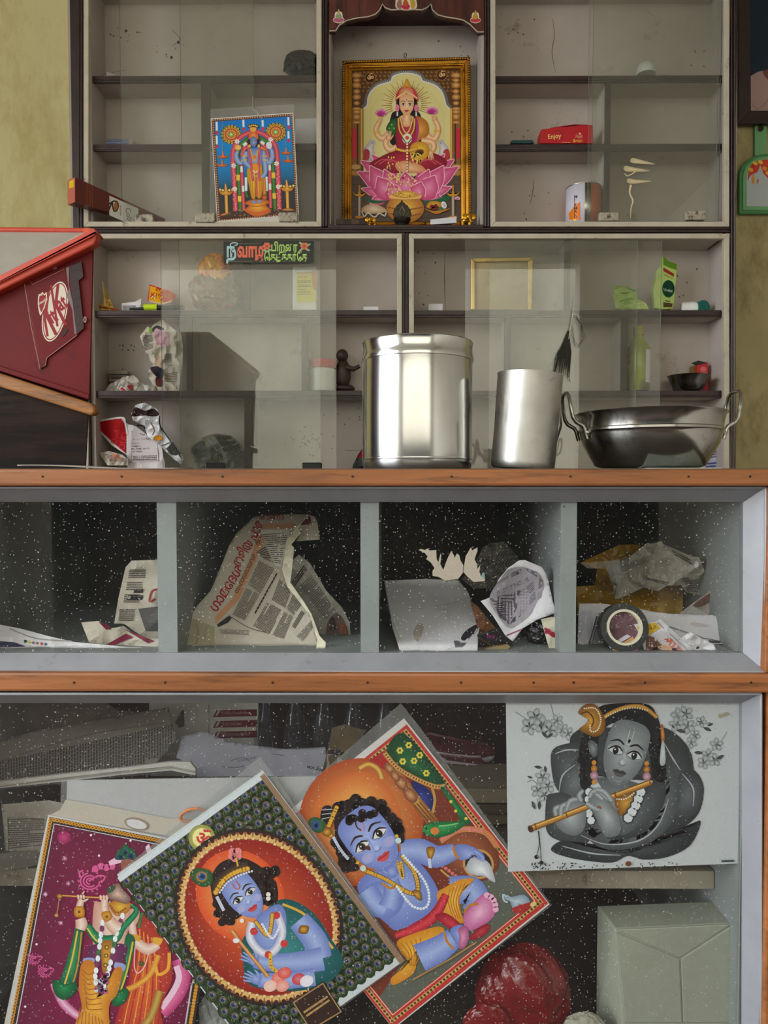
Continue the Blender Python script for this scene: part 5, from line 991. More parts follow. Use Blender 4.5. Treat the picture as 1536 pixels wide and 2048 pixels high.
# ------------------------------------------------------------------ inside the counter, lower compartment
K9 = (0, 1390, 420 / 1536); ZMIN = ZL + .0006
def stk(a): a.lines([(-20, 490), (1230, 205), (1260, 330), (1100, 500), (-20, 640)], 1, INK) if False else None
def ns1(a):
    rd = random.Random(5)
    a.n += 1
    for r in range(64):
        u = r / 63; x = -20 + 1270 * u; yt = 480 - 275 * u + 8; yb = 625 - 110 * u - (60 if u > .85 else 0); y = yt
        while y < yb - 12:
            h = rd.uniform(10, 30); a.raw([(x, y), (x + 11, y), (x + 11 - 2, min(y + h, yb)), (x - 2, min(y + h, yb))], [(0, 1, 2, 3)], [(58, 55, 52)] * 4); y += h + 5
    a.S([(-20, 490), (600, 300), (1200, 200)], 5, (84, 80, 74))
lb = lambda px, py: 0.0
lowbend = slope(1.19, 1560, 1.30, 1405)
paper_thing('newspaper_stack', 'thick stack of dim printed newspapers on the counter shelf', 'newspaper', [(-60, 360), (300, 250), (640, 190), (1060, 120), (1235, 90), (1265, 240), (1290, 325), (1150, 490), (900, 530), (400, 600), (-60, 650)], K9, crumple(1.2, .008, 90, 71, bend=lowbend), mat('old_news', (116, 112, 102), .85, 0, .12, 12), 'papers on the lower counter shelf', 7., ns1, shade=60)
paper_thing('dark_sheets', 'dark grey papers heaped behind the newspaper stack', 'paper', [(-60, 60), (780, 60), (860, 110), (1060, 130), (1040, 230), (640, 300), (200, 350), (-60, 420)], K9, crumple(1.34, .015, 60, 73), mat('dark_paper', (120, 116, 106), .9, 0, .2, 10, (150, 144, 130), (.55, .65), 9), 'papers on the lower counter shelf', 7.)
t = thing('newspaper_bundle', 'folded newspaper bundle with its layered edge showing', 'newspaper', at(190, 1560, 1.2), 'papers on the lower counter shelf')
for i, cc_ in enumerate(((176, 172, 164), (140, 136, 128), (182, 178, 170), (60, 60, 62))):
    MB().prism([at(K9[0] + x * K9[2], K9[1] + y * K9[2], 1.170 + i * .002) for x, y in ((-60, 640 + i * 8), (500, 575 + i * 7), (900, 535 + i * 8), (1250, 490 + i * 10), (1390, 490 + i * 14), (1430, 540 + i * 16), (1430, 556 + i * 16), (1250, 520 + i * 16), (900, 555 + i * 14), (500, 600 + i * 14), (-60, 672 + i * 8))], (0, .006, 0)).build('layer', mat('fold_%d' % i, cc_, .8, 0, .1, 20), t)
K10 = (380, 1390, 420 / 1536)
def wr(a):
    for p in ([(300, 480), (380, 455), (450, 490)], [(230, 520), (330, 530), (400, 515)], [(600, 430), (690, 440)]): a.S(p, 4, (70, 68, 80))
    a.T('w.n Susan', 850, 530, 40, (40, 38, 50), 12, .01, 1, .3); a.lines([(350, 470), (500, 440), (500, 462), (350, 490)], 2, (90, 88, 98), .4)
paper_thing('handwritten_sheet', 'large grey sheet with faint handwriting behind the white card', 'paper', [(-60, 300), (100, 265), (280, 340), (480, 370), (700, 395), (990, 380), (1010, 460), (960, 600), (560, 592), (30, 600), (0, 500), (-100, 460)], K10, crumple(1.22, .006, 70, 75, bend=slope(1.2, 1555, 1.26, 1465)), mat('lilac_grey_paper', (146, 144, 154), .8, 0, .08), 'papers on the lower counter shelf', 7., wr, shade=60)
t = thing('tag_board', 'white board with three slanted red headed tags', 'board', at(430, 1560, 1.38))
MB().pbox(300, 1380, 516, 1552, 1.385, 1.39).build('board', 'white_plastic', t); a = Art(K10, flat(1.385))
for i, s in enumerate(('Cold Head Powerful Boost', '15 dBi, 5.5 & Open', 'Sturdy & Durable Machine')):
    y = 112 + i * 78; a.P([(165, y + 50), (195, y), (490, y - 8), (490, y + 42)], (126, 28, 46), False); a.P([(185, y + 40), (206, y + 2), (222, y + 2), (200, y + 40)], (220, 214, 214), False); a.T(s, 232, y + 30, 30, (206, 170, 176), -1, .005, .62)
a.P([(135, 70), (142, 70), (142, 280), (135, 280)], (150, 146, 148), False); a.P([(-110, 200), (-60, 110), (-40, 110), (-40, 230), (-80, 240)], (70, 70, 70), False); a.build('tag_print', t)
glassmat('bottle_plastic', (.86, .88, .9), .1, .12, 0, 100, (120, 124, 140), 20); mat('bottle_blue', (40, 48, 84), .35, 0, .2, 40)
for i, (bx, rr) in enumerate(((533, 17), (590, 17), (648, 17), (707, 17), (770, 17))):
    c = at(bx, 1560, 1.37); c.z = ZL; g = 1 / PPM(1.37); H = (Z(1392, 1.37) - ZL)
    t = thing('water_bottle', ('clear plastic bottle touching the white tag board', 'clear plastic bottle second from the white tag board', 'clear plastic bottle third from the white tag board', 'clear plastic bottle fourth from the white tag board', 'clear plastic bottle just behind the corner of the red bordered print')[i], 'bottle', c, 'clear bottles on the lower counter shelf'); r = 25 * g
    MB().lathe([(0, 0), (r * .9, 0), (r, .006), (r, H * .48), (r * .93, H * .5), (r * .93, H * .54), (r, H * .56), (r * .98, H * .66), (r * .7, H * .82), (r * .45, H * .92), (r * .42, H)], c, 28).build('body', 'bottle_plastic', t, 50)
    MB().lathe([(r * 1.01, H * .2), (r * 1.01, H * .46)], c, 28).build('label', 'bottle_blue', t, 50); MB().lathe([(r * .46, H * .97), (r * .5, H * .98), (r * .5, H * 1.07), (0, H * 1.07)], c, 18).build('cap', 'bottle_blue', t, 40)
K11 = (800, 1400, 230 / 1308)
t = thing('plastic_casing', 'dark red glossy plastic casing with a pale band on the counter shelf', 'casing', at(935, 1545, 1.4))
ir = solid_px([(250, 400), (330, 360), (500, 400), (700, 440), (880, 480), (1000, 500), (1060, 540), (1105, 590), (1080, 640), (1000, 645), (780, 640), (400, 600)], K11, 1.4, .07, 'shell', mat('iron_red', (92, 26, 32), .25, 0, .2, 20, (60, 20, 26), (.5, .6), 20), t, .006)
solid_px([(410, 592), (780, 640), (1000, 645), (1092, 640), (1060, 690), (980, 720), (850, 745), (700, 735), (520, 722)], K11, 1.402, .06, 'sole', 'iron_red', t, .005); solid_px([(910, 665), (1092, 636), (1060, 690), (985, 722), (950, 700)], K11, 1.4, .06, 'tip', mat('iron_grey', (150, 146, 146), .35), t, .004); solid_px([(410, 592), (780, 636), (920, 640), (920, 655), (780, 652), (420, 612)], K11, 1.398, .01, 'trim_band', mat('iron_pink', (196, 176, 182), .4), t, .001); solid_px([(450, 640), (540, 690), (900, 735), (850, 750), (520, 722)], K11, 1.4, .02, 'sole_edge', 'iron_pink', t, .001)
t = thing('folded_packet', 'brown packet with an orange edge beside the red bordered print', 'packet', at(665, 1560, 1.22))
ps = crumple(1.22, .006, 40, 77)
sheet([(1000, 430), (1040, 240), (1130, 215), (1290, 260), (1120, 460), (1000, 610), (955, 600)], K10, ps, 6).build('sheet', mat('brown_film', (92, 78, 58), .35, 0, .3, 20), t, 0, 0, .0004); a = Art(K10, ps, 1.2e-5, .0007); a.E(1070, 422, 62, 24, (44, 42, 42), 4); a.S([(960, 600), (1010, 600), (1080, 545), (1095, 515)], 12, (214, 130, 50)); a.P([(1010, 430), (1000, 520), (975, 580), (1060, 545), (1110, 470)], (150, 140, 124)); a.build('printing', t, 'paper_ink')
for i, (y0, y1, cc_) in enumerate(((1578, 1606, (150, 138, 112)), (1610, 1628, (92, 84, 60)), (1630, 1648, (120, 110, 78)))):
    tag(MB().pbox(880, y0, 1040, y1, 1.30 + i * .01, 1.42).build('wood_batten', mat('batten_%d' % i, cc_, .7, 0, .2, 30, None, stretch=(.2, 1, 1)), None, 0, .001), ('pale wooden batten topmost of the pile beside the monochrome print', 'dark olive batten in the middle of the pile', 'olive batten lowest of the pile')[i], 'batten', 'wooden battens on the counter shelf')
def ns2(a): a.lines([(60, 900), (330, 905), (320, 1100), (70, 1125)], 14, INK, .45); a.S([(58, 895), (330, 905)], 4, (70, 66, 62)); a.S([(60, 895), (68, 1125)], 4, (70, 66, 62))
paper_thing('book_page', 'grey newspaper page with a ruled text block behind the maroon print', 'newspaper', [(10, 800), (360, 770), (460, 790), (450, 1050), (300, 1150), (40, 1140)], K9, crumple(1.19, .006, 60, 79), 'grey_news', 'papers on the lower counter shelf', 7., ns2, shade=60)
paper_thing('bottom_sheets', 'dull folded sheets just above the shelf edge', 'paper', [(-60, 1170), (300, 1110), (330, 1230), (200, 1260), (-60, 1300)], K9, crumple(1.195, .008, 50, 81), 'dark_paper', 'papers on the lower counter shelf', 7.)
ZMIN = -9.
# white wrapped box and red plastic on the counter floor
KX = (980, 1380, 556 / 1536); kx = lambda x, y, Y: at(KX[0] + x * KX[2], KX[1] + y * KX[2], Y)
mat('wrapped_box', (150, 153, 136), .6, 0, .06, 8, (130, 128, 108), (.6, .75), 14)
t = thing('wrapped_carton', 'large pale paper wrapped carton with folded end flaps', 'box', (kx(1050, 1800, 1.15).x, 1.18, ZFL))
f = [kx(690, 1320, 1.146), kx(1330, 1290, 1.146), kx(1345, 1845, 1.146), kx(745, 1845, 1.146)]
f[2].z = f[3].z = ZFL; f[2].y = f[3].y = 1.146
up = [kx(590, 1190, 1.212), kx(1235, 1165, 1.212)]; bk = [Vector((up[0].x, 1.212, ZFL)), Vector((up[1].x, 1.212, ZFL))]
MB().hexa([f[3], f[2], f[1], f[0], bk[0], bk[1], up[1], up[0]]).build('carton', 'wrapped_box', t, 0, .003)
def flap(pts, n): MB().prism([kx(x, y, 1.1435) for x, y in pts], (0, .003, 0)).build(n, 'wrapped_box', t, 0, .0012)
flap([(694, 1326), (1330, 1296), (1050, 1478)], 'top_flap'); flap([(694, 1340), (1046, 1488), (1062, 1838), (748, 1838)], 'side_flap'); flap([(1332, 1308), (1342, 1838), (1070, 1838), (1056, 1486)], 'side_flap')
a = Art(KX, lambda px, py: (lambda A, n: CAM + ray(px, py) * ((A - CAM).dot(n) / ray(px, py).dot(n)))(f[0], (f[3] - f[0]).cross(up[0] - f[0]).normalized()), 1.2e-5, .001)
a.P([(625, 1460), (650, 1490), (680, 1600), (685, 1720), (665, 1700), (640, 1600)], (140, 60, 66)); a.build('side_print', t, 'paper_ink')
KY = (880, 1800, 360 / 1536)
mat('red_film', (112, 18, 20), .12, 0, .3, 14, (90, 14, 18), (.5, .65), 10, .3)
c = at(1040, 2030, 1.3)
wad('red_plastic_bag', 'glossy red plastic bag bulging on the counter floor', 'bag', 1046, 1990, 1.19, 92, .045, 100, 'red_film', 12, None, .16, 1.2, 5)
wad('red_foil_ball', 'glossy crumpled red foil in front of the red bag', 'bag', 975, 2058, 1.148, 50, .012, 50, 'red_film', 15, None, .25, 1.4, 4)
wad('pale_pouch', 'pale crumpled pouch between the red bag and the wrapped carton', 'pouch', 1168, 2066, 1.15, 44, .014, 40, mat('pale_pouch', (150, 146, 128), .5), 18, None, .25, 1.5, 4)
wad('clear_wrap', 'crumpled clear wrap under the peacock feather print', 'plastic', 440, 2034, 1.16, 42, .016, 56, mat('clear_wrap', (150, 152, 146), .2, 0, .3, 20), 20, None, .3, 1.7, 4)
# ------------------------------------------------------------------ drawing helpers for the printed pictures
def mixk(a, b, t): return tuple(a[i] * (1 - t) + b[i] * t for i in range(3))
def face(a, cx, cy, sc, rot, skin, shade, lip=(196, 60, 70), hair=(30, 24, 24), brow=(40, 28, 28), white=(236, 232, 226), iris=(50, 34, 28), blush=None, big=1., sx=1.):
    a.local(cx, cy, sc, rot, sx)
    a.P([(-.70, -.42), (-.62, -.82), (-.3, -1.02), (.3, -1.02), (.62, -.82), (.70, -.42), (.68, .12), (.54, .56), (.26, .92), (0, 1.0), (-.26, .92), (-.54, .56), (-.68, .12)], (skin, shade))
    if blush: a.E(-.4, .34, .19, .15, (mixk(skin, blush, .5), mixk(skin, shade, .35))); a.E(.4, .34, .19, .15, (mixk(skin, blush, .5), mixk(skin, shade, .35)))
    for e in (-1, 1):
        x = e * .32; b = big
        a.E(x, -.06, .27 * b, .17 * b, (mixk(skin, shade, .3), mixk(skin, shade, .45)))
        a.P([(x - .21 * b, -.02), (x - .08 * b, -.12 * b), (x + .07 * b, -.13 * b), (x + .21 * b, -.03), (x + .08 * b, .06 * b), (x - .08 * b, .06 * b)], white)
        a.E(x, -.03, .088 * b, .1 * b, iris); a.E(x, -.03, .05 * b, .058 * b, (14, 10, 10)); a.E(x - .03, -.06, .02 * b, .022 * b, (240, 240, 240))
        a.S([(x - .23 * b, -.01), (x - .08 * b, -.13 * b), (x + .08 * b, -.14 * b), (x + .24 * b, -.03)], [.03, .055, .055, .03], (24, 16, 16)); a.S([(x - .18 * b, .03), (x, .08 * b), (x + .18 * b, .03)], .018, brow)
        a.S([(x - e * .22, -.27), (x, -.37), (x + e * .26, -.27)] if e > 0 else [(x + .22, -.27), (x, -.37), (x - .26, -.27)], [.05, .065, .025], brow)
    a.S([(-.08, -.16), (-.06, .1), (-.1, .26)], .03, mixk(skin, shade, .55)); a.S([(-.13, .3), (-.05, .35), (.05, .35), (.13, .3)], .045, mixk(skin, shade, .85)); a.E(0, .26, .08, .08, (mixk(skin, (255, 255, 255), .3), skin))
    dk = mixk(lip, (60, 10, 20), .5)
    a.P([(-.23, .56), (-.1, .50), (0, .53), (.1, .50), (.23, .56), (.1, .6), (-.1, .6)], lip); a.P([(-.21, .57), (0, .60), (.21, .57), (.12, .69), (0, .72), (-.12, .69)], mixk(lip, (255, 200, 200), .15)); a.S([(-.23, .57), (0, .595), (.23, .57)], .022, dk)
    a.S([(-.16, .82), (0, .86), (.16, .82)], .025, mixk(skin, shade, .5))
def jewel(a, pts, col, r, step, edge=None):
    p = a.along(catmull(pts, False), step)
    if edge: a.D(p, r * 1.35, edge)
    a.D(p, r, col)
def hand(a, x, y, sc, rot, col, sh, flip=1, spread=8):
    a.local(x, y, sc, rot, flip); a.P([(-.5, .6), (-.55, 0), (-.4, -.4), (.4, -.45), (.55, 0), (.5, .6), (0, .8)], (col, sh))
    for i, (fx, l) in enumerate(((-.4, .85), (-.13, 1.05), (.14, 1.0), (.4, .8))):
        an = math.radians((i - 1.5) * spread); a.S([(fx, -.3), (fx + math.sin(an) * l * .6, -.3 - l * .55), (fx + math.sin(an) * l, -.3 - l)], [.26, .24, .16], (col, sh))
    a.S([(.45, .3), (.8, 0), (.95, -.35)], [.3, .26, .16], (col, sh)); a.local()
def petal(a, b, t, wd, c1, c2):
    dx, dy = t[0] - b[0], t[1] - b[1]; l = math.hypot(dx, dy); nx, ny = -dy / l * wd / 2, dx / l * wd / 2; f = lambda u, v: (b[0] + dx * u + nx * v, b[1] + dy * u + ny * v)
    a.P([f(0, .3), f(.3, .95), (f(.65, .8)), f(.88, .3), f(1, 0), f(.88, -.3), f(.65, -.8), f(.3, -.95), f(0, -.3)], (c1, c2)); a.S([f(.3, .95), f(.65, .8), f(.88, .3), f(1, 0), f(.88, -.3), f(.65, -.8)], 6, mixk(c1, (255, 240, 244), .5))
def frame_border(a, q, wd, col, dots=None, step=20, r=5, n=1):
    inn = [(q[i][0], q[i][1]) for i in range(4)]
    a.S(q, wd, col, False, True, True)
    if dots: a.D(a.along(q + [q[0]], step), r, dots)
def poster(name, label, quad, Y, crop, draw, group=None, thick=.0012, sleeve=None, cat='print', m='poster_board'):
    x0, y0, k = crop; pts = [at(x0 + x * k, y0 + y * k, Y) for x, y in quad]
    t = thing(name, label, cat, (sum(p.x for p in pts) / 4, Y, min(p.z for p in pts)), group)
    MB().prism(pts, (0, thick, 0)).build('board', m, t)
    a = Art(crop, flat(Y)); draw(a, quad); a.build('picture', t)
    if sleeve:
        MB().prism([at(x0 + x * k, y0 + y * k, Y + thick + .0002) for x, y in sleeve], (0, .0005, 0)).build('plastic_sleeve', 'plastic_film', t)
    return t
GOLD, GOLD2, DGOLD = (232, 178, 62), (196, 128, 36), (120, 74, 26)
# ------------------------------------------------------------------ framed print in the shrine
KL = (620, 0, 380 / 1536); YL = 2.092
kl = lambda x, y, Y: at(KL[0] + x * KL[2], KL[1] + y * KL[2], Y)
t = thing('framed_goddess_print', 'ornate gold framed print of a crowned goddess seated on a pink lotus', 'framed picture', kl(780, 1820, YL))
steel('gilt', (212, 150, 52), .28, .2, (92, 54, 18), (.52, .7), 26); steel('dark_gilt', (110, 78, 36), .4, .3, (40, 28, 18), (.5, .65), 90)
O = [(262, 490), (1294, 458), (1306, 1838), (258, 1838)]; Mq = [(286, 510), (1276, 480), (1284, 1826), (282, 1826)]; I = [(340, 572), (1216, 556), (1222, 1790), (336, 1790)]
for i in range(4):
    j = (i + 1) % 4
    b = MB().prism([kl(*Mq[i], YL - .012), kl(*Mq[j], YL - .012), kl(*I[j], YL - .003), kl(*I[i], YL - .003)], (0, .012, 0)).build('frame_bar', 'gilt', t, 0, .001)
    MB().prism([kl(*O[i], YL - .016), kl(*O[j], YL - .016), kl(*Mq[j], YL - .015), kl(*Mq[i], YL - .015)], (0, .016, 0)).build('outer_edge', 'dark_gilt', b, 0, .0008)
    MB().tube([kl(*[Mq[i][q] * .45 + I[i][q] * .55 for q in (0, 1)], YL - .0085), kl(*[Mq[j][q] * .45 + I[j][q] * .55 for q in (0, 1)], YL - .0085)], .0032, 8).build('cove', 'gilt', b, 60)
    p0, p1 = kl(*[O[i][q] * .5 + Mq[i][q] * .5 for q in (0, 1)], YL - .0165), kl(*[O[j][q] * .5 + Mq[j][q] * .5 for q in (0, 1)], YL - .0165); mb = MB(); L_ = (p1 - p0).length; nn = int(L_ / .0065)
    for s in range(nn): ell(mb, p0.lerp(p1, (s + .5) / nn), .0024, .0015, .0024, 4)
    mb.build('rope_beading', 'gilt', b)['kind'] = 'stuff'
MB().tube([kl(762, 468, YL), kl(760, 440, YL), kl(775, 428, YL), kl(782, 440, YL), kl(772, 470, YL)], .0012, 6).build('hanging_hook', 'black_bronze', t, 60)
MB().prism([kl(*p, YL) for p in ((330, 560), (1226, 545), (1230, 1800), (326, 1800))], (0, .004, 0)).build('backing', 'dark_card', t)
a = Art(KL, flat(YL)); SK, SS = (250, 214, 170), (212, 142, 96)
a.P([(336, 570), (1218, 554), (1222, 1792), (336, 1792)], (92, 62, 36), False)
for x in range(360, 1210, 34):
    for y in range(585, 760, 30): a.E(x + (y % 60) / 4, y, 11, 8, (160, 108, 44), 30, 7, (x, y) == (360, 585))
a.P([(345, 1390), (1218, 1390), (1222, 1790), (340, 1790)], (92, 72, 62), False)
for y in range(1450, 1790, 44): a.S([(345, y), (1218, y)], 4, (72, 54, 46), False)
arch_ = [(432, 1420), (432, 880), (462, 850), (470, 790), (500, 735), (555, 690), (650, 660), (668, 622), (720, 600), (780, 592), (850, 602), (895, 625), (910, 655), (1000, 685), (1055, 730), (1080, 780), (1100, 850), (1132, 880), (1132, 1420)]
a.S(arch_[1:-1], 56, (112, 106, 104), True); a.P(arch_, (226, 214, 146), False); a.P([(470, 1380), (480, 900), (560, 760), (780, 680), (1000, 760), (1090, 900), (1090, 1380)], ((238, 230, 172), (222, 208, 140)), False)
a.S(arch_[1:-1], 10, (226, 226, 230)); jewel(a, [(x, y - 14) for x, y in arch_[2:-2]], (196, 196, 200), 4, 18)
for cx, cy in ((487, 628), (1065, 608)): a.E(cx, cy, 46, 46, (150, 96, 50)); a.E(cx, cy, 38, 38, (58, 30, 22)); a.T('ॐ', cx - 26, cy + 20, 62, (236, 190, 120), 0, .03, 1)
for s, cx in ((1, 378), (-1, 1180)):
    a.P([(cx - 36, 880), (cx + 34, 880), (cx + 34, 1420), (cx - 36, 1420)], (150, 100, 50), False)
    for y, w_, h_ in ((610, 44, 22), (650, 30, 16), (690, 36, 26), (740, 28, 20), (785, 34, 24), (835, 26, 18), (880, 40, 14), (905, 34, 16), (945, 30, 24), (990, 36, 12)): a.E(cx, y, w_, h_, ((240, 196, 120), (166, 104, 48)))
    a.P([(cx - 34 * s - 2, 1040), (cx - 2, 1040), (cx - 2, 1280), (cx - 34 * s - 2, 1280)], (206, 44, 66), False); a.S([(cx + 6 * s, 1000), (cx + 6 * s, 1400)], 12, (60, 46, 34), False); a.S([(cx + 40 * s, 880), (cx + 40 * s, 1330)], 16, ((244, 200, 110), (196, 140, 60)), False)
    a.E(cx - 8 * s, 1350, 40, 20, (206, 160, 96)); a.E(cx - 8 * s, 1400, 44, 20, (180, 130, 70))
for cx, s in ((490, 1), (1070, -1)): a.P([(cx - 60 * s, 1290), (cx - 50 * s, 1200), (cx - 20 * s, 1160), (cx, 1130), (cx + 40 * s, 1150), (cx + 25 * s, 1190), (cx + 30 * s, 1290)], ((232, 226, 226), (180, 170, 176))); a.P([(cx - 60 * s, 1290), (cx - 50 * s, 1210), (cx - 10 * s, 1220), (cx - 16 * s, 1290)], (176, 60, 60)); a.E(cx + 12 * s, 1158, 4, 4, (40, 30, 30))
for i in range(34):
    an = math.pi * (.88 + 1.24 * i / 33); r2 = 205 if i % 2 else 170; a.S([(780 + 118 * math.cos(an), 850 + 118 * math.sin(an)), (780 + r2 * math.cos(an), 850 + r2 * math.sin(an))], [7, 3], (176, 132, 66), False, i == 0)
PK, PE = (240, 150, 190), (206, 66, 120)
for b, t2, w_ in (((700, 1500), (410, 1300), 150), ((700, 1480), (500, 1250), 130), ((860, 1500), (1165, 1290), 150), ((860, 1480), (1090, 1245), 130), ((720, 1560), (385, 1390), 170), ((850, 1560), (1200, 1350), 170), ((640, 1590), (415, 1525), 90), ((920, 1590), (1150, 1510), 90), ((620, 1600), (480, 1640), 90), ((940, 1600), (1090, 1620), 90)): petal(a, b, t2, w_, PK, PE)
a.P([(440, 1600), (520, 1620), (620, 1625), (560, 1645), (480, 1640)], (30, 96, 62)); a.P([(900, 1630), (1000, 1615), (1130, 1580), (1110, 1625), (960, 1645)], (30, 96, 62))
a.P([(480, 1330), (560, 1275), (680, 1220), (780, 1200), (900, 1215), (1030, 1250), (1110, 1310), (1040, 1380), (800, 1400), (560, 1390)], ((196, 46, 70), (132, 20, 44)))
for x0_, x1_ in ((520, 660), (560, 700), (1060, 900), (1020, 880)): a.S([(x0_, 1330), ((x0_ + x1_) / 2, 1290), (x1_, 1310)], 7, (222, 90, 110))
a.P([(690, 1330), (780, 1300), (900, 1340), (930, 1390), (800, 1400), (720, 1390)], ((250, 200, 160), (214, 140, 96)))
for b, t2, w_ in (((640, 1600), (485, 1340), 170), ((920, 1600), (1080, 1340), 170), ((700, 1610), (600, 1370), 150), ((870, 1610), (960, 1370), 150), ((650, 1610), (545, 1430), 170), ((910, 1610), (1010, 1420), 180), ((780, 1620), (770, 1390), 200), ((700, 1620), (640, 1480), 140), ((850, 1620), (900, 1470), 140)): petal(a, b, t2, w_, PK, PE)
ARM = (SK, SS)
a.P([(690, 900), (650, 960), (640, 1060), (670, 1180), (880, 1180), (930, 1060), (900, 960), (860, 900)], (24, 22, 30))
a.S([(700, 1010), (610, 1110), (560, 1110), (532, 1050), (560, 985)], [60, 52, 46, 42, 34], ARM); a.S([(880, 1010), (960, 1110), (1010, 1120), (1036, 1040), (1002, 965)], [60, 52, 46, 42, 34], ARM)
a.P([(690, 985), (740, 950), (830, 950), (890, 990), (880, 1120), (850, 1220), (720, 1220), (690, 1120)], ((206, 60, 84), (140, 24, 50)))
a.P([(720, 950), (780, 930), (840, 950), (820, 1010), (780, 1030), (740, 1010)], ((250, 206, 160), (226, 160, 112)))
a.P([(700, 960), (650, 980), (615, 1040), (640, 1100), (690, 1090), (700, 1030)], ((60, 130, 60), (20, 76, 40))); a.D([(640, 1040), (660, 1010), (655, 1070), (680, 1040)], 6, GOLD)
a.P([(860, 940), (930, 970), (960, 1030), (950, 1100), (880, 1140), (850, 1190), (865, 1060), (850, 980)], ((236, 176, 80), (176, 100, 36))); a.P([(850, 960), (866, 960), (880, 1060), (850, 1190), (836, 1180), (856, 1060)], (176, 50, 120))
a.S([(700, 1190), (640, 1210), (610, 1160), (630, 1110)], [44, 50, 44, 36], ARM); hand(a, 636, 1110, 40, -6, *ARM); a.S([(900, 1140), (980, 1150), (1000, 1190), (975, 1240)], [50, 48, 42, 34], ARM); hand(a, 974, 1245, 38, 176, *ARM, 1, 5)
for y0_ in (1072, 1084): a.S([(520, y0_), (568, y0_ - 8)], 7, GOLD, False); a.S([(1000, y0_ - 20), (1050, y0_ - 12)], 7, GOLD, False)
hand(a, 562, 975, 26, 14, *ARM); hand(a, 1003, 958, 26, -14, *ARM)
for cx, cy in ((575, 922), (985, 905)):
    for k in range(7): an = math.radians(-160 + k * 23.3); petal(a, (cx, cy + 18), (cx + 52 * math.cos(an), cy + 6 + 46 * math.sin(an)), 24, (226, 90, 170), (160, 30, 110))
a.P([(806, 1210), (830, 1165), (900, 1148), (950, 1175), (960, 1240), (930, 1290), (860, 1300), (815, 1270)], ((250, 210, 80), (206, 140, 36))); a.E(882, 1238, 40, 26, (120, 70, 26), -20); a.E(880, 1246, 30, 18, (40, 24, 16), -20)
for i in range(36): a.E(random.uniform(820, 905), random.uniform(1245, 1320), 7, 9, (246, 214, 110), 0, 7, i == 0)
for i in range(60): x = random.uniform(620, 730); a.E(x, random.uniform(1270, 1600), 6, 9, (246, 210, 130), 0, 6, i == 0)
for i in range(40): a.E(random.uniform(700, 890), random.uniform(1420, 1590), 6, 9, (250, 216, 140), 0, 6, i == 0)
jewel(a, [(730, 960), (750, 1040), (780, 1080), (810, 1040), (830, 960)], (244, 206, 120), 6, 11, (150, 80, 40)); jewel(a, [(715, 965), (725, 1060), (780, 1125), (835, 1060), (845, 965)], (240, 190, 96), 7, 12, (130, 60, 36)); jewel(a, [(740, 950), (780, 985), (820, 950)], (240, 230, 210), 5, 10)
a.E(785, 1125, 38, 42, (236, 226, 206)); a.E(785, 1118, 16, 16, (206, 80, 40)); jewel(a, [(750, 1120), (785, 1165), (822, 1120)], (40, 90, 60), 6, 12); jewel(a, [(700, 1210), (780, 1225), (860, 1205)], (240, 190, 80), 11, 18, (150, 80, 40)); jewel(a, [(785, 1170), (785, 1400)], (244, 220, 180), 9, 24, (160, 70, 60))
a.P([(700, 880), (705, 780), (780, 700), (856, 780), (862, 880), (850, 930), (830, 890), (735, 890), (712, 930)], (24, 18, 20))
a.P([(692, 820), (700, 760), (740, 710), (780, 696), (825, 710), (862, 760), (872, 820), (830, 790), (780, 780), (730, 790)], ((240, 120, 120), (196, 40, 70))); a.P([(720, 800), (730, 730), (780, 712), (830, 730), (840, 800), (780, 772)], ((240, 196, 150), (206, 110, 80)))
a.P([(745, 720), (760, 690), (768, 665), (780, 640), (794, 665), (805, 690), (818, 720), (780, 708)], (GOLD, GOLD2)); jewel(a, [(700, 800), (740, 770), (780, 762), (825, 770), (866, 800)], (250, 220, 150), 6, 11); a.E(780, 770, 10, 12, (30, 70, 50))
a.S([(781, 900), (781, 985)], [56, 70], (SK, SS)); face(a, 781, 852, 84, 0, SK, (226, 164, 118), (196, 60, 60), blush=(240, 140, 120)); a.E(0, -.45, .05, .07, (190, 20, 40)); a.local()
for ex in (706, 858): a.E(ex, 880, 16, 30, (226, 120, 160)); a.D([(ex, 920), (ex, 936)], 8, (240, 236, 226))
a.E(770, 1690, 152, 118, ((246, 200, 90), (180, 110, 40))); a.S([(630, 1680), (770, 1700), (910, 1680)], 10, (150, 84, 40)); a.S([(640, 1730), (770, 1755), (900, 1730)], 12, (160, 90, 40)); a.P([(640, 1598), (660, 1580), (880, 1580), (900, 1598), (870, 1612), (670, 1612)], (240, 180, 100)); a.E(770, 1590, 118, 26, (240, 190, 120)); a.P([(664, 1585), (720, 1558), (770, 1545), (830, 1556), (876, 1585), (770, 1606)], ((250, 214, 100), (206, 140, 40)))
for i in range(40): a.E(random.uniform(690, 850), random.uniform(1560, 1596), 6, 4, (255, 230, 140) if i % 2 else (200, 140, 40), 0, 6, i == 0)
for x in (400, 1155): a.S([(x, 1580), (x, 1750)], 22, ((206, 196, 180), (140, 116, 90)), False); a.P([(x - 48, 1560), (x - 20, 1575), (x, 1545), (x + 20, 1575), (x + 50, 1555), (x + 30, 1590), (x - 30, 1590)], (GOLD, GOLD2)); a.S([(x, 1500), (x, 1560)], 14, GOLD2, False); a.E(x, 1760, 36, 12, GOLD2)
a.P([(415, 1700), (450, 1665), (520, 1650), (590, 1680), (620, 1710), (560, 1730), (460, 1730)], ((236, 220, 196), (190, 150, 110))); jewel(a, [(420, 1715), (440, 1755), (470, 1725), (520, 1760), (560, 1730), (605, 1750), (615, 1715)], (236, 230, 220), 6, 12)
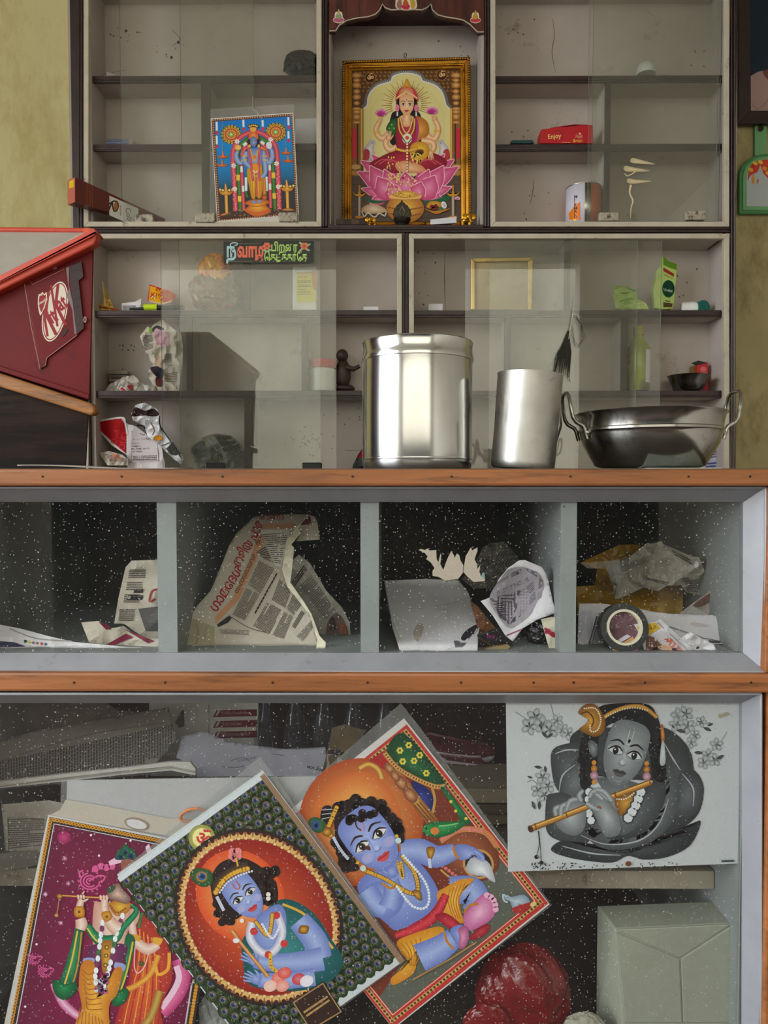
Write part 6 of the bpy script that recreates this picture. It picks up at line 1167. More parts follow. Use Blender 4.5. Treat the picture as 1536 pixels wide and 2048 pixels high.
a.P([(930, 1690), (1000, 1710), (1130, 1690), (1080, 1715), (1020, 1735), (960, 1710)], GOLD2); a.P([(945, 1685), (960, 1640), (1000, 1630), (1050, 1640), (1060, 1690)], (GOLD, GOLD2)); a.D([(985, 1675), (1015, 1670), (1000, 1690), (1035, 1690)], 17, (120, 36, 36), 12); a.E(1060, 1690, 24, 14, (60, 120, 60)); a.E(1082, 1662, 20, 30, (240, 240, 246), -20); a.E(1084, 1664, 12, 20, (196, 196, 214), -20)
for k in range(5): an = math.radians(-160 + k * 35); petal(a, (1190, 1620), (1190 + 22 * math.cos(an), 1615 + 22 * math.sin(an)), 12, (240, 170, 190), (200, 90, 120))
a.build('picture', t)
# ------------------------------------------------------------------ blue calendar print in the upper left cabinet
KU = (410, 200, 200 / 1536)
def blue(a, q):
    BL, SH = (166, 186, 224), (106, 126, 182)
    a.P([(88, 285), (1355, 195), (1442, 1765), (185, 1872)], (226, 220, 212), False); a.P([(100, 298), (1345, 210), (1430, 1755), (195, 1860)], (96, 62, 52), False); a.D(a.along([(122, 310), (1335, 228), (1412, 1745), (215, 1850), (122, 310)], 36), 11, (222, 168, 120))
    V = [(148, 332), (1318, 252), (1392, 1722), (240, 1832)]; a.n += 1
    rows = [(0, (20, 120, 206)), (.2, (22, 140, 220)), (.5, (30, 130, 196)), (.64, (40, 100, 140)), (.72, (50, 62, 70)), (1, (60, 52, 48))]
    for (u0, c0), (u1, c1) in zip(rows, rows[1:]):
        L = lambda u, s: tuple(V[0 if s == 0 else 1][i] * (1 - u) + V[3 if s == 0 else 2][i] * u for i in (0, 1)); a.raw([L(u0, 0), L(u0, 1), L(u1, 1), L(u1, 0)], [(0, 1, 2, 3)], [c0, c0, c1, c1])
    for x, ys in ((178, ((335, 470), (550, 680))), (588, ((305, 415),)), (884, ((310, 410),)), (1280, ((265, 390), (480, 590)))):
        for y0_, y1_ in ys: a.S([(x, y0_), (x + 4, y1_)], 34, ((246, 250, 250), (190, 214, 226)), False); a.E(x + 6, y1_ + 34, 26, 26, (206, 60, 84))
    for cx, cy in ((402, 530), (1088, 495)):
        a.E(cx, cy, 160, 148, (44, 56, 34)); a.D([(cx + 135 * math.cos(i * .37), cy + 126 * math.sin(i * .37)) for i in range(17)], 20, (226, 190, 90), 9); a.D([(cx + 135 * math.cos(i * .37), cy + 126 * math.sin(i * .37)) for i in range(17)], 9, (40, 50, 30)); a.E(cx, cy, 114, 106, (216, 160, 60)); a.E(cx, cy, 100, 94, ((226, 130, 80), (186, 80, 50))); a.D([(cx + 66 * math.cos(i * .45), cy + 62 * math.sin(i * .45)) for i in range(14)], 10, (240, 200, 100)); a.E(cx, cy, 38, 36, (110, 190, 90)); a.E(cx, cy, 18, 16, (230, 226, 150))
    G = ((236, 110, 124), (176, 36, 60)); GR = ((86, 150, 66), (30, 84, 36)); WH = ((246, 250, 246), (196, 214, 210))
    a.S([(470, 1710), (455, 1350), (430, 950), (440, 760), (520, 600), (640, 520), (745, 490), (860, 510), (990, 590), (1085, 720), (1115, 950), (1130, 1350), (1145, 1680)], 74, G)
    a.S([(545, 1715), (525, 1350), (505, 1050), (505, 850), (560, 680), (680, 590), (760, 580), (850, 590), (960, 660), (1030, 800), (1045, 1050), (1058, 1350), (1078, 1680)], 58, GR)
    a.S([(600, 1700), (580, 1400), (565, 1020), (600, 740), (700, 640)], 52, G); a.S([(1010, 1660), (1000, 1350), (990, 1000), (940, 760), (850, 640)], 52, G)
    for x, y0_, y1_ in ((560, 1020, 1110), (585, 1320, 1410), (630, 1190, 1400), (992, 990, 1085), (998, 1285, 1380), (945, 1180, 1400)): a.S([(x, y0_), (x + 3, y1_)], 40, WH, False)
    a.S([(625, 1400), (650, 1500)], 34, GR); a.S([(945, 1400), (940, 1500)], 34, GR); a.S([(590, 700), (640, 660)], 50, WH); a.S([(860, 640), (910, 680)], 50, WH)
    for x, y in ((510, 1195), (532, 1520), (1052, 1160), (1065, 1475)): a.P([(x - 28, y - 44), (x + 26, y - 44), (x + 28, y + 44), (x - 26, y + 44)], (238, 200, 70), False)
    for x, y in ((495, 640), (440, 1010), (460, 1370), (1010, 610), (1100, 980), (1125, 1335)):
        for k in range(7): an = k * .9; a.E(x + 24 * math.cos(an), y + 24 * math.sin(an), 18, 10, (244, 240, 232), math.degrees(an), 8, k == 0)
        a.E(x, y, 9, 9, (236, 180, 190))
    rd = random.Random(2); a.D([(x + rd.uniform(-28, 28), y + rd.uniform(-10, 10)) for x0_, y0_, x1_, y1_ in ((470, 1700, 430, 950), (1145, 1680, 1115, 950)) for x, y in a.along([(x0_, y0_), (x1_, y1_)], 16)], 7, (250, 170, 176))
    for (x, y, s) in ((275, 870, 1), (265, 1000, 1.1), (1245, 810, 1), (1275, 935, .95)): a.P([(x - 85 * s, y - 20), (x - 30, y), (x + 30, y), (x + 85 * s, y - 20), (x + 50, y + 24), (x - 50, y + 24)], ((240, 140, 60), (186, 80, 30))); a.S([(x, y - 80), (x + 2, y)], [14, 34], (226, 120, 50), False)
    a.S([(272, 330), (272, 790)], 6, (176, 150, 96), False); a.S([(1225, 300), (1240, 700)], 6, (176, 150, 96), False)
    for x, y, b in ((325, 1420, 1760), (1262, 1360, 1690)):
        a.S([(x, y + 20), (x + 12, b)], [50, 46], ((244, 190, 90), (190, 120, 50)), False); a.P([(x - 110, y - 20), (x - 50, y), (x, y - 60), (x + 50, y), (x + 105, y - 20), (x + 60, y + 40), (x - 60, y + 40)], ((248, 190, 90), (196, 120, 40))); a.S([(x - 12, y - 130), (x, y - 20)], [16, 54], ((244, 190, 100), (190, 120, 50)), False); a.E(x + 14, b + 10, 100, 32, ((240, 180, 90), (170, 100, 50))); a.D([(x - 90, y - 40), (x - 50, y - 30), (x + 50, y - 30), (x + 95, y - 40)], 18, (250, 216, 120))
    a.P([(240, 1790), (400, 1740), (1000, 1700), (1390, 1700), (1392, 1722), (240, 1832)], (72, 52, 44), False); a.D([(random.uniform(380, 1150), random.uniform(1680, 1790)) for i in range(50)], 11, (130, 84, 76)); a.D([(random.uniform(380, 1150), random.uniform(1680, 1790)) for i in range(30)], 8, (196, 150, 110))
    a.P([(620, 1580), (700, 1540), (800, 1530), (940, 1540), (985, 1570), (940, 1620), (1010, 1690), (980, 1740), (800, 1800), (640, 1730), (610, 1690), (680, 1620)], ((250, 190, 70), (196, 96, 34))); a.S([(620, 1590), (800, 1640), (980, 1580)], 20, (206, 110, 40)); a.S([(620, 1700), (800, 1740), (1000, 1695)], 16, (220, 90, 60))
    a.S([(905, 1130), (915, 1450)], [34, 60], ((236, 150, 80), (176, 90, 40)), False); a.E(915, 1500, 46, 50, ((226, 130, 80), (150, 70, 40)))
    A = (BL, SH)
    a.S([(640, 800), (560, 960), (500, 930), (480, 850), (505, 790)], [80, 84, 80, 66, 50], A); a.S([(880, 790), (970, 960), (1030, 900), (1030, 800), (990, 720)], [80, 84, 80, 66, 50], A); a.E(510, 735, 52, 46, (232, 160, 70)); a.E(510, 735, 32, 28, (240, 200, 120)); a.E(985, 700, 46, 56, (226, 226, 236))
    a.P([(650, 780), (720, 750), (820, 750), (890, 790), (880, 950), (860, 1090), (680, 1090), (660, 950)], A); a.P([(690, 1000), (850, 980), (885, 1120), (890, 1330), (860, 1500), (800, 1490), (790, 1260), (770, 1260), (775, 1500), (720, 1510), (680, 1330), (645, 1120)], ((250, 206, 66), (206, 140, 30)))
    for x0_ in (690, 720, 750, 830, 860): a.S([(x0_, 1130), (x0_ + 10, 1300), (x0_ + 15, 1470)], 6, (190, 120, 30))
    a.S([(600, 860), (620, 960), (700, 1040)], [80, 76, 60], A); a.S([(900, 850), (925, 1000), (925, 1130), (870, 1190)], [80, 76, 66, 60], A); a.S([(650, 700), (700, 900), (720, 1100), (740, 1250)], 34, G); a.S([(840, 700), (830, 900), (830, 1100), (840, 1250)], 34, G); a.S([(790, 1060), (795, 1490)], 30, G); a.S([(640, 740), (580, 800), (560, 860)], 40, ((240, 140, 110), (190, 60, 50))); a.S([(860, 730), (930, 770)], 44, ((240, 150, 90), (190, 80, 50)))
    for y in (870, 930): a.S([(572, y), (650, y - 6)], 18, GOLD, False); a.S([(890, y - 6), (960, y)], 18, GOLD, False)
    jewel(a, [(700, 760), (760, 940), (820, 760)], GOLD, 10, 16); a.E(765, 880, 26, 34, (226, 130, 60)); a.P([(735, 1000), (800, 990), (830, 1080), (780, 1130), (740, 1080)], (236, 150, 60)); jewel(a, [(745, 1090), (780, 1120), (815, 1090)], (240, 230, 190), 12, 20); jewel(a, [(745, 1150), (785, 1180), (815, 1150)], (206, 180, 120), 12, 20)
    a.E(750, 1570, 36, 26, A); a.E(838, 1565, 36, 26, A)
    a.P([(670, 700), (660, 600), (680, 540), (820, 540), (835, 620), (820, 710)], (50, 38, 40)); a.P([(672, 610), (680, 520), (745, 480), (810, 520), (822, 610), (750, 570)], ((246, 160, 80), (206, 90, 50))); a.E(742, 410, 84, 40, (50, 44, 36)); a.D([(685, 410), (715, 398), (745, 394), (775, 398), (802, 410)], 15, (236, 190, 90)); a.P([(695, 430), (790, 430), (775, 490), (715, 490)], (240, 170, 80))
    face(a, 748, 655, 76, 0, (160, 180, 226), (96, 116, 176), (190, 70, 90)); a.local()
    for ex in (686, 828): a.E(ex, 715, 20, 26, (236, 180, 80))
tp = poster('calendar_print', 'blue calendar print of a garlanded blue deity standing on a gold pedestal', [(88, 285), (1355, 195), (1442, 1872), (185, 1872)], 1.997, KU, blue, None, .0012, [(78, 150), (95, 140), (1350, 65), (1365, 75), (1455, 1872), (70, 1872)])
MB().tube([at(KU[0] + x * KU[2], KU[1] + y * KU[2], 1.9955) for x, y in ((735, -60), (738, 140), (790, 170), (880, 290), (820, 230), (740, 150))], .0008, 6).build('hanging_string', mat('white_string', (206, 200, 190), .8), tp, 60)
# ------------------------------------------------------------------ prints behind the lower glass
KM = (0, 1740, 420 / 1536)
K9m = 1280.2                      # offset between the two enlarged views of the maroon print
def maroon(a, q):
    a.P([(-12, 1500), (352, -402), (1640, -148), (1180, 1560)], (206, 204, 206), False); a.P([(16, 1500), (362, -390), (1640, -140), (1180, 1560)], (46, 34, 30), False)
    ed = [(60, 1250), (360, -370), (1640, -115)]; pe = a.along([(50, 1300), (372, -372), (1640, -122)], 24); a.D(pe, 15, (214, 150, 44)); a.D(pe, 6, (110, 66, 20)); a.S([(88, 1300), (396, -338), (1640, -92)], 8, (214, 204, 214), False)
    a.P([(92, 1320), (402, -330), (1640, -84), (1400, 840), (1330, 1330)], ((150, 24, 78), (104, 22, 58)), False); pe = a.along([(1440, 830), (1380, 1200)], 24); a.S([(1440, 830), (1378, 1230)], 60, (46, 34, 30), False); a.D(pe, 15, (214, 150, 44)); a.S([(1400, 840), (1340, 1230)], 8, (214, 204, 214), False)
    a.E(468, -240, 50, 50, ((206, 80, 130), (140, 30, 80))); a.D([(666, -256), (955, -216), (725, -106), (332, 176), (446, 386), (185, 998), (268, 542)], 9, (250, 226, 240))
    for x, y in ((332, 176), (475, -85), (446, 386), (500, 96)):
        for k in range(4): an = k * math.pi / 4; a.S([(x - 18 * math.cos(an), y - 18 * math.sin(an)), (x + 18 * math.cos(an), y + 18 * math.sin(an))], 3, (240, 180, 210), False)
    PKm = (220, 92, 150)
    a.S([(380, 830), (470, 980), (600, 1080), (760, 1120)], [30, 70, 60, 30], ((236, 190, 214), (190, 60, 120))); a.S([(1310, 650), (1340, 780), (1290, 920), (1180, 1040)], 110, ((226, 110, 160), (180, 50, 110))); a.S([(1290, 700), (1310, 790), (1260, 900), (1180, 1010)], 44, (240, 200, 220))
    for cx, cy, s in ((660, 80, 1), (250, 650, .55), (330, 740, .6)):
        for r, st in ((70, 0), (48, .8), (26, 1.6)): a.S([(cx + s * r * math.cos(st + i * .5), cy + s * r * .85 * math.sin(st + i * .5)) for i in range(10)], 11 * s, PKm)
        a.S([(cx - 60 * s, cy - 20 * s), (cx - 80 * s, cy - 60 * s), (cx - 50 * s, cy - 80 * s)], 12 * s, PKm); a.D([(cx + s * 84 * math.cos(i * .45), cy + s * 76 * math.sin(i * .45)) for i in range(14)], 8 * s, PKm); a.S([(cx - 10 * s, cy), (cx + 60 * s, cy - 40 * s), (cx + 110 * s, cy - 30 * s), (cx + 80 * s, cy + 10 * s)], 12 * s, PKm)
    a.D([(740, -30), (700, -10), (780, -20), (820, -30)], 26, PKm, 12); a.S([(800, -50), (900, -90), (990, -130)], [30, 60, 50], (240, 190, 214)); a.P([(1065, -170), (1090, -195), (1112, -140), (1080, -115)], (240, 210, 226), False)
    for x, y in ((885, -100), (920, -130), (960, -105)): a.P([(x - 40, y + 20), (x - 30, y - 30), (x, y - 60), (x + 34, y - 20), (x + 36, y + 20)], ((50, 140, 90), (16, 80, 50))); a.E(x, y, 24, 26, (40, 70, 96)); a.E(x, y + 3, 12, 13, (20, 26, 60))
    a.P([(890, -70), (960, -80), (990, -40), (970, 20), (900, 10)], (150, 90, 76))
    CR, CS = (244, 220, 204), (206, 150, 130); LIMB = (CR, CS)
    # the woman in orange behind
    a.P([(1020, 330), (1100, 350), (1200, 480), (1250, 620), (1260, 800), (1180, 1000), (1200, 1200), (1100, 1330), (820, 1330), (860, 1050), (940, 850), (960, 620), (1000, 450)], ((226, 110, 50), (170, 44, 40)))
    for i in range(9): a.S([(1010 + i * 14, 420 + i * 10), (990 + i * 22, 700), (900 + i * 34, 1000), (840 + i * 36, 1300)], 8, (236, 150, 60) if i % 2 else (176, 40, 36))
    a.S([(1160, 620), (1100, 760), (1000, 840), (930, 870)], 44, ((240, 180, 70), (196, 110, 40))); a.S([(1240, 600), (1230, 720), (1160, 760), (1140, 700)], 24, (236, 170, 60)); a.S([(1170, 880), (1100, 1080), (980, 1200)], 60, ((206, 170, 80), (150, 90, 40)))
    a.P([(920, 330), (960, 280), (1020, 290), (1015, 360), (990, 400), (930, 400)], LIMB); a.S([(960, 330), (970, 430), (985, 500)], [70, 60, 54], LIMB); a.S([(990, 520), (1080, 575), (1160, 540)], [70, 84, 60], LIMB); a.P([(1120, 490), (1190, 500), (1170, 545), (1130, 530)], (226, 170, 60)); a.S([(965, 480), (1030, 500)], 40, (216, 160, 50), False); a.S([(990, 560), (985, 700), (1010, 750), (1060, 700), (1090, 600)], 8, (240, 190, 190)); a.E(1035, 680, 24, 20, (90, 80, 40)); a.S([(1020, 420), (1035, 330), (1050, 310)], 20, (50, 120, 70))
    # the flute player
    a.P([(690, 250), (740, 230), (900, 240), (960, 300), (930, 480), (900, 620), (720, 640), (680, 520)], LIMB); a.P([(800, 250), (860, 215), (960, 240), (930, 310), (850, 330)], ((236, 190, 70), (176, 110, 30))); jewel(a, [(810, 260), (860, 310), (930, 270)], (150, 84, 30), 9, 20)
    a.S([(640, 400), (720, 500), (840, 500), (900, 420), (1000, 300), (960, 250)], [50, 80, 70, 50, 40, 20], ((40, 150, 96), (12, 84, 54))); a.S([(640, 420), (720, 520), (840, 525)], 12, (226, 200, 80)); a.P([(560, 400), (610, 430), (590, 640), (570, 760), (520, 880), (430, 860), (480, 690), (530, 520)], ((60, 150, 96), (16, 90, 58))); a.S([(570, 440), (530, 650), (470, 850)], 12, (226, 190, 70)); a.S([(600, 450), (570, 700), (520, 870)], 10, (206, 140, 60)); a.P([(385, 820), (420, 795), (470, 830), (560, 815), (555, 890), (480, 945), (410, 910)], ((30, 140, 80), (10, 80, 46)))
    a.P([(920, 480), (990, 500), (960, 680), (900, 860), (850, 930), (840, 900), (900, 740)], ((60, 150, 90), (16, 90, 58))); a.S([(975, 520), (930, 740), (870, 920)], 12, (226, 190, 70)); a.P([(830, 930), (900, 860), (945, 880), (920, 960), (850, 995), (825, 975)], ((30, 140, 80), (10, 80, 46)))
    a.P([(690, 540), (920, 540), (920, 640), (900, 700), (640, 680), (640, 600)], ((140, 66, 110), (90, 34, 76))); a.P([(620, 640), (690, 640), (690, 670), (615, 668)], (150, 160, 206)); a.P([(850, 670), (920, 690), (900, 740), (840, 710)], (150, 160, 206))
    a.P([(600, 680), (690, 670), (720, 880), (760, 900), (840, 720), (900, 730), (860, 900), (800, 1000), (790, 1330), (480, 1330), (560, 1100), (600, 1000), (580, 860)], ((240, 180, 60), (196, 116, 36)))
    for i in range(8): a.S([(600 + i * 5, 720 + i * 34), (650, 760 + i * 36), (700 + i * 8, 730 + i * 40)], 7, (176, 100, 36)); a.S([(590 + i * 22, 1000 + i * 12), (560 + i * 30, 1180), (520 + i * 36, 1320)], 7, (180, 104, 40))
    a.P([(750, 520), (830, 520), (820, 640), (790, 740), (755, 740), (745, 640)], ((226, 176, 60), (150, 96, 36))); a.D([(785, 560), (780, 620), (775, 690)], 18, (120, 76, 30)); a.D([(785, 560), (780, 620), (775, 690)], 8, (240, 206, 90))
    for pts in ([(755, 380), (735, 520), (715, 680), (700, 800), (740, 880)], [(900, 330), (850, 480), (820, 640), (790, 760), (750, 890)]):
        p = a.along(catmull(pts, False), 44)
        for i, (x, y) in enumerate(p): a.E(x, y, 17, 24, ((236, 240, 244), (120, 60, 96), (70, 110, 70))[i % 3 if i % 2 else 0], 0, 9, i == 0)
    for i in range(20): a.E(random.uniform(700, 790), random.uniform(740, 890), 15, 15, random.choice(((190, 90, 140), (206, 206, 216), (120, 60, 110))), 0, 8, i == 0)
    a.S([(590, 430), (600, 390), (590, 350)], [70, 90, 74], LIMB); a.S([(590, 330), (585, 270), (600, 210)], [64, 54, 46], LIMB); a.P([(550, 270), (612, 262), (620, 335), (555, 335)], ((236, 180, 60), (176, 110, 30))); a.S([(870, 430), (830, 400), (790, 350)], [110, 96, 70], LIMB); a.S([(785, 340), (765, 270), (770, 210)], [64, 56, 50], LIMB); a.P([(745, 310), (805, 295), (820, 350), (770, 372)], ((236, 180, 60), (176, 110, 30))); a.D([(583, 300), (785, 335)], 12, (130, 80, 30))
    a.S([(420, 186), (470, 182), (700, 195), (920, 202)], [20, 13, 13, 10], ((240, 180, 90), (150, 84, 40))); a.E(440, 186, 22, 18, (GOLD, DGOLD)); a.S([(438, 200), (430, 260), (418, 330)], 8, (176, 130, 76)); a.E(418, 325, 14, 12, (190, 150, 90))
    for x in (572, 592, 612): a.S([(x, 176), (x + 6, 190), (x + 4, 205)], 16, LIMB)
    for x in (735, 758, 780): a.S([(x, 180), (x + 8, 192), (x + 4, 212)], 18, LIMB)
    a.S([(606, 170), (622, 148)], [14, 8], LIMB); a.S([(620, 220), (650, 205)], [20, 12], LIMB)
    a.P([(790, 160), (820, 120), (870, 90), (900, 130), (960, 200), (930, 240), (850, 220), (800, 200)], ((226, 190, 170), (120, 90, 84))); a.P([(785, 160), (800, 115), (850, 110), (830, 150)], (50, 84, 56))
poster('couple_print', 'maroon print of a flute player and a woman in an orange sari', [(-60, 1560), (352, -404), (1660, -150), (1300, 1600)], 1.1315, KM, maroon, 'devotional prints behind the counter glass', .001)
KG = (0, 1380, 620 / 1536)
def peacock(a, q):
    a.P(q, (206, 212, 214), False)
    O, U, V_ = (585, 935), (1305, 415), (2000, 1345)
    u = ((U[0] - O[0]), (U[1] - O[1])); v = ((V_[0] - U[0]), (V_[1] - U[1]))
    f = lambda s, t: (O[0] + u[0] * s + v[0] * t, O[1] + u[1] * s + v[1] * t)
    a.P([f(.012, .022), f(.985, .022), f(.985, .965), f(.012, .965)], (52, 66, 44), False)
    cells = []; n = 0
    for j in range(23):
        for i in range(16):
            s, t = (i + (.5 if j % 2 else 0) + .5) / 16, (j + .7) / 23
            if s < .97 and t < .955: cells.append(f(s, t))
    ang = math.degrees(math.atan2(u[1], u[0]))
    a.n += 1
    for x, y in cells: a.E(x, y, 33, 40, ((66, 96, 54), (30, 48, 30)), ang, 10, False)
    a.n += 1
    for x, y in cells:
        for dx in (-22, -11, 0, 11, 22): 
            r = math.radians(ang); a.raw([(x + dx * math.cos(r) - 2, y + dx * math.sin(r)), (x + dx * math.cos(r) + 2, y + dx * math.sin(r)), (x + dx * 1.5 * math.cos(r) - 26 * math.sin(r), y + dx * 1.5 * math.sin(r) + 26 * math.cos(r))], [(0, 1, 2)], [(112, 128, 74)] * 3)
    a.n += 1
    for x, y in cells: a.E(x, y - 4, 18, 19, (118, 96, 66), ang, 9, False)
    a.n += 1
    for x, y in cells: a.E(x, y - 2, 14, 14, (70, 104, 122), ang, 8, False)
    a.n += 1
    for x, y in cells: a.E(x - 2, y, 8, 10, (34, 42, 92), ang, 7, False)
    a.n += 1
    for x, y in cells: a.E(x + 7, y - 6, 4, 6, (176, 130, 140), ang, 6, False)
    a.S([f(0, .006), f(1, .006)], 26, (214, 222, 226), False); a.S([f(.99, .0), f(.99, 1)], 26, (150, 120, 92), False)
    a.E(1000, 732, 66, 66, ((244, 236, 140), (150, 150, 76))); a.E(1000, 732, 46, 48, (246, 236, 160)); a.T('ॐ', 966, 758, 88, (206, 60, 60), 12, .03, 1)
    cx, cy, rx, ry, rt = 1282, 1126, 352, 420, -36
    a.E(cx, cy, rx + 44, ry + 44, (40, 36, 26), rt, 60); a.E(cx, cy, rx + 26, ry + 26, ((200, 140, 70), (150, 90, 44)), rt, 60)
    el = lambda k, rr: (cx + (rx + rr) * math.cos(k) * math.cos(math.radians(rt)) - (ry + rr) * math.sin(k) * math.sin(math.radians(rt)), cy + (rx + rr) * math.cos(k) * math.sin(math.radians(rt)) + (ry + rr) * math.sin(k) * math.cos(math.radians(rt)))
    ks = [2 * math.pi * i / 64 for i in range(64)]; a.D([el(k, 8) for k in ks], 17, (226, 180, 110), 9); a.D([el(k, 22) for k in ks], 11, (66, 30, 30), 8); a.D([el(k + .05, -6) for k in ks], 8, (240, 206, 150))
    a.E(cx, cy, rx - 12, ry - 12, ((246, 120, 50), (150, 34, 26)), rt, 60); a.E(1190, 1020, 210, 240, ((255, 206, 120), (226, 84, 40)), -36); 
    BL, SH = (166, 184, 230), (112, 130, 196); A = (BL, SH)
    # body, shawl and garland of the child
    a.P([(1200, 1240), (1280, 1140), (1360, 1050), (1450, 1040), (1560, 1110), (1640, 1230), (1700, 1340), (1640, 1440), (1480, 1490), (1300, 1480), (1220, 1440), (1205, 1340)], ((60, 140, 140), (20, 84, 88)))
    a.S([(1400, 1060), (1520, 1120), (1650, 1280)], 12, GOLD); a.P([(1270, 1130), (1380, 1060), (1420, 1130), (1400, 1260), (1330, 1330), (1250, 1250)], A)
    a.S([(1480, 1140), (1560, 1240), (1590, 1330)], [110, 124, 110], A); a.S([(1600, 1330), (1480, 1350), (1330, 1350), (1260, 1340)], [120, 110, 84, 70], A); hand(a, 1250, 1335, 44, -60, *A); a.S([(1560, 1420), (1400, 1440), (1280, 1435)], [90, 84, 70], A); hand(a, 1262, 1430, 44, -70, *A)
    a.S([(1250, 1150), (1240, 1230), (1300, 1300), (1360, 1290), (1400, 1200), (1370, 1100)], 40, ((240, 240, 246), (170, 170, 200))); a.D([(1258, 1195), (1370, 1115), (1408, 1255), (1330, 1310)], 19, (206, 60, 60), 12); jewel(a, [(1270, 1150), (1330, 1215), (1350, 1110)], GOLD, 9, 13, DGOLD); jewel(a, [(1300, 1160), (1350, 1230), (1390, 1160)], (236, 236, 250), 7, 13); a.P([(1490, 1165), (1530, 1170), (1520, 1205), (1480, 1200)], (GOLD, DGOLD)); jewel(a, [(1340, 1310), (1345, 1370), (1370, 1390)], GOLD, 11, 15)
    a.S([(1150, 1190), (1200, 1260), (1330, 1420)], [22, 18, 20], ((240, 180, 110), (150, 90, 50)), False); a.E(1170, 1240, 16, 12, (236, 236, 246)); 
    for x, y, c_ in ((1380, 1425, (240, 110, 90)), (1410, 1400, (230, 80, 70)), (1340, 1465, (246, 190, 170)), (1400, 1465, (240, 150, 130)), (1480, 1430, (206, 60, 70)), (1520, 1440, (236, 226, 236))): a.E(x, y, 34, 28, (mixk(c_, (255, 255, 255), .4), c_), -20)
    # head
    rd = random.Random(9); HR = (38, 28, 26)
    a.P([(1050, 1010), (1050, 920), (1100, 850), (1200, 830), (1300, 880), (1370, 960), (1370, 1060), (1310, 1010), (1180, 1130), (1090, 1120)], HR); a.D([(1330 + rd.uniform(-44, 44), 960 + rd.uniform(-80, 100)) for i in range(24)], 24, (44, 34, 30), 10); a.D([(1140 + rd.uniform(-70, 40), 1090 + rd.uniform(-40, 60)) for i in range(14)], 20, HR, 10)
    face(a, 1212, 1022, 118, -36, (180, 196, 238), (124, 140, 206), (206, 60, 60), iris=(60, 50, 44), blush=(206, 150, 190), big=1.15); a.S([(-.1, -.75), (-.1, -.5), (0, -.42), (.1, -.5), (.1, -.75)], .04, (206, 90, 80)); a.local()
    a.S([(1075, 1000), (1085, 950), (1160, 890), (1230, 870)], 50, ((90, 70, 50), (50, 36, 30))); jewel(a, [(1070, 1000), (1110, 940), (1170, 900), (1240, 880)], GOLD, 12, 17, DGOLD); jewel(a, [(1090, 1000), (1130, 950), (1190, 915), (1250, 895)], (226, 226, 236), 6, 14); a.D([(1165, 805), (1150, 820), (1180, 820), (1165, 830), (1152, 800), (1180, 798)], 20, (240, 140, 140), 10); a.S([(1170, 830), (1180, 870)], 8, GOLD)
    a.P([(945, 900), (990, 878), (1050, 900), (1050, 960), (1000, 972), (955, 940)], ((90, 130, 70), (36, 76, 40))); a.E(1000, 922, 28, 26, (160, 120, 70), -10); a.E(1002, 922, 19, 18, (50, 96, 150)); a.E(1004, 922, 10, 10, (26, 26, 80))
    a.D([(1330, 1010), (1330, 1030), (1200, 1140)], 12, (240, 230, 220)); a.S([(1075, 1020), (1095, 1060), (1110, 1090)], 16, (206, 206, 226))
    a.P([(1450, 1540), (1600, 1440), (1700, 1590), (1540, 1690)], (54, 34, 26), False); a.S([(1455, 1545), (1600, 1450), (1690, 1590), (1540, 1680)], 8, (176, 140, 90), False, True, True); a.lines([(1500, 1585), (1620, 1505), (1640, 1540), (1525, 1620)], 2, (196, 156, 96), .5)
poster('peacock_print', 'peacock feather bordered print of a blue child with a flute', [(580, 915), (1302, 398), (2002, 1340), (1280, 1860)], 1.1225, KG, peacock, 'devotional prints behind the counter glass', .001, [(585, 905), (1290, 330), (2010, 1340), (1290, 1870)])
KZ = (560, 1380, 580 / 1536)
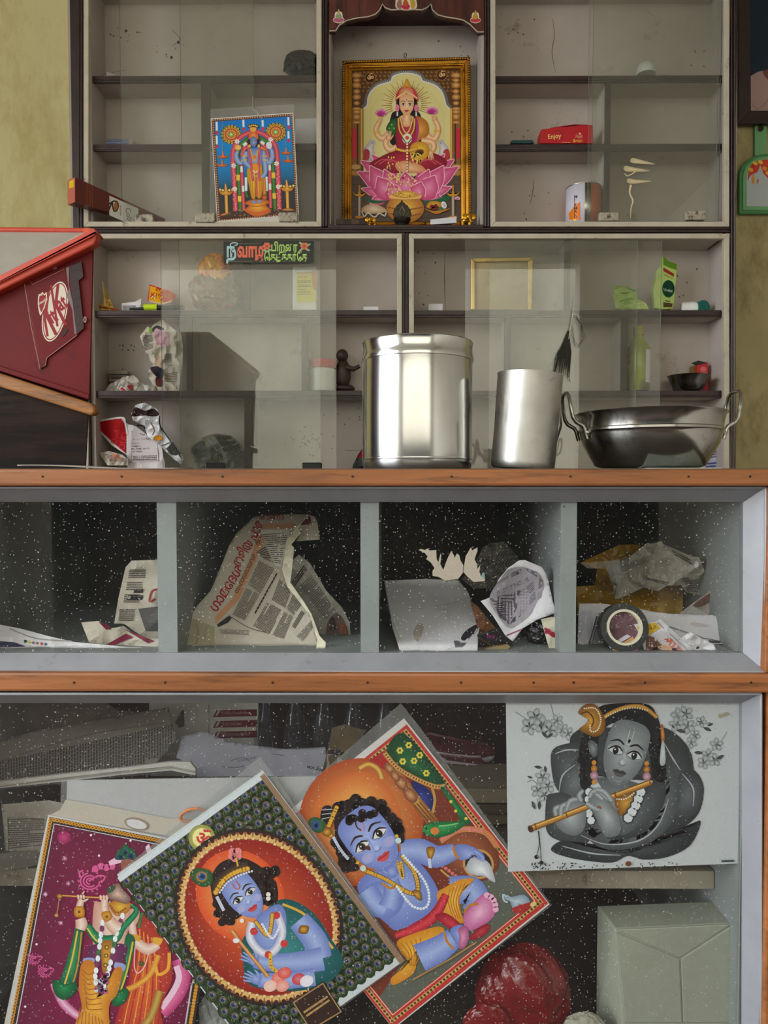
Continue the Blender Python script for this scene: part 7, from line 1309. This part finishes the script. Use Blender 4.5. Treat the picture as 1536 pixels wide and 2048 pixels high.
def baby(a, q):
    a.P(q, (214, 210, 206), False)
    O, U, W_ = (-160, 830), (662, 170), (1420, 1130); D_ = (O[0] + W_[0] - U[0], O[1] + W_[1] - U[1])
    u = (U[0] - O[0], U[1] - O[1]); v = (W_[0] - U[0], W_[1] - U[1]); f = lambda s, t: (O[0] + u[0] * s + v[0] * t, O[1] + u[1] * s + v[1] * t)
    a.P([f(0, .012), f(1, .012), f(1, 1), f(0, 1)], (196, 56, 52), False); a.S([f(.02, .032), f(.975, .032), f(.975, .975), f(.02, .975)], 26, (206, 170, 100), False, True, True)
    pe = a.along([f(.02, .032), f(.975, .032), f(.975, .975), f(.02, .975), f(.02, .032)], 22); a.D(pe, 7, (60, 56, 30)); a.D([(x + 6, y + 6) for x, y in pe], 4, (196, 60, 50)); a.S([f(.04, .05), f(.955, .05), f(.955, .955), f(.04, .955)], 6, (240, 200, 170), False, True, True)
    a.P([f(.045, .055), f(.95, .055), f(.95, .95), f(.045, .95)], (120, 52, 36), False)
    a.P([f(.5, .72), f(.95, .6), f(.95, .95), f(.045, .95), f(.045, .86)], (96, 100, 88), False)
    a.E(430, 700, 330, 340, ((255, 206, 110), (176, 76, 36)), 0, 40); a.P([(180, 600), (300, 470), (440, 430), (560, 500), (640, 640), (600, 760), (420, 780), (220, 700)], ((252, 190, 96), (206, 104, 48)))
    # curtain, column, rope
    a.P([(560, 320), (662, 232), (880, 500), (800, 500), (680, 440), (600, 370)], ((40, 110, 62), (10, 62, 36)))
    for x, y in ((682, 292), (635, 320), (710, 375), (650, 378), (775, 440), (740, 345)): a.D([(x + 12 * math.cos(k), y + 12 * math.sin(k)) for k in (0, 1.05, 2.1, 3.15, 4.2, 5.2)], 7, (226, 206, 76))
    a.P([(430, 400), (548, 322), (590, 380), (560, 420), (480, 400)], (170, 40, 40), False); a.S([(420, 415), (470, 392), (520, 420), (540, 470)], 30, ((240, 190, 90), (150, 90, 40)))
    a.P([(700, 480), (800, 540), (810, 640), (770, 640), (720, 560)], ((50, 70, 150), (20, 30, 90))); a.S([(800, 500), (820, 580), (805, 660)], 14, (196, 150, 80))
    a.P([(545, 400), (600, 385), (840, 690), (780, 715)], ((226, 176, 96), (140, 84, 44)), False)
    for x, y, r in ((580, 415, 36), (640, 490, 46), (690, 555, 48), (610, 455, 34)): a.E(x, y, r, r * .62, ((226, 170, 110), (120, 62, 40)), 52)
    for k in (-14, 0, 14): a.S([(725 + k, 600 - k * .6), (800 + k, 690 - k * .6)], 7, (120, 70, 30), False)
    ro = catmull([(552, 330), (620, 410), (720, 470), (820, 510), (875, 508)], False); a.S([(552, 330), (620, 410), (720, 470), (820, 510), (875, 508)], 26, ((244, 196, 110), (170, 110, 50))); a.D(a.along(ro, 16), 6, (130, 80, 40))
    a.P([(850, 520), (890, 530), (1010, 700), (960, 700), (930, 640)], ((50, 140, 80), (14, 84, 46))); a.D([(905, 590), (930, 640), (985, 680)], 9, (226, 200, 80))
    # pot
    a.E(990, 860, 185, 140, ((190, 110, 66), (110, 56, 36)), 35); a.S([(850, 800), (950, 740), (1080, 750), (1150, 830)], 30, (206, 130, 80)); a.D(a.along(catmull([(860, 790), (960, 735), (1080, 750)], False), 20), 9, (226, 130, 130)); a.D(a.along(catmull([(860, 930), (900, 960), (950, 1000)], False), 22), 10, (226, 120, 120)); a.S([(850, 950), (900, 990), (960, 1010)], 10, (206, 160, 80))
    a.E(1050, 920, 84, 78, (206, 150, 90), 30); a.E(1050, 920, 72, 66, (40, 30, 30), 30); a.P([(985, 950), (1010, 890), (1060, 890), (1110, 920), (1140, 1010), (1120, 1010), (1080, 985), (1030, 980)], ((250, 250, 250), (176, 180, 190)))
    BL, SH = (166, 184, 232), (108, 126, 196); A = (BL, SH)
    # parrot
    a.P([(755, 740), (775, 710), (830, 695), (920, 695), (1000, 690), (960, 730), (900, 765), (840, 780), (800, 775)], ((60, 160, 90), (16, 96, 50))); a.E(782, 740, 28, 28, (40, 140, 76)); a.E(820, 745, 22, 20, (226, 130, 60)); a.S([(840, 720), (890, 715), (940, 705)], 8, (130, 200, 130)); a.P([(757, 750), (772, 755), (768, 772)], (60, 40, 40), False); a.E(775, 732, 5, 5, (20, 20, 20))
    # legs, cloth, trunk
    a.P([(410, 1050), (450, 980), (560, 930), (640, 850), (700, 880), (780, 960), (840, 1070), (820, 1160), (740, 1220), (620, 1270), (570, 1240), (470, 1150)], A)
    a.S([(900, 1060), (1010, 1060), (1040, 1120), (1010, 1180)], [150, 150, 130, 100], A); a.P([(970, 1200), (1000, 1150), (1080, 1075), (1130, 1090), (1145, 1160), (1110, 1220), (1020, 1270), (980, 1260)], ((246, 190, 220), (196, 96, 150))); a.D([(1095, 1085), (1118, 1095), (1132, 1112), (1140, 1135), (1142, 1160)], 16, (244, 180, 210), 12)
    a.P([(830, 1080), (880, 1040), (960, 1000), (1030, 1000), (980, 1040), (950, 1100), (960, 1180), (970, 1230), (900, 1240), (860, 1180)], ((250, 200, 80), (214, 140, 40))); 
    for k in range(5): a.S([(900 + k * 20, 1050 - k * 8), (890 + k * 14, 1120), (920 + k * 12, 1210)], 6, (196, 120, 36))
    a.S([(610, 1300), (720, 1260), (820, 1190), (880, 1080)], [30, 60, 60, 40], ((226, 70, 80), (160, 24, 44))); a.P([(820, 1190), (880, 1180), (960, 1240), (990, 1290), (930, 1280), (850, 1230)], ((220, 70, 80), (150, 24, 44)))
    a.P([(620, 1330), (700, 1290), (840, 1250), (880, 1290), (860, 1330), (730, 1360), (720, 1470), (680, 1520), (600, 1560), (590, 1520), (680, 1450), (640, 1390)], ((250, 200, 70), (214, 136, 36)))
    for k in range(5): a.S([(640 + k * 26, 1340 - k * 8), (680 + k * 16, 1390), (690 + k * 6, 1460)], 6, (196, 120, 36))
    a.S([(740, 1420), (840, 1370), (920, 1310)], [160, 140, 110], A); a.P([(900, 1270), (950, 1240), (985, 1260), (1000, 1310), (970, 1360), (930, 1340)], A); a.P([(945, 1260), (990, 1250), (1000, 1310), (975, 1365), (945, 1360), (950, 1310)], ((236, 160, 190), (170, 84, 130))); a.S([(870, 1280), (885, 1330), (920, 1370)], 12, GOLD2); a.S([(975, 1180), (1000, 1140), (1050, 1130)], 12, GOLD2)
    a.P([(1000, 1310), (1060, 1250), (1110, 1240), (1100, 1280), (1040, 1320)], ((206, 70, 80), (140, 30, 44)))
    a.S([(640, 850), (740, 850), (830, 880), (930, 850)], [110, 130, 120, 80], A); a.P([(930, 820), (1000, 820), (1070, 860), (1085, 900), (1060, 900), (1030, 870), (1000, 890), (960, 900), (925, 870)], A); a.S([(1030, 850), (1070, 880), (1075, 905)], 18, A); a.S([(918, 825), (925, 860), (945, 890)], 14, GOLD2); a.P([(775, 835), (820, 832), (810, 880), (790, 900)], (GOLD, DGOLD)); a.S([(790, 890), (795, 940)], 16, (206, 214, 236))
    a.P([(430, 1080), (520, 1010), (640, 1030), (650, 1130), (590, 1200), (500, 1190)], A); a.S([(450, 1060), (500, 1130), (560, 1165)], [130, 130, 90], A); a.S([(575, 1150), (595, 1080), (588, 1000)], [110, 96, 76], A); hand(a, 590, 950, 52, -8, *A, -1, 4); a.S([(540, 1020), (580, 1045), (625, 1035)], 14, GOLD2)
    jewel(a, [(440, 950), (560, 1000), (680, 1070), (730, 1060), (710, 960), (640, 870)], GOLD, 10, 14, DGOLD); jewel(a, [(620, 1040), (700, 1140), (770, 1150), (790, 1090), (760, 1000), (650, 870)], (236, 240, 246), 8, 16); jewel(a, [(610, 880), (650, 990), (640, 900)], GOLD, 9, 13); a.P([(700, 1060), (740, 1060), (750, 1110), (720, 1100)], (GOLD, DGOLD))
    # head
    rd = random.Random(4); HR = (34, 26, 26)
    a.P([(290, 740), (290, 640), (350, 580), (440, 570), (540, 620), (630, 700), (660, 790), (620, 800), (520, 660), (400, 700), (350, 800), (420, 940), (340, 950), (300, 860)], HR); a.D([(x + rd.uniform(-24, 24), y + rd.uniform(-24, 24)) for x, y in a.along([(320, 640), (400, 595), (500, 610), (590, 690), (640, 770)], 18)], 32, (40, 30, 30), 11); a.D([(x + rd.uniform(-20, 20), y + rd.uniform(-20, 20)) for x, y in a.along([(310, 780), (330, 880), (370, 950)], 18)], 30, HR, 11)
    face(a, 484, 796, 178, -38, (178, 194, 240), (118, 134, 204), (206, 60, 70), iris=(56, 44, 40), blush=(206, 150, 190), big=1.12); a.S([(-.1, -.72), (-.08, -.46), (0, -.4), (.08, -.46), (.1, -.72)], .035, (206, 150, 170)); a.P([(-.28, .08), (-.2, .02), (-.14, .1), (-.2, .2)], (96, 50, 36)); a.local()
    a.D([(x + rd.uniform(-14, 14), y + rd.uniform(-14, 14)) for x, y in a.along([(360, 690), (430, 660), (500, 640)], 16)], 22, HR, 10); a.S([(400, 680), (405, 720), (430, 740)], 6, HR)
    a.P([(215, 680), (225, 620), (260, 608), (282, 630), (270, 690), (240, 705)], (24, 24, 30)); 
    for k in range(3): a.S([(222, 680 - k * 24), (278, 668 - k * 20)], 5, (176, 176, 180), False)
    jewel(a, [(300, 620), (270, 690), (250, 750), (280, 770)], GOLD, 11, 15, DGOLD); a.E(250, 748, 26, 24, (GOLD, DGOLD)); jewel(a, [(285, 780), (320, 840), (360, 890)], (206, 214, 236), 9, 13); a.P([(150, 690), (190, 670), (240, 700), (220, 750), (170, 740)], ((80, 130, 80), (30, 80, 50))); a.E(190, 712, 20, 24, (50, 80, 140)); a.E(192, 714, 10, 12, (24, 24, 66))
    a.D([(440, 940), (626, 794)], 16, (206, 226, 220), 12); a.D([(412, 910), (618, 770)], 10, GOLD)
    # toy elephant
    a.P([(1180, 1100), (1200, 1078), (1225, 1090), (1290, 1080), (1320, 1110), (1310, 1150), (1285, 1150), (1275, 1130), (1250, 1160), (1230, 1150), (1215, 1115)], ((200, 216, 224), (130, 150, 166))); a.S([(1200, 1090), (1180, 1080), (1185, 1110), (1205, 1120)], 9, (190, 206, 216)); a.P([(1230, 1150), (1330, 1120), (1300, 1160), (1250, 1180)], (176, 50, 50)); a.E(1340, 1130, 18, 12, (226, 206, 130), -30)
    a.S([(700, 1530), (900, 1420), (1040, 1330)], 12, ((190, 150, 96), (110, 80, 50)), False)
poster('child_print', 'red bordered print of a blue child with a butter pot and a parrot', [(-170, 815), (658, 150), (1428, 1135), (600, 1795)], 1.1285, KZ, baby, 'devotional prints behind the counter glass', .001, [(-150, 760), (640, 70), (720, 170), (1440, 1140), (690, 1725), (600, 1790)])
KV = (980, 1380, 556 / 1536)
def mono(a, q):
    a.P(q, (200, 204, 206), False); G = lambda v, d=0: (v - 4 + d, v + 2, v + 4)
    rd = random.Random(6)
    def spray(pts, s):
        for x, y in pts:
            for k in range(5): an = k * 1.256 + x; a.E(x + s * .62 * math.cos(an), y + s * .62 * math.sin(an), s * .55, s * .42, (G(196), G(146)), math.degrees(an), 10, k == 0)
            a.E(x, y, s * .2, s * .2, G(110))
    def leaf(x, y, s, r, v=70): a.P([(x - s * math.cos(r), y - s * math.sin(r)), (x + s * .4 * math.sin(r), y - s * .4 * math.cos(r)), (x + s * math.cos(r), y + s * math.sin(r)), (x - s * .4 * math.sin(r), y + s * .4 * math.cos(r))], G(v))
    for st in ([(140, 120), (200, 160), (260, 200), (380, 250)], [(335, 75), (350, 130), (370, 180)], [(205, 510), (240, 500), (290, 560)], [(1060, 80), (1070, 160), (1070, 240)], [(1310, 230), (1270, 290), (1200, 360)], [(260, 600), (270, 650)], [(1120, 200), (1220, 180)]): a.S(st, 5, G(130))
    spray([(250, 150), (220, 200), (290, 190), (330, 220)], 46); spray([(400, 220), (370, 170), (430, 240)], 34); spray([(290, 480), (320, 530), (265, 555), (300, 580)], 38); spray([(1040, 140), (1080, 130), (1030, 190), (1090, 200)], 40); spray([(1165, 175), (1130, 250), (1110, 290)], 30); spray([(1250, 300), (1200, 360), (1240, 385), (1180, 400)], 34)
    for p in ((300, 245, 22, .8), (330, 250, 20, -.6), (280, 200, 18, 1.2), (265, 425, 22, .2), (305, 435, 18, 1.4), (220, 480, 16, .4), (240, 635, 24, 1.2), (272, 635, 24, 1.6), (1055, 225, 26, .2), (1200, 215, 24, .4), (1215, 190, 18, -.4), (1150, 345, 24, .1), (1270, 370, 24, -.5), (1010, 200, 14, 1.)): leaf(*p)
    # rose petals
    def pet(pts, c1, c2): a.P(pts, (G(c1), G(c2)))
    pet([(440, 300), (470, 230), (560, 210), (900, 200), (1010, 230), (1090, 310), (1120, 400), (1100, 470), (900, 500), (500, 450)], 76, 52)
    pet([(335, 400), (345, 330), (400, 300), (490, 290), (520, 340), (520, 600), (430, 600), (360, 530)], 96, 60); pet([(390, 560), (400, 470), (450, 410), (520, 390), (560, 480), (520, 620), (420, 620)], 120, 72)
    pet([(960, 290), (1060, 330), (1110, 420), (1160, 480), (1180, 560), (1150, 680), (1060, 760), (900, 820), (900, 500)], 92, 54); pet([(1060, 450), (1150, 480), (1176, 540), (1160, 650), (1090, 710), (1000, 700), (1010, 560)], 110, 60)
    pet([(310, 600), (340, 570), (420, 570), (520, 640), (560, 780), (520, 850), (380, 830), (310, 770)], 104, 62); pet([(335, 880), (400, 830), (520, 860), (740, 900), (860, 870), (1040, 820), (1150, 720), (1155, 760), (1100, 860), (980, 920), (850, 935), (760, 915), (680, 950), (560, 945), (420, 920)], 84, 48)
    pet([(500, 760), (620, 840), (800, 830), (920, 740), (990, 560), (970, 420), (1010, 430), (1050, 560), (1010, 720), (900, 830), (740, 880), (590, 860)], 140, 76); pet([(880, 520), (960, 510), (960, 620), (880, 760), (760, 820), (640, 810), (720, 700)], 100, 60)
    for s in ([(500, 800), (640, 850), (820, 830), (930, 740), (985, 600)], [(380, 560), (400, 470), (470, 410)], [(360, 350), (420, 330), (500, 330)], [(960, 290), (1010, 380), (1050, 440)], [(1060, 460), (1120, 540), (1120, 640)], [(400, 860), (560, 900), (720, 910)]): a.S(s, [3, 9, 3], G(178))
    # hair, neck, shoulders
    a.P([(500, 420), (490, 330), (530, 200), (580, 110), (660, 76), (860, 76), (920, 140), (945, 240), (930, 340), (970, 400), (960, 500), (900, 480), (860, 300), (700, 180), (600, 260), (590, 420), (560, 520), (500, 530)], G(26)); a.D([(515 + rd.uniform(-16, 18), y) for y in range(330, 530, 14)], 20, G(30), 10); a.D([(930 + rd.uniform(-16, 20), y) for y in range(220, 470, 14)], 20, G(28), 10)
    a.P([(600, 480), (620, 560), (560, 640), (560, 740), (700, 800), (800, 760), (860, 640), (830, 520)], (G(150), G(90)))
    face(a, 742, 352, 180, 16, G(182), G(112), G(62), brow=G(20), white=G(206), iris=G(30), big=1.12, sx=.92); a.E(.04, -.42, .06, .06, G(14)); a.S([(-.05, -.75), (-.04, -.4), (.0, -.3), (.08, -.4), (.1, -.75)], .02, G(206)); a.local()
    a.P([(598, 300), (600, 230), (650, 170), (740, 150), (860, 180), (900, 260), (880, 200), (800, 110), (660, 100), (580, 200)], G(26)); a.P([(540, 290), (560, 275), (590, 300), (592, 350), (570, 370), (548, 340)], (G(150), G(80)))
    # gilt parts
    a.S([(600, 190), (640, 140), (720, 100), (800, 85), (860, 100), (920, 150)], 22, ((226, 170, 80), (130, 84, 34))); jewel(a, [(640, 145), (720, 108), (800, 96), (870, 112)], (236, 214, 170), 5, 14)
    a.P([(485, 120), (520, 80), (570, 76), (610, 110), (636, 170), (625, 230), (580, 256), (530, 240), (490, 215), (520, 190), (540, 160), (510, 140)], ((222, 164, 66), (122, 78, 28))); jewel(a, [(520, 100), (580, 100), (610, 160), (590, 220), (555, 225), (550, 190)], (240, 226, 190), 5, 12); a.S([(500, 130), (540, 120), (570, 160), (560, 200)], 8, (96, 60, 22))
    for x, y in ((573, 470), (863, 475)): a.D([(x, y - 72), (x, y + 36)], 13, (206, 140, 60), 12); a.E(x, y - 38, 18, 22, ((226, 160, 80), (140, 84, 34))); a.E(x, y, 23, 23, ((220, 180, 196), (150, 104, 120)))
    a.P([(940, 200), (952, 190), (962, 240), (960, 280), (944, 280)], ((226, 160, 80), (140, 84, 34))); a.P([(945, 290), (960, 290), (966, 400), (936, 404)], (G(216), G(170)))
    a.P([(690, 600), (790, 560), (810, 580), (780, 650), (720, 690), (700, 660)], ((220, 166, 70), (126, 80, 30))); jewel(a, [(660, 590), (740, 600), (800, 560)], (240, 226, 196), 5, 13)
    jewel(a, [(830, 560), (800, 640), (750, 720)], G(220), 26, 40, G(60)); jewel(a, [(545, 560), (540, 660), (560, 730)], G(220), 22, 40, G(60))
    H = (G(186), G(110))
    a.P([(360, 660), (420, 610), (500, 600), (530, 660), (520, 760), (470, 800), (400, 780), (350, 720)], H)
    a.S([(215, 765), (400, 695), (650, 595), (890, 505)], 34, ((206, 146, 60), (96, 58, 22)), False); a.S([(215, 758), (400, 688), (650, 588), (890, 498)], 6, (240, 196, 110), False); a.E(222, 764, 14, 20, (70, 40, 20), -20)
    for x, y in ((250, 752), (880, 508), (690, 578), (420, 686)): a.S([(x - 5, y - 20), (x + 6, y + 18)], 8, (130, 80, 30), False)
    for p in ([(400, 640), (360, 650), (362, 690)], [(440, 620), (395, 640), (390, 690)], [(480, 600), (440, 610), (420, 660)], [(505, 610), (490, 580), (512, 550)]): a.S(p, [26, 30, 22], H)
    a.P([(540, 600), (600, 560), (660, 620), (710, 690), (720, 770), (690, 805), (630, 800), (590, 720)], H)
    for p in ([(545, 590), (570, 560), (620, 600)], [(560, 560), (600, 555), (650, 600)], [(585, 545), (630, 560), (670, 610)], [(530, 620), (560, 640), (600, 660)]): a.S(p, [26, 32, 28], H)
    a.S([(590, 650), (600, 640), (612, 652)], 10, (140, 90, 70)); a.S([(265, 775), (270, 850), (255, 915)], 4, G(40)); a.S([(268, 775), (276, 860), (282, 945)], 4, G(40)); a.D([(255, 918), (282, 950)], 12, G(24), 10)
    rd = random.Random(8); a.D([(230 + rd.random() ** 1.6 * 800, 965 + rd.uniform(-14, 22) - .02 * 100) for i in range(70)], 4, (40, 34, 30), 6); a.E(762, 955, 16, 14, (120, 66, 40)); a.D([(1270, 140), (1300, 130)], 12, (176, 160, 126)); a.T('KRISHNA', 1275, 948, 20, G(70), 0, .02) if False else a.lines([(1275, 934), (1345, 932), (1345, 946), (1275, 948)], 1, G(80), .8, (.08, .2))
poster('monochrome_print', 'black and white print of a flute player in a rose with gilt jewels', [(88, 66), (1392, 66), (1382, 958), (100, 1004)], 1.1245, KV, mono, 'devotional prints behind the counter glass', .001)
# blank card and cords between the prints
K9c = (0, 1390, 420 / 1536)
t = thing('blank_white_card', 'blank white card in a clear sleeve behind the tilted prints', 'card', at(380, 1650, 1.14))
MB().prism([at(x, y, 1.137) for x, y in ((134, 1561), (632, 1553), (634, 1700), (130, 1720))], (0, .001, 0)).build('card', 'white_paper', t); MB().prism([at(x, y, 1.1345) for x, y in ((122, 1560), (640, 1551), (640, 1730), (118, 1730))], (0, .0004, 0)).build('plastic_sleeve', 'plastic_film', t)
paper_thing('tan_flap', 'translucent tan hanger flap at the top of the maroon print', 'paper', [(480, 765), (700, 800), (1250, 905), (1500, 900), (1300, 1040), (360, 880), (440, 840)], K9c, flat(1.1335), mat('tan_flap', (186, 178, 164), .6, 0, .06), None, 12., lambda a: (a.E(1000, 940, 90, 44, (150, 130, 110), 14), a.E(1000, 942, 76, 32, (206, 204, 206), 14)))
t = thing('orange_cord', 'orange cord loop at the edge of the peacock print', 'cord', at(K9c[0] + 1330 * K9c[2], K9c[1] + 930 * K9c[2], 1.13))
MB().tube([at(K9c[0] + x * K9c[2], K9c[1] + y * K9c[2], 1.1275) for x, y in catmull([(1400, 930), (1330, 915), (1325, 880), (1370, 845), (1440, 832), (1505, 848)], False)], .0026, 8).build('cord', mat('orange_cord', (206, 124, 70), .7, 0, .2, 90), t, 60)
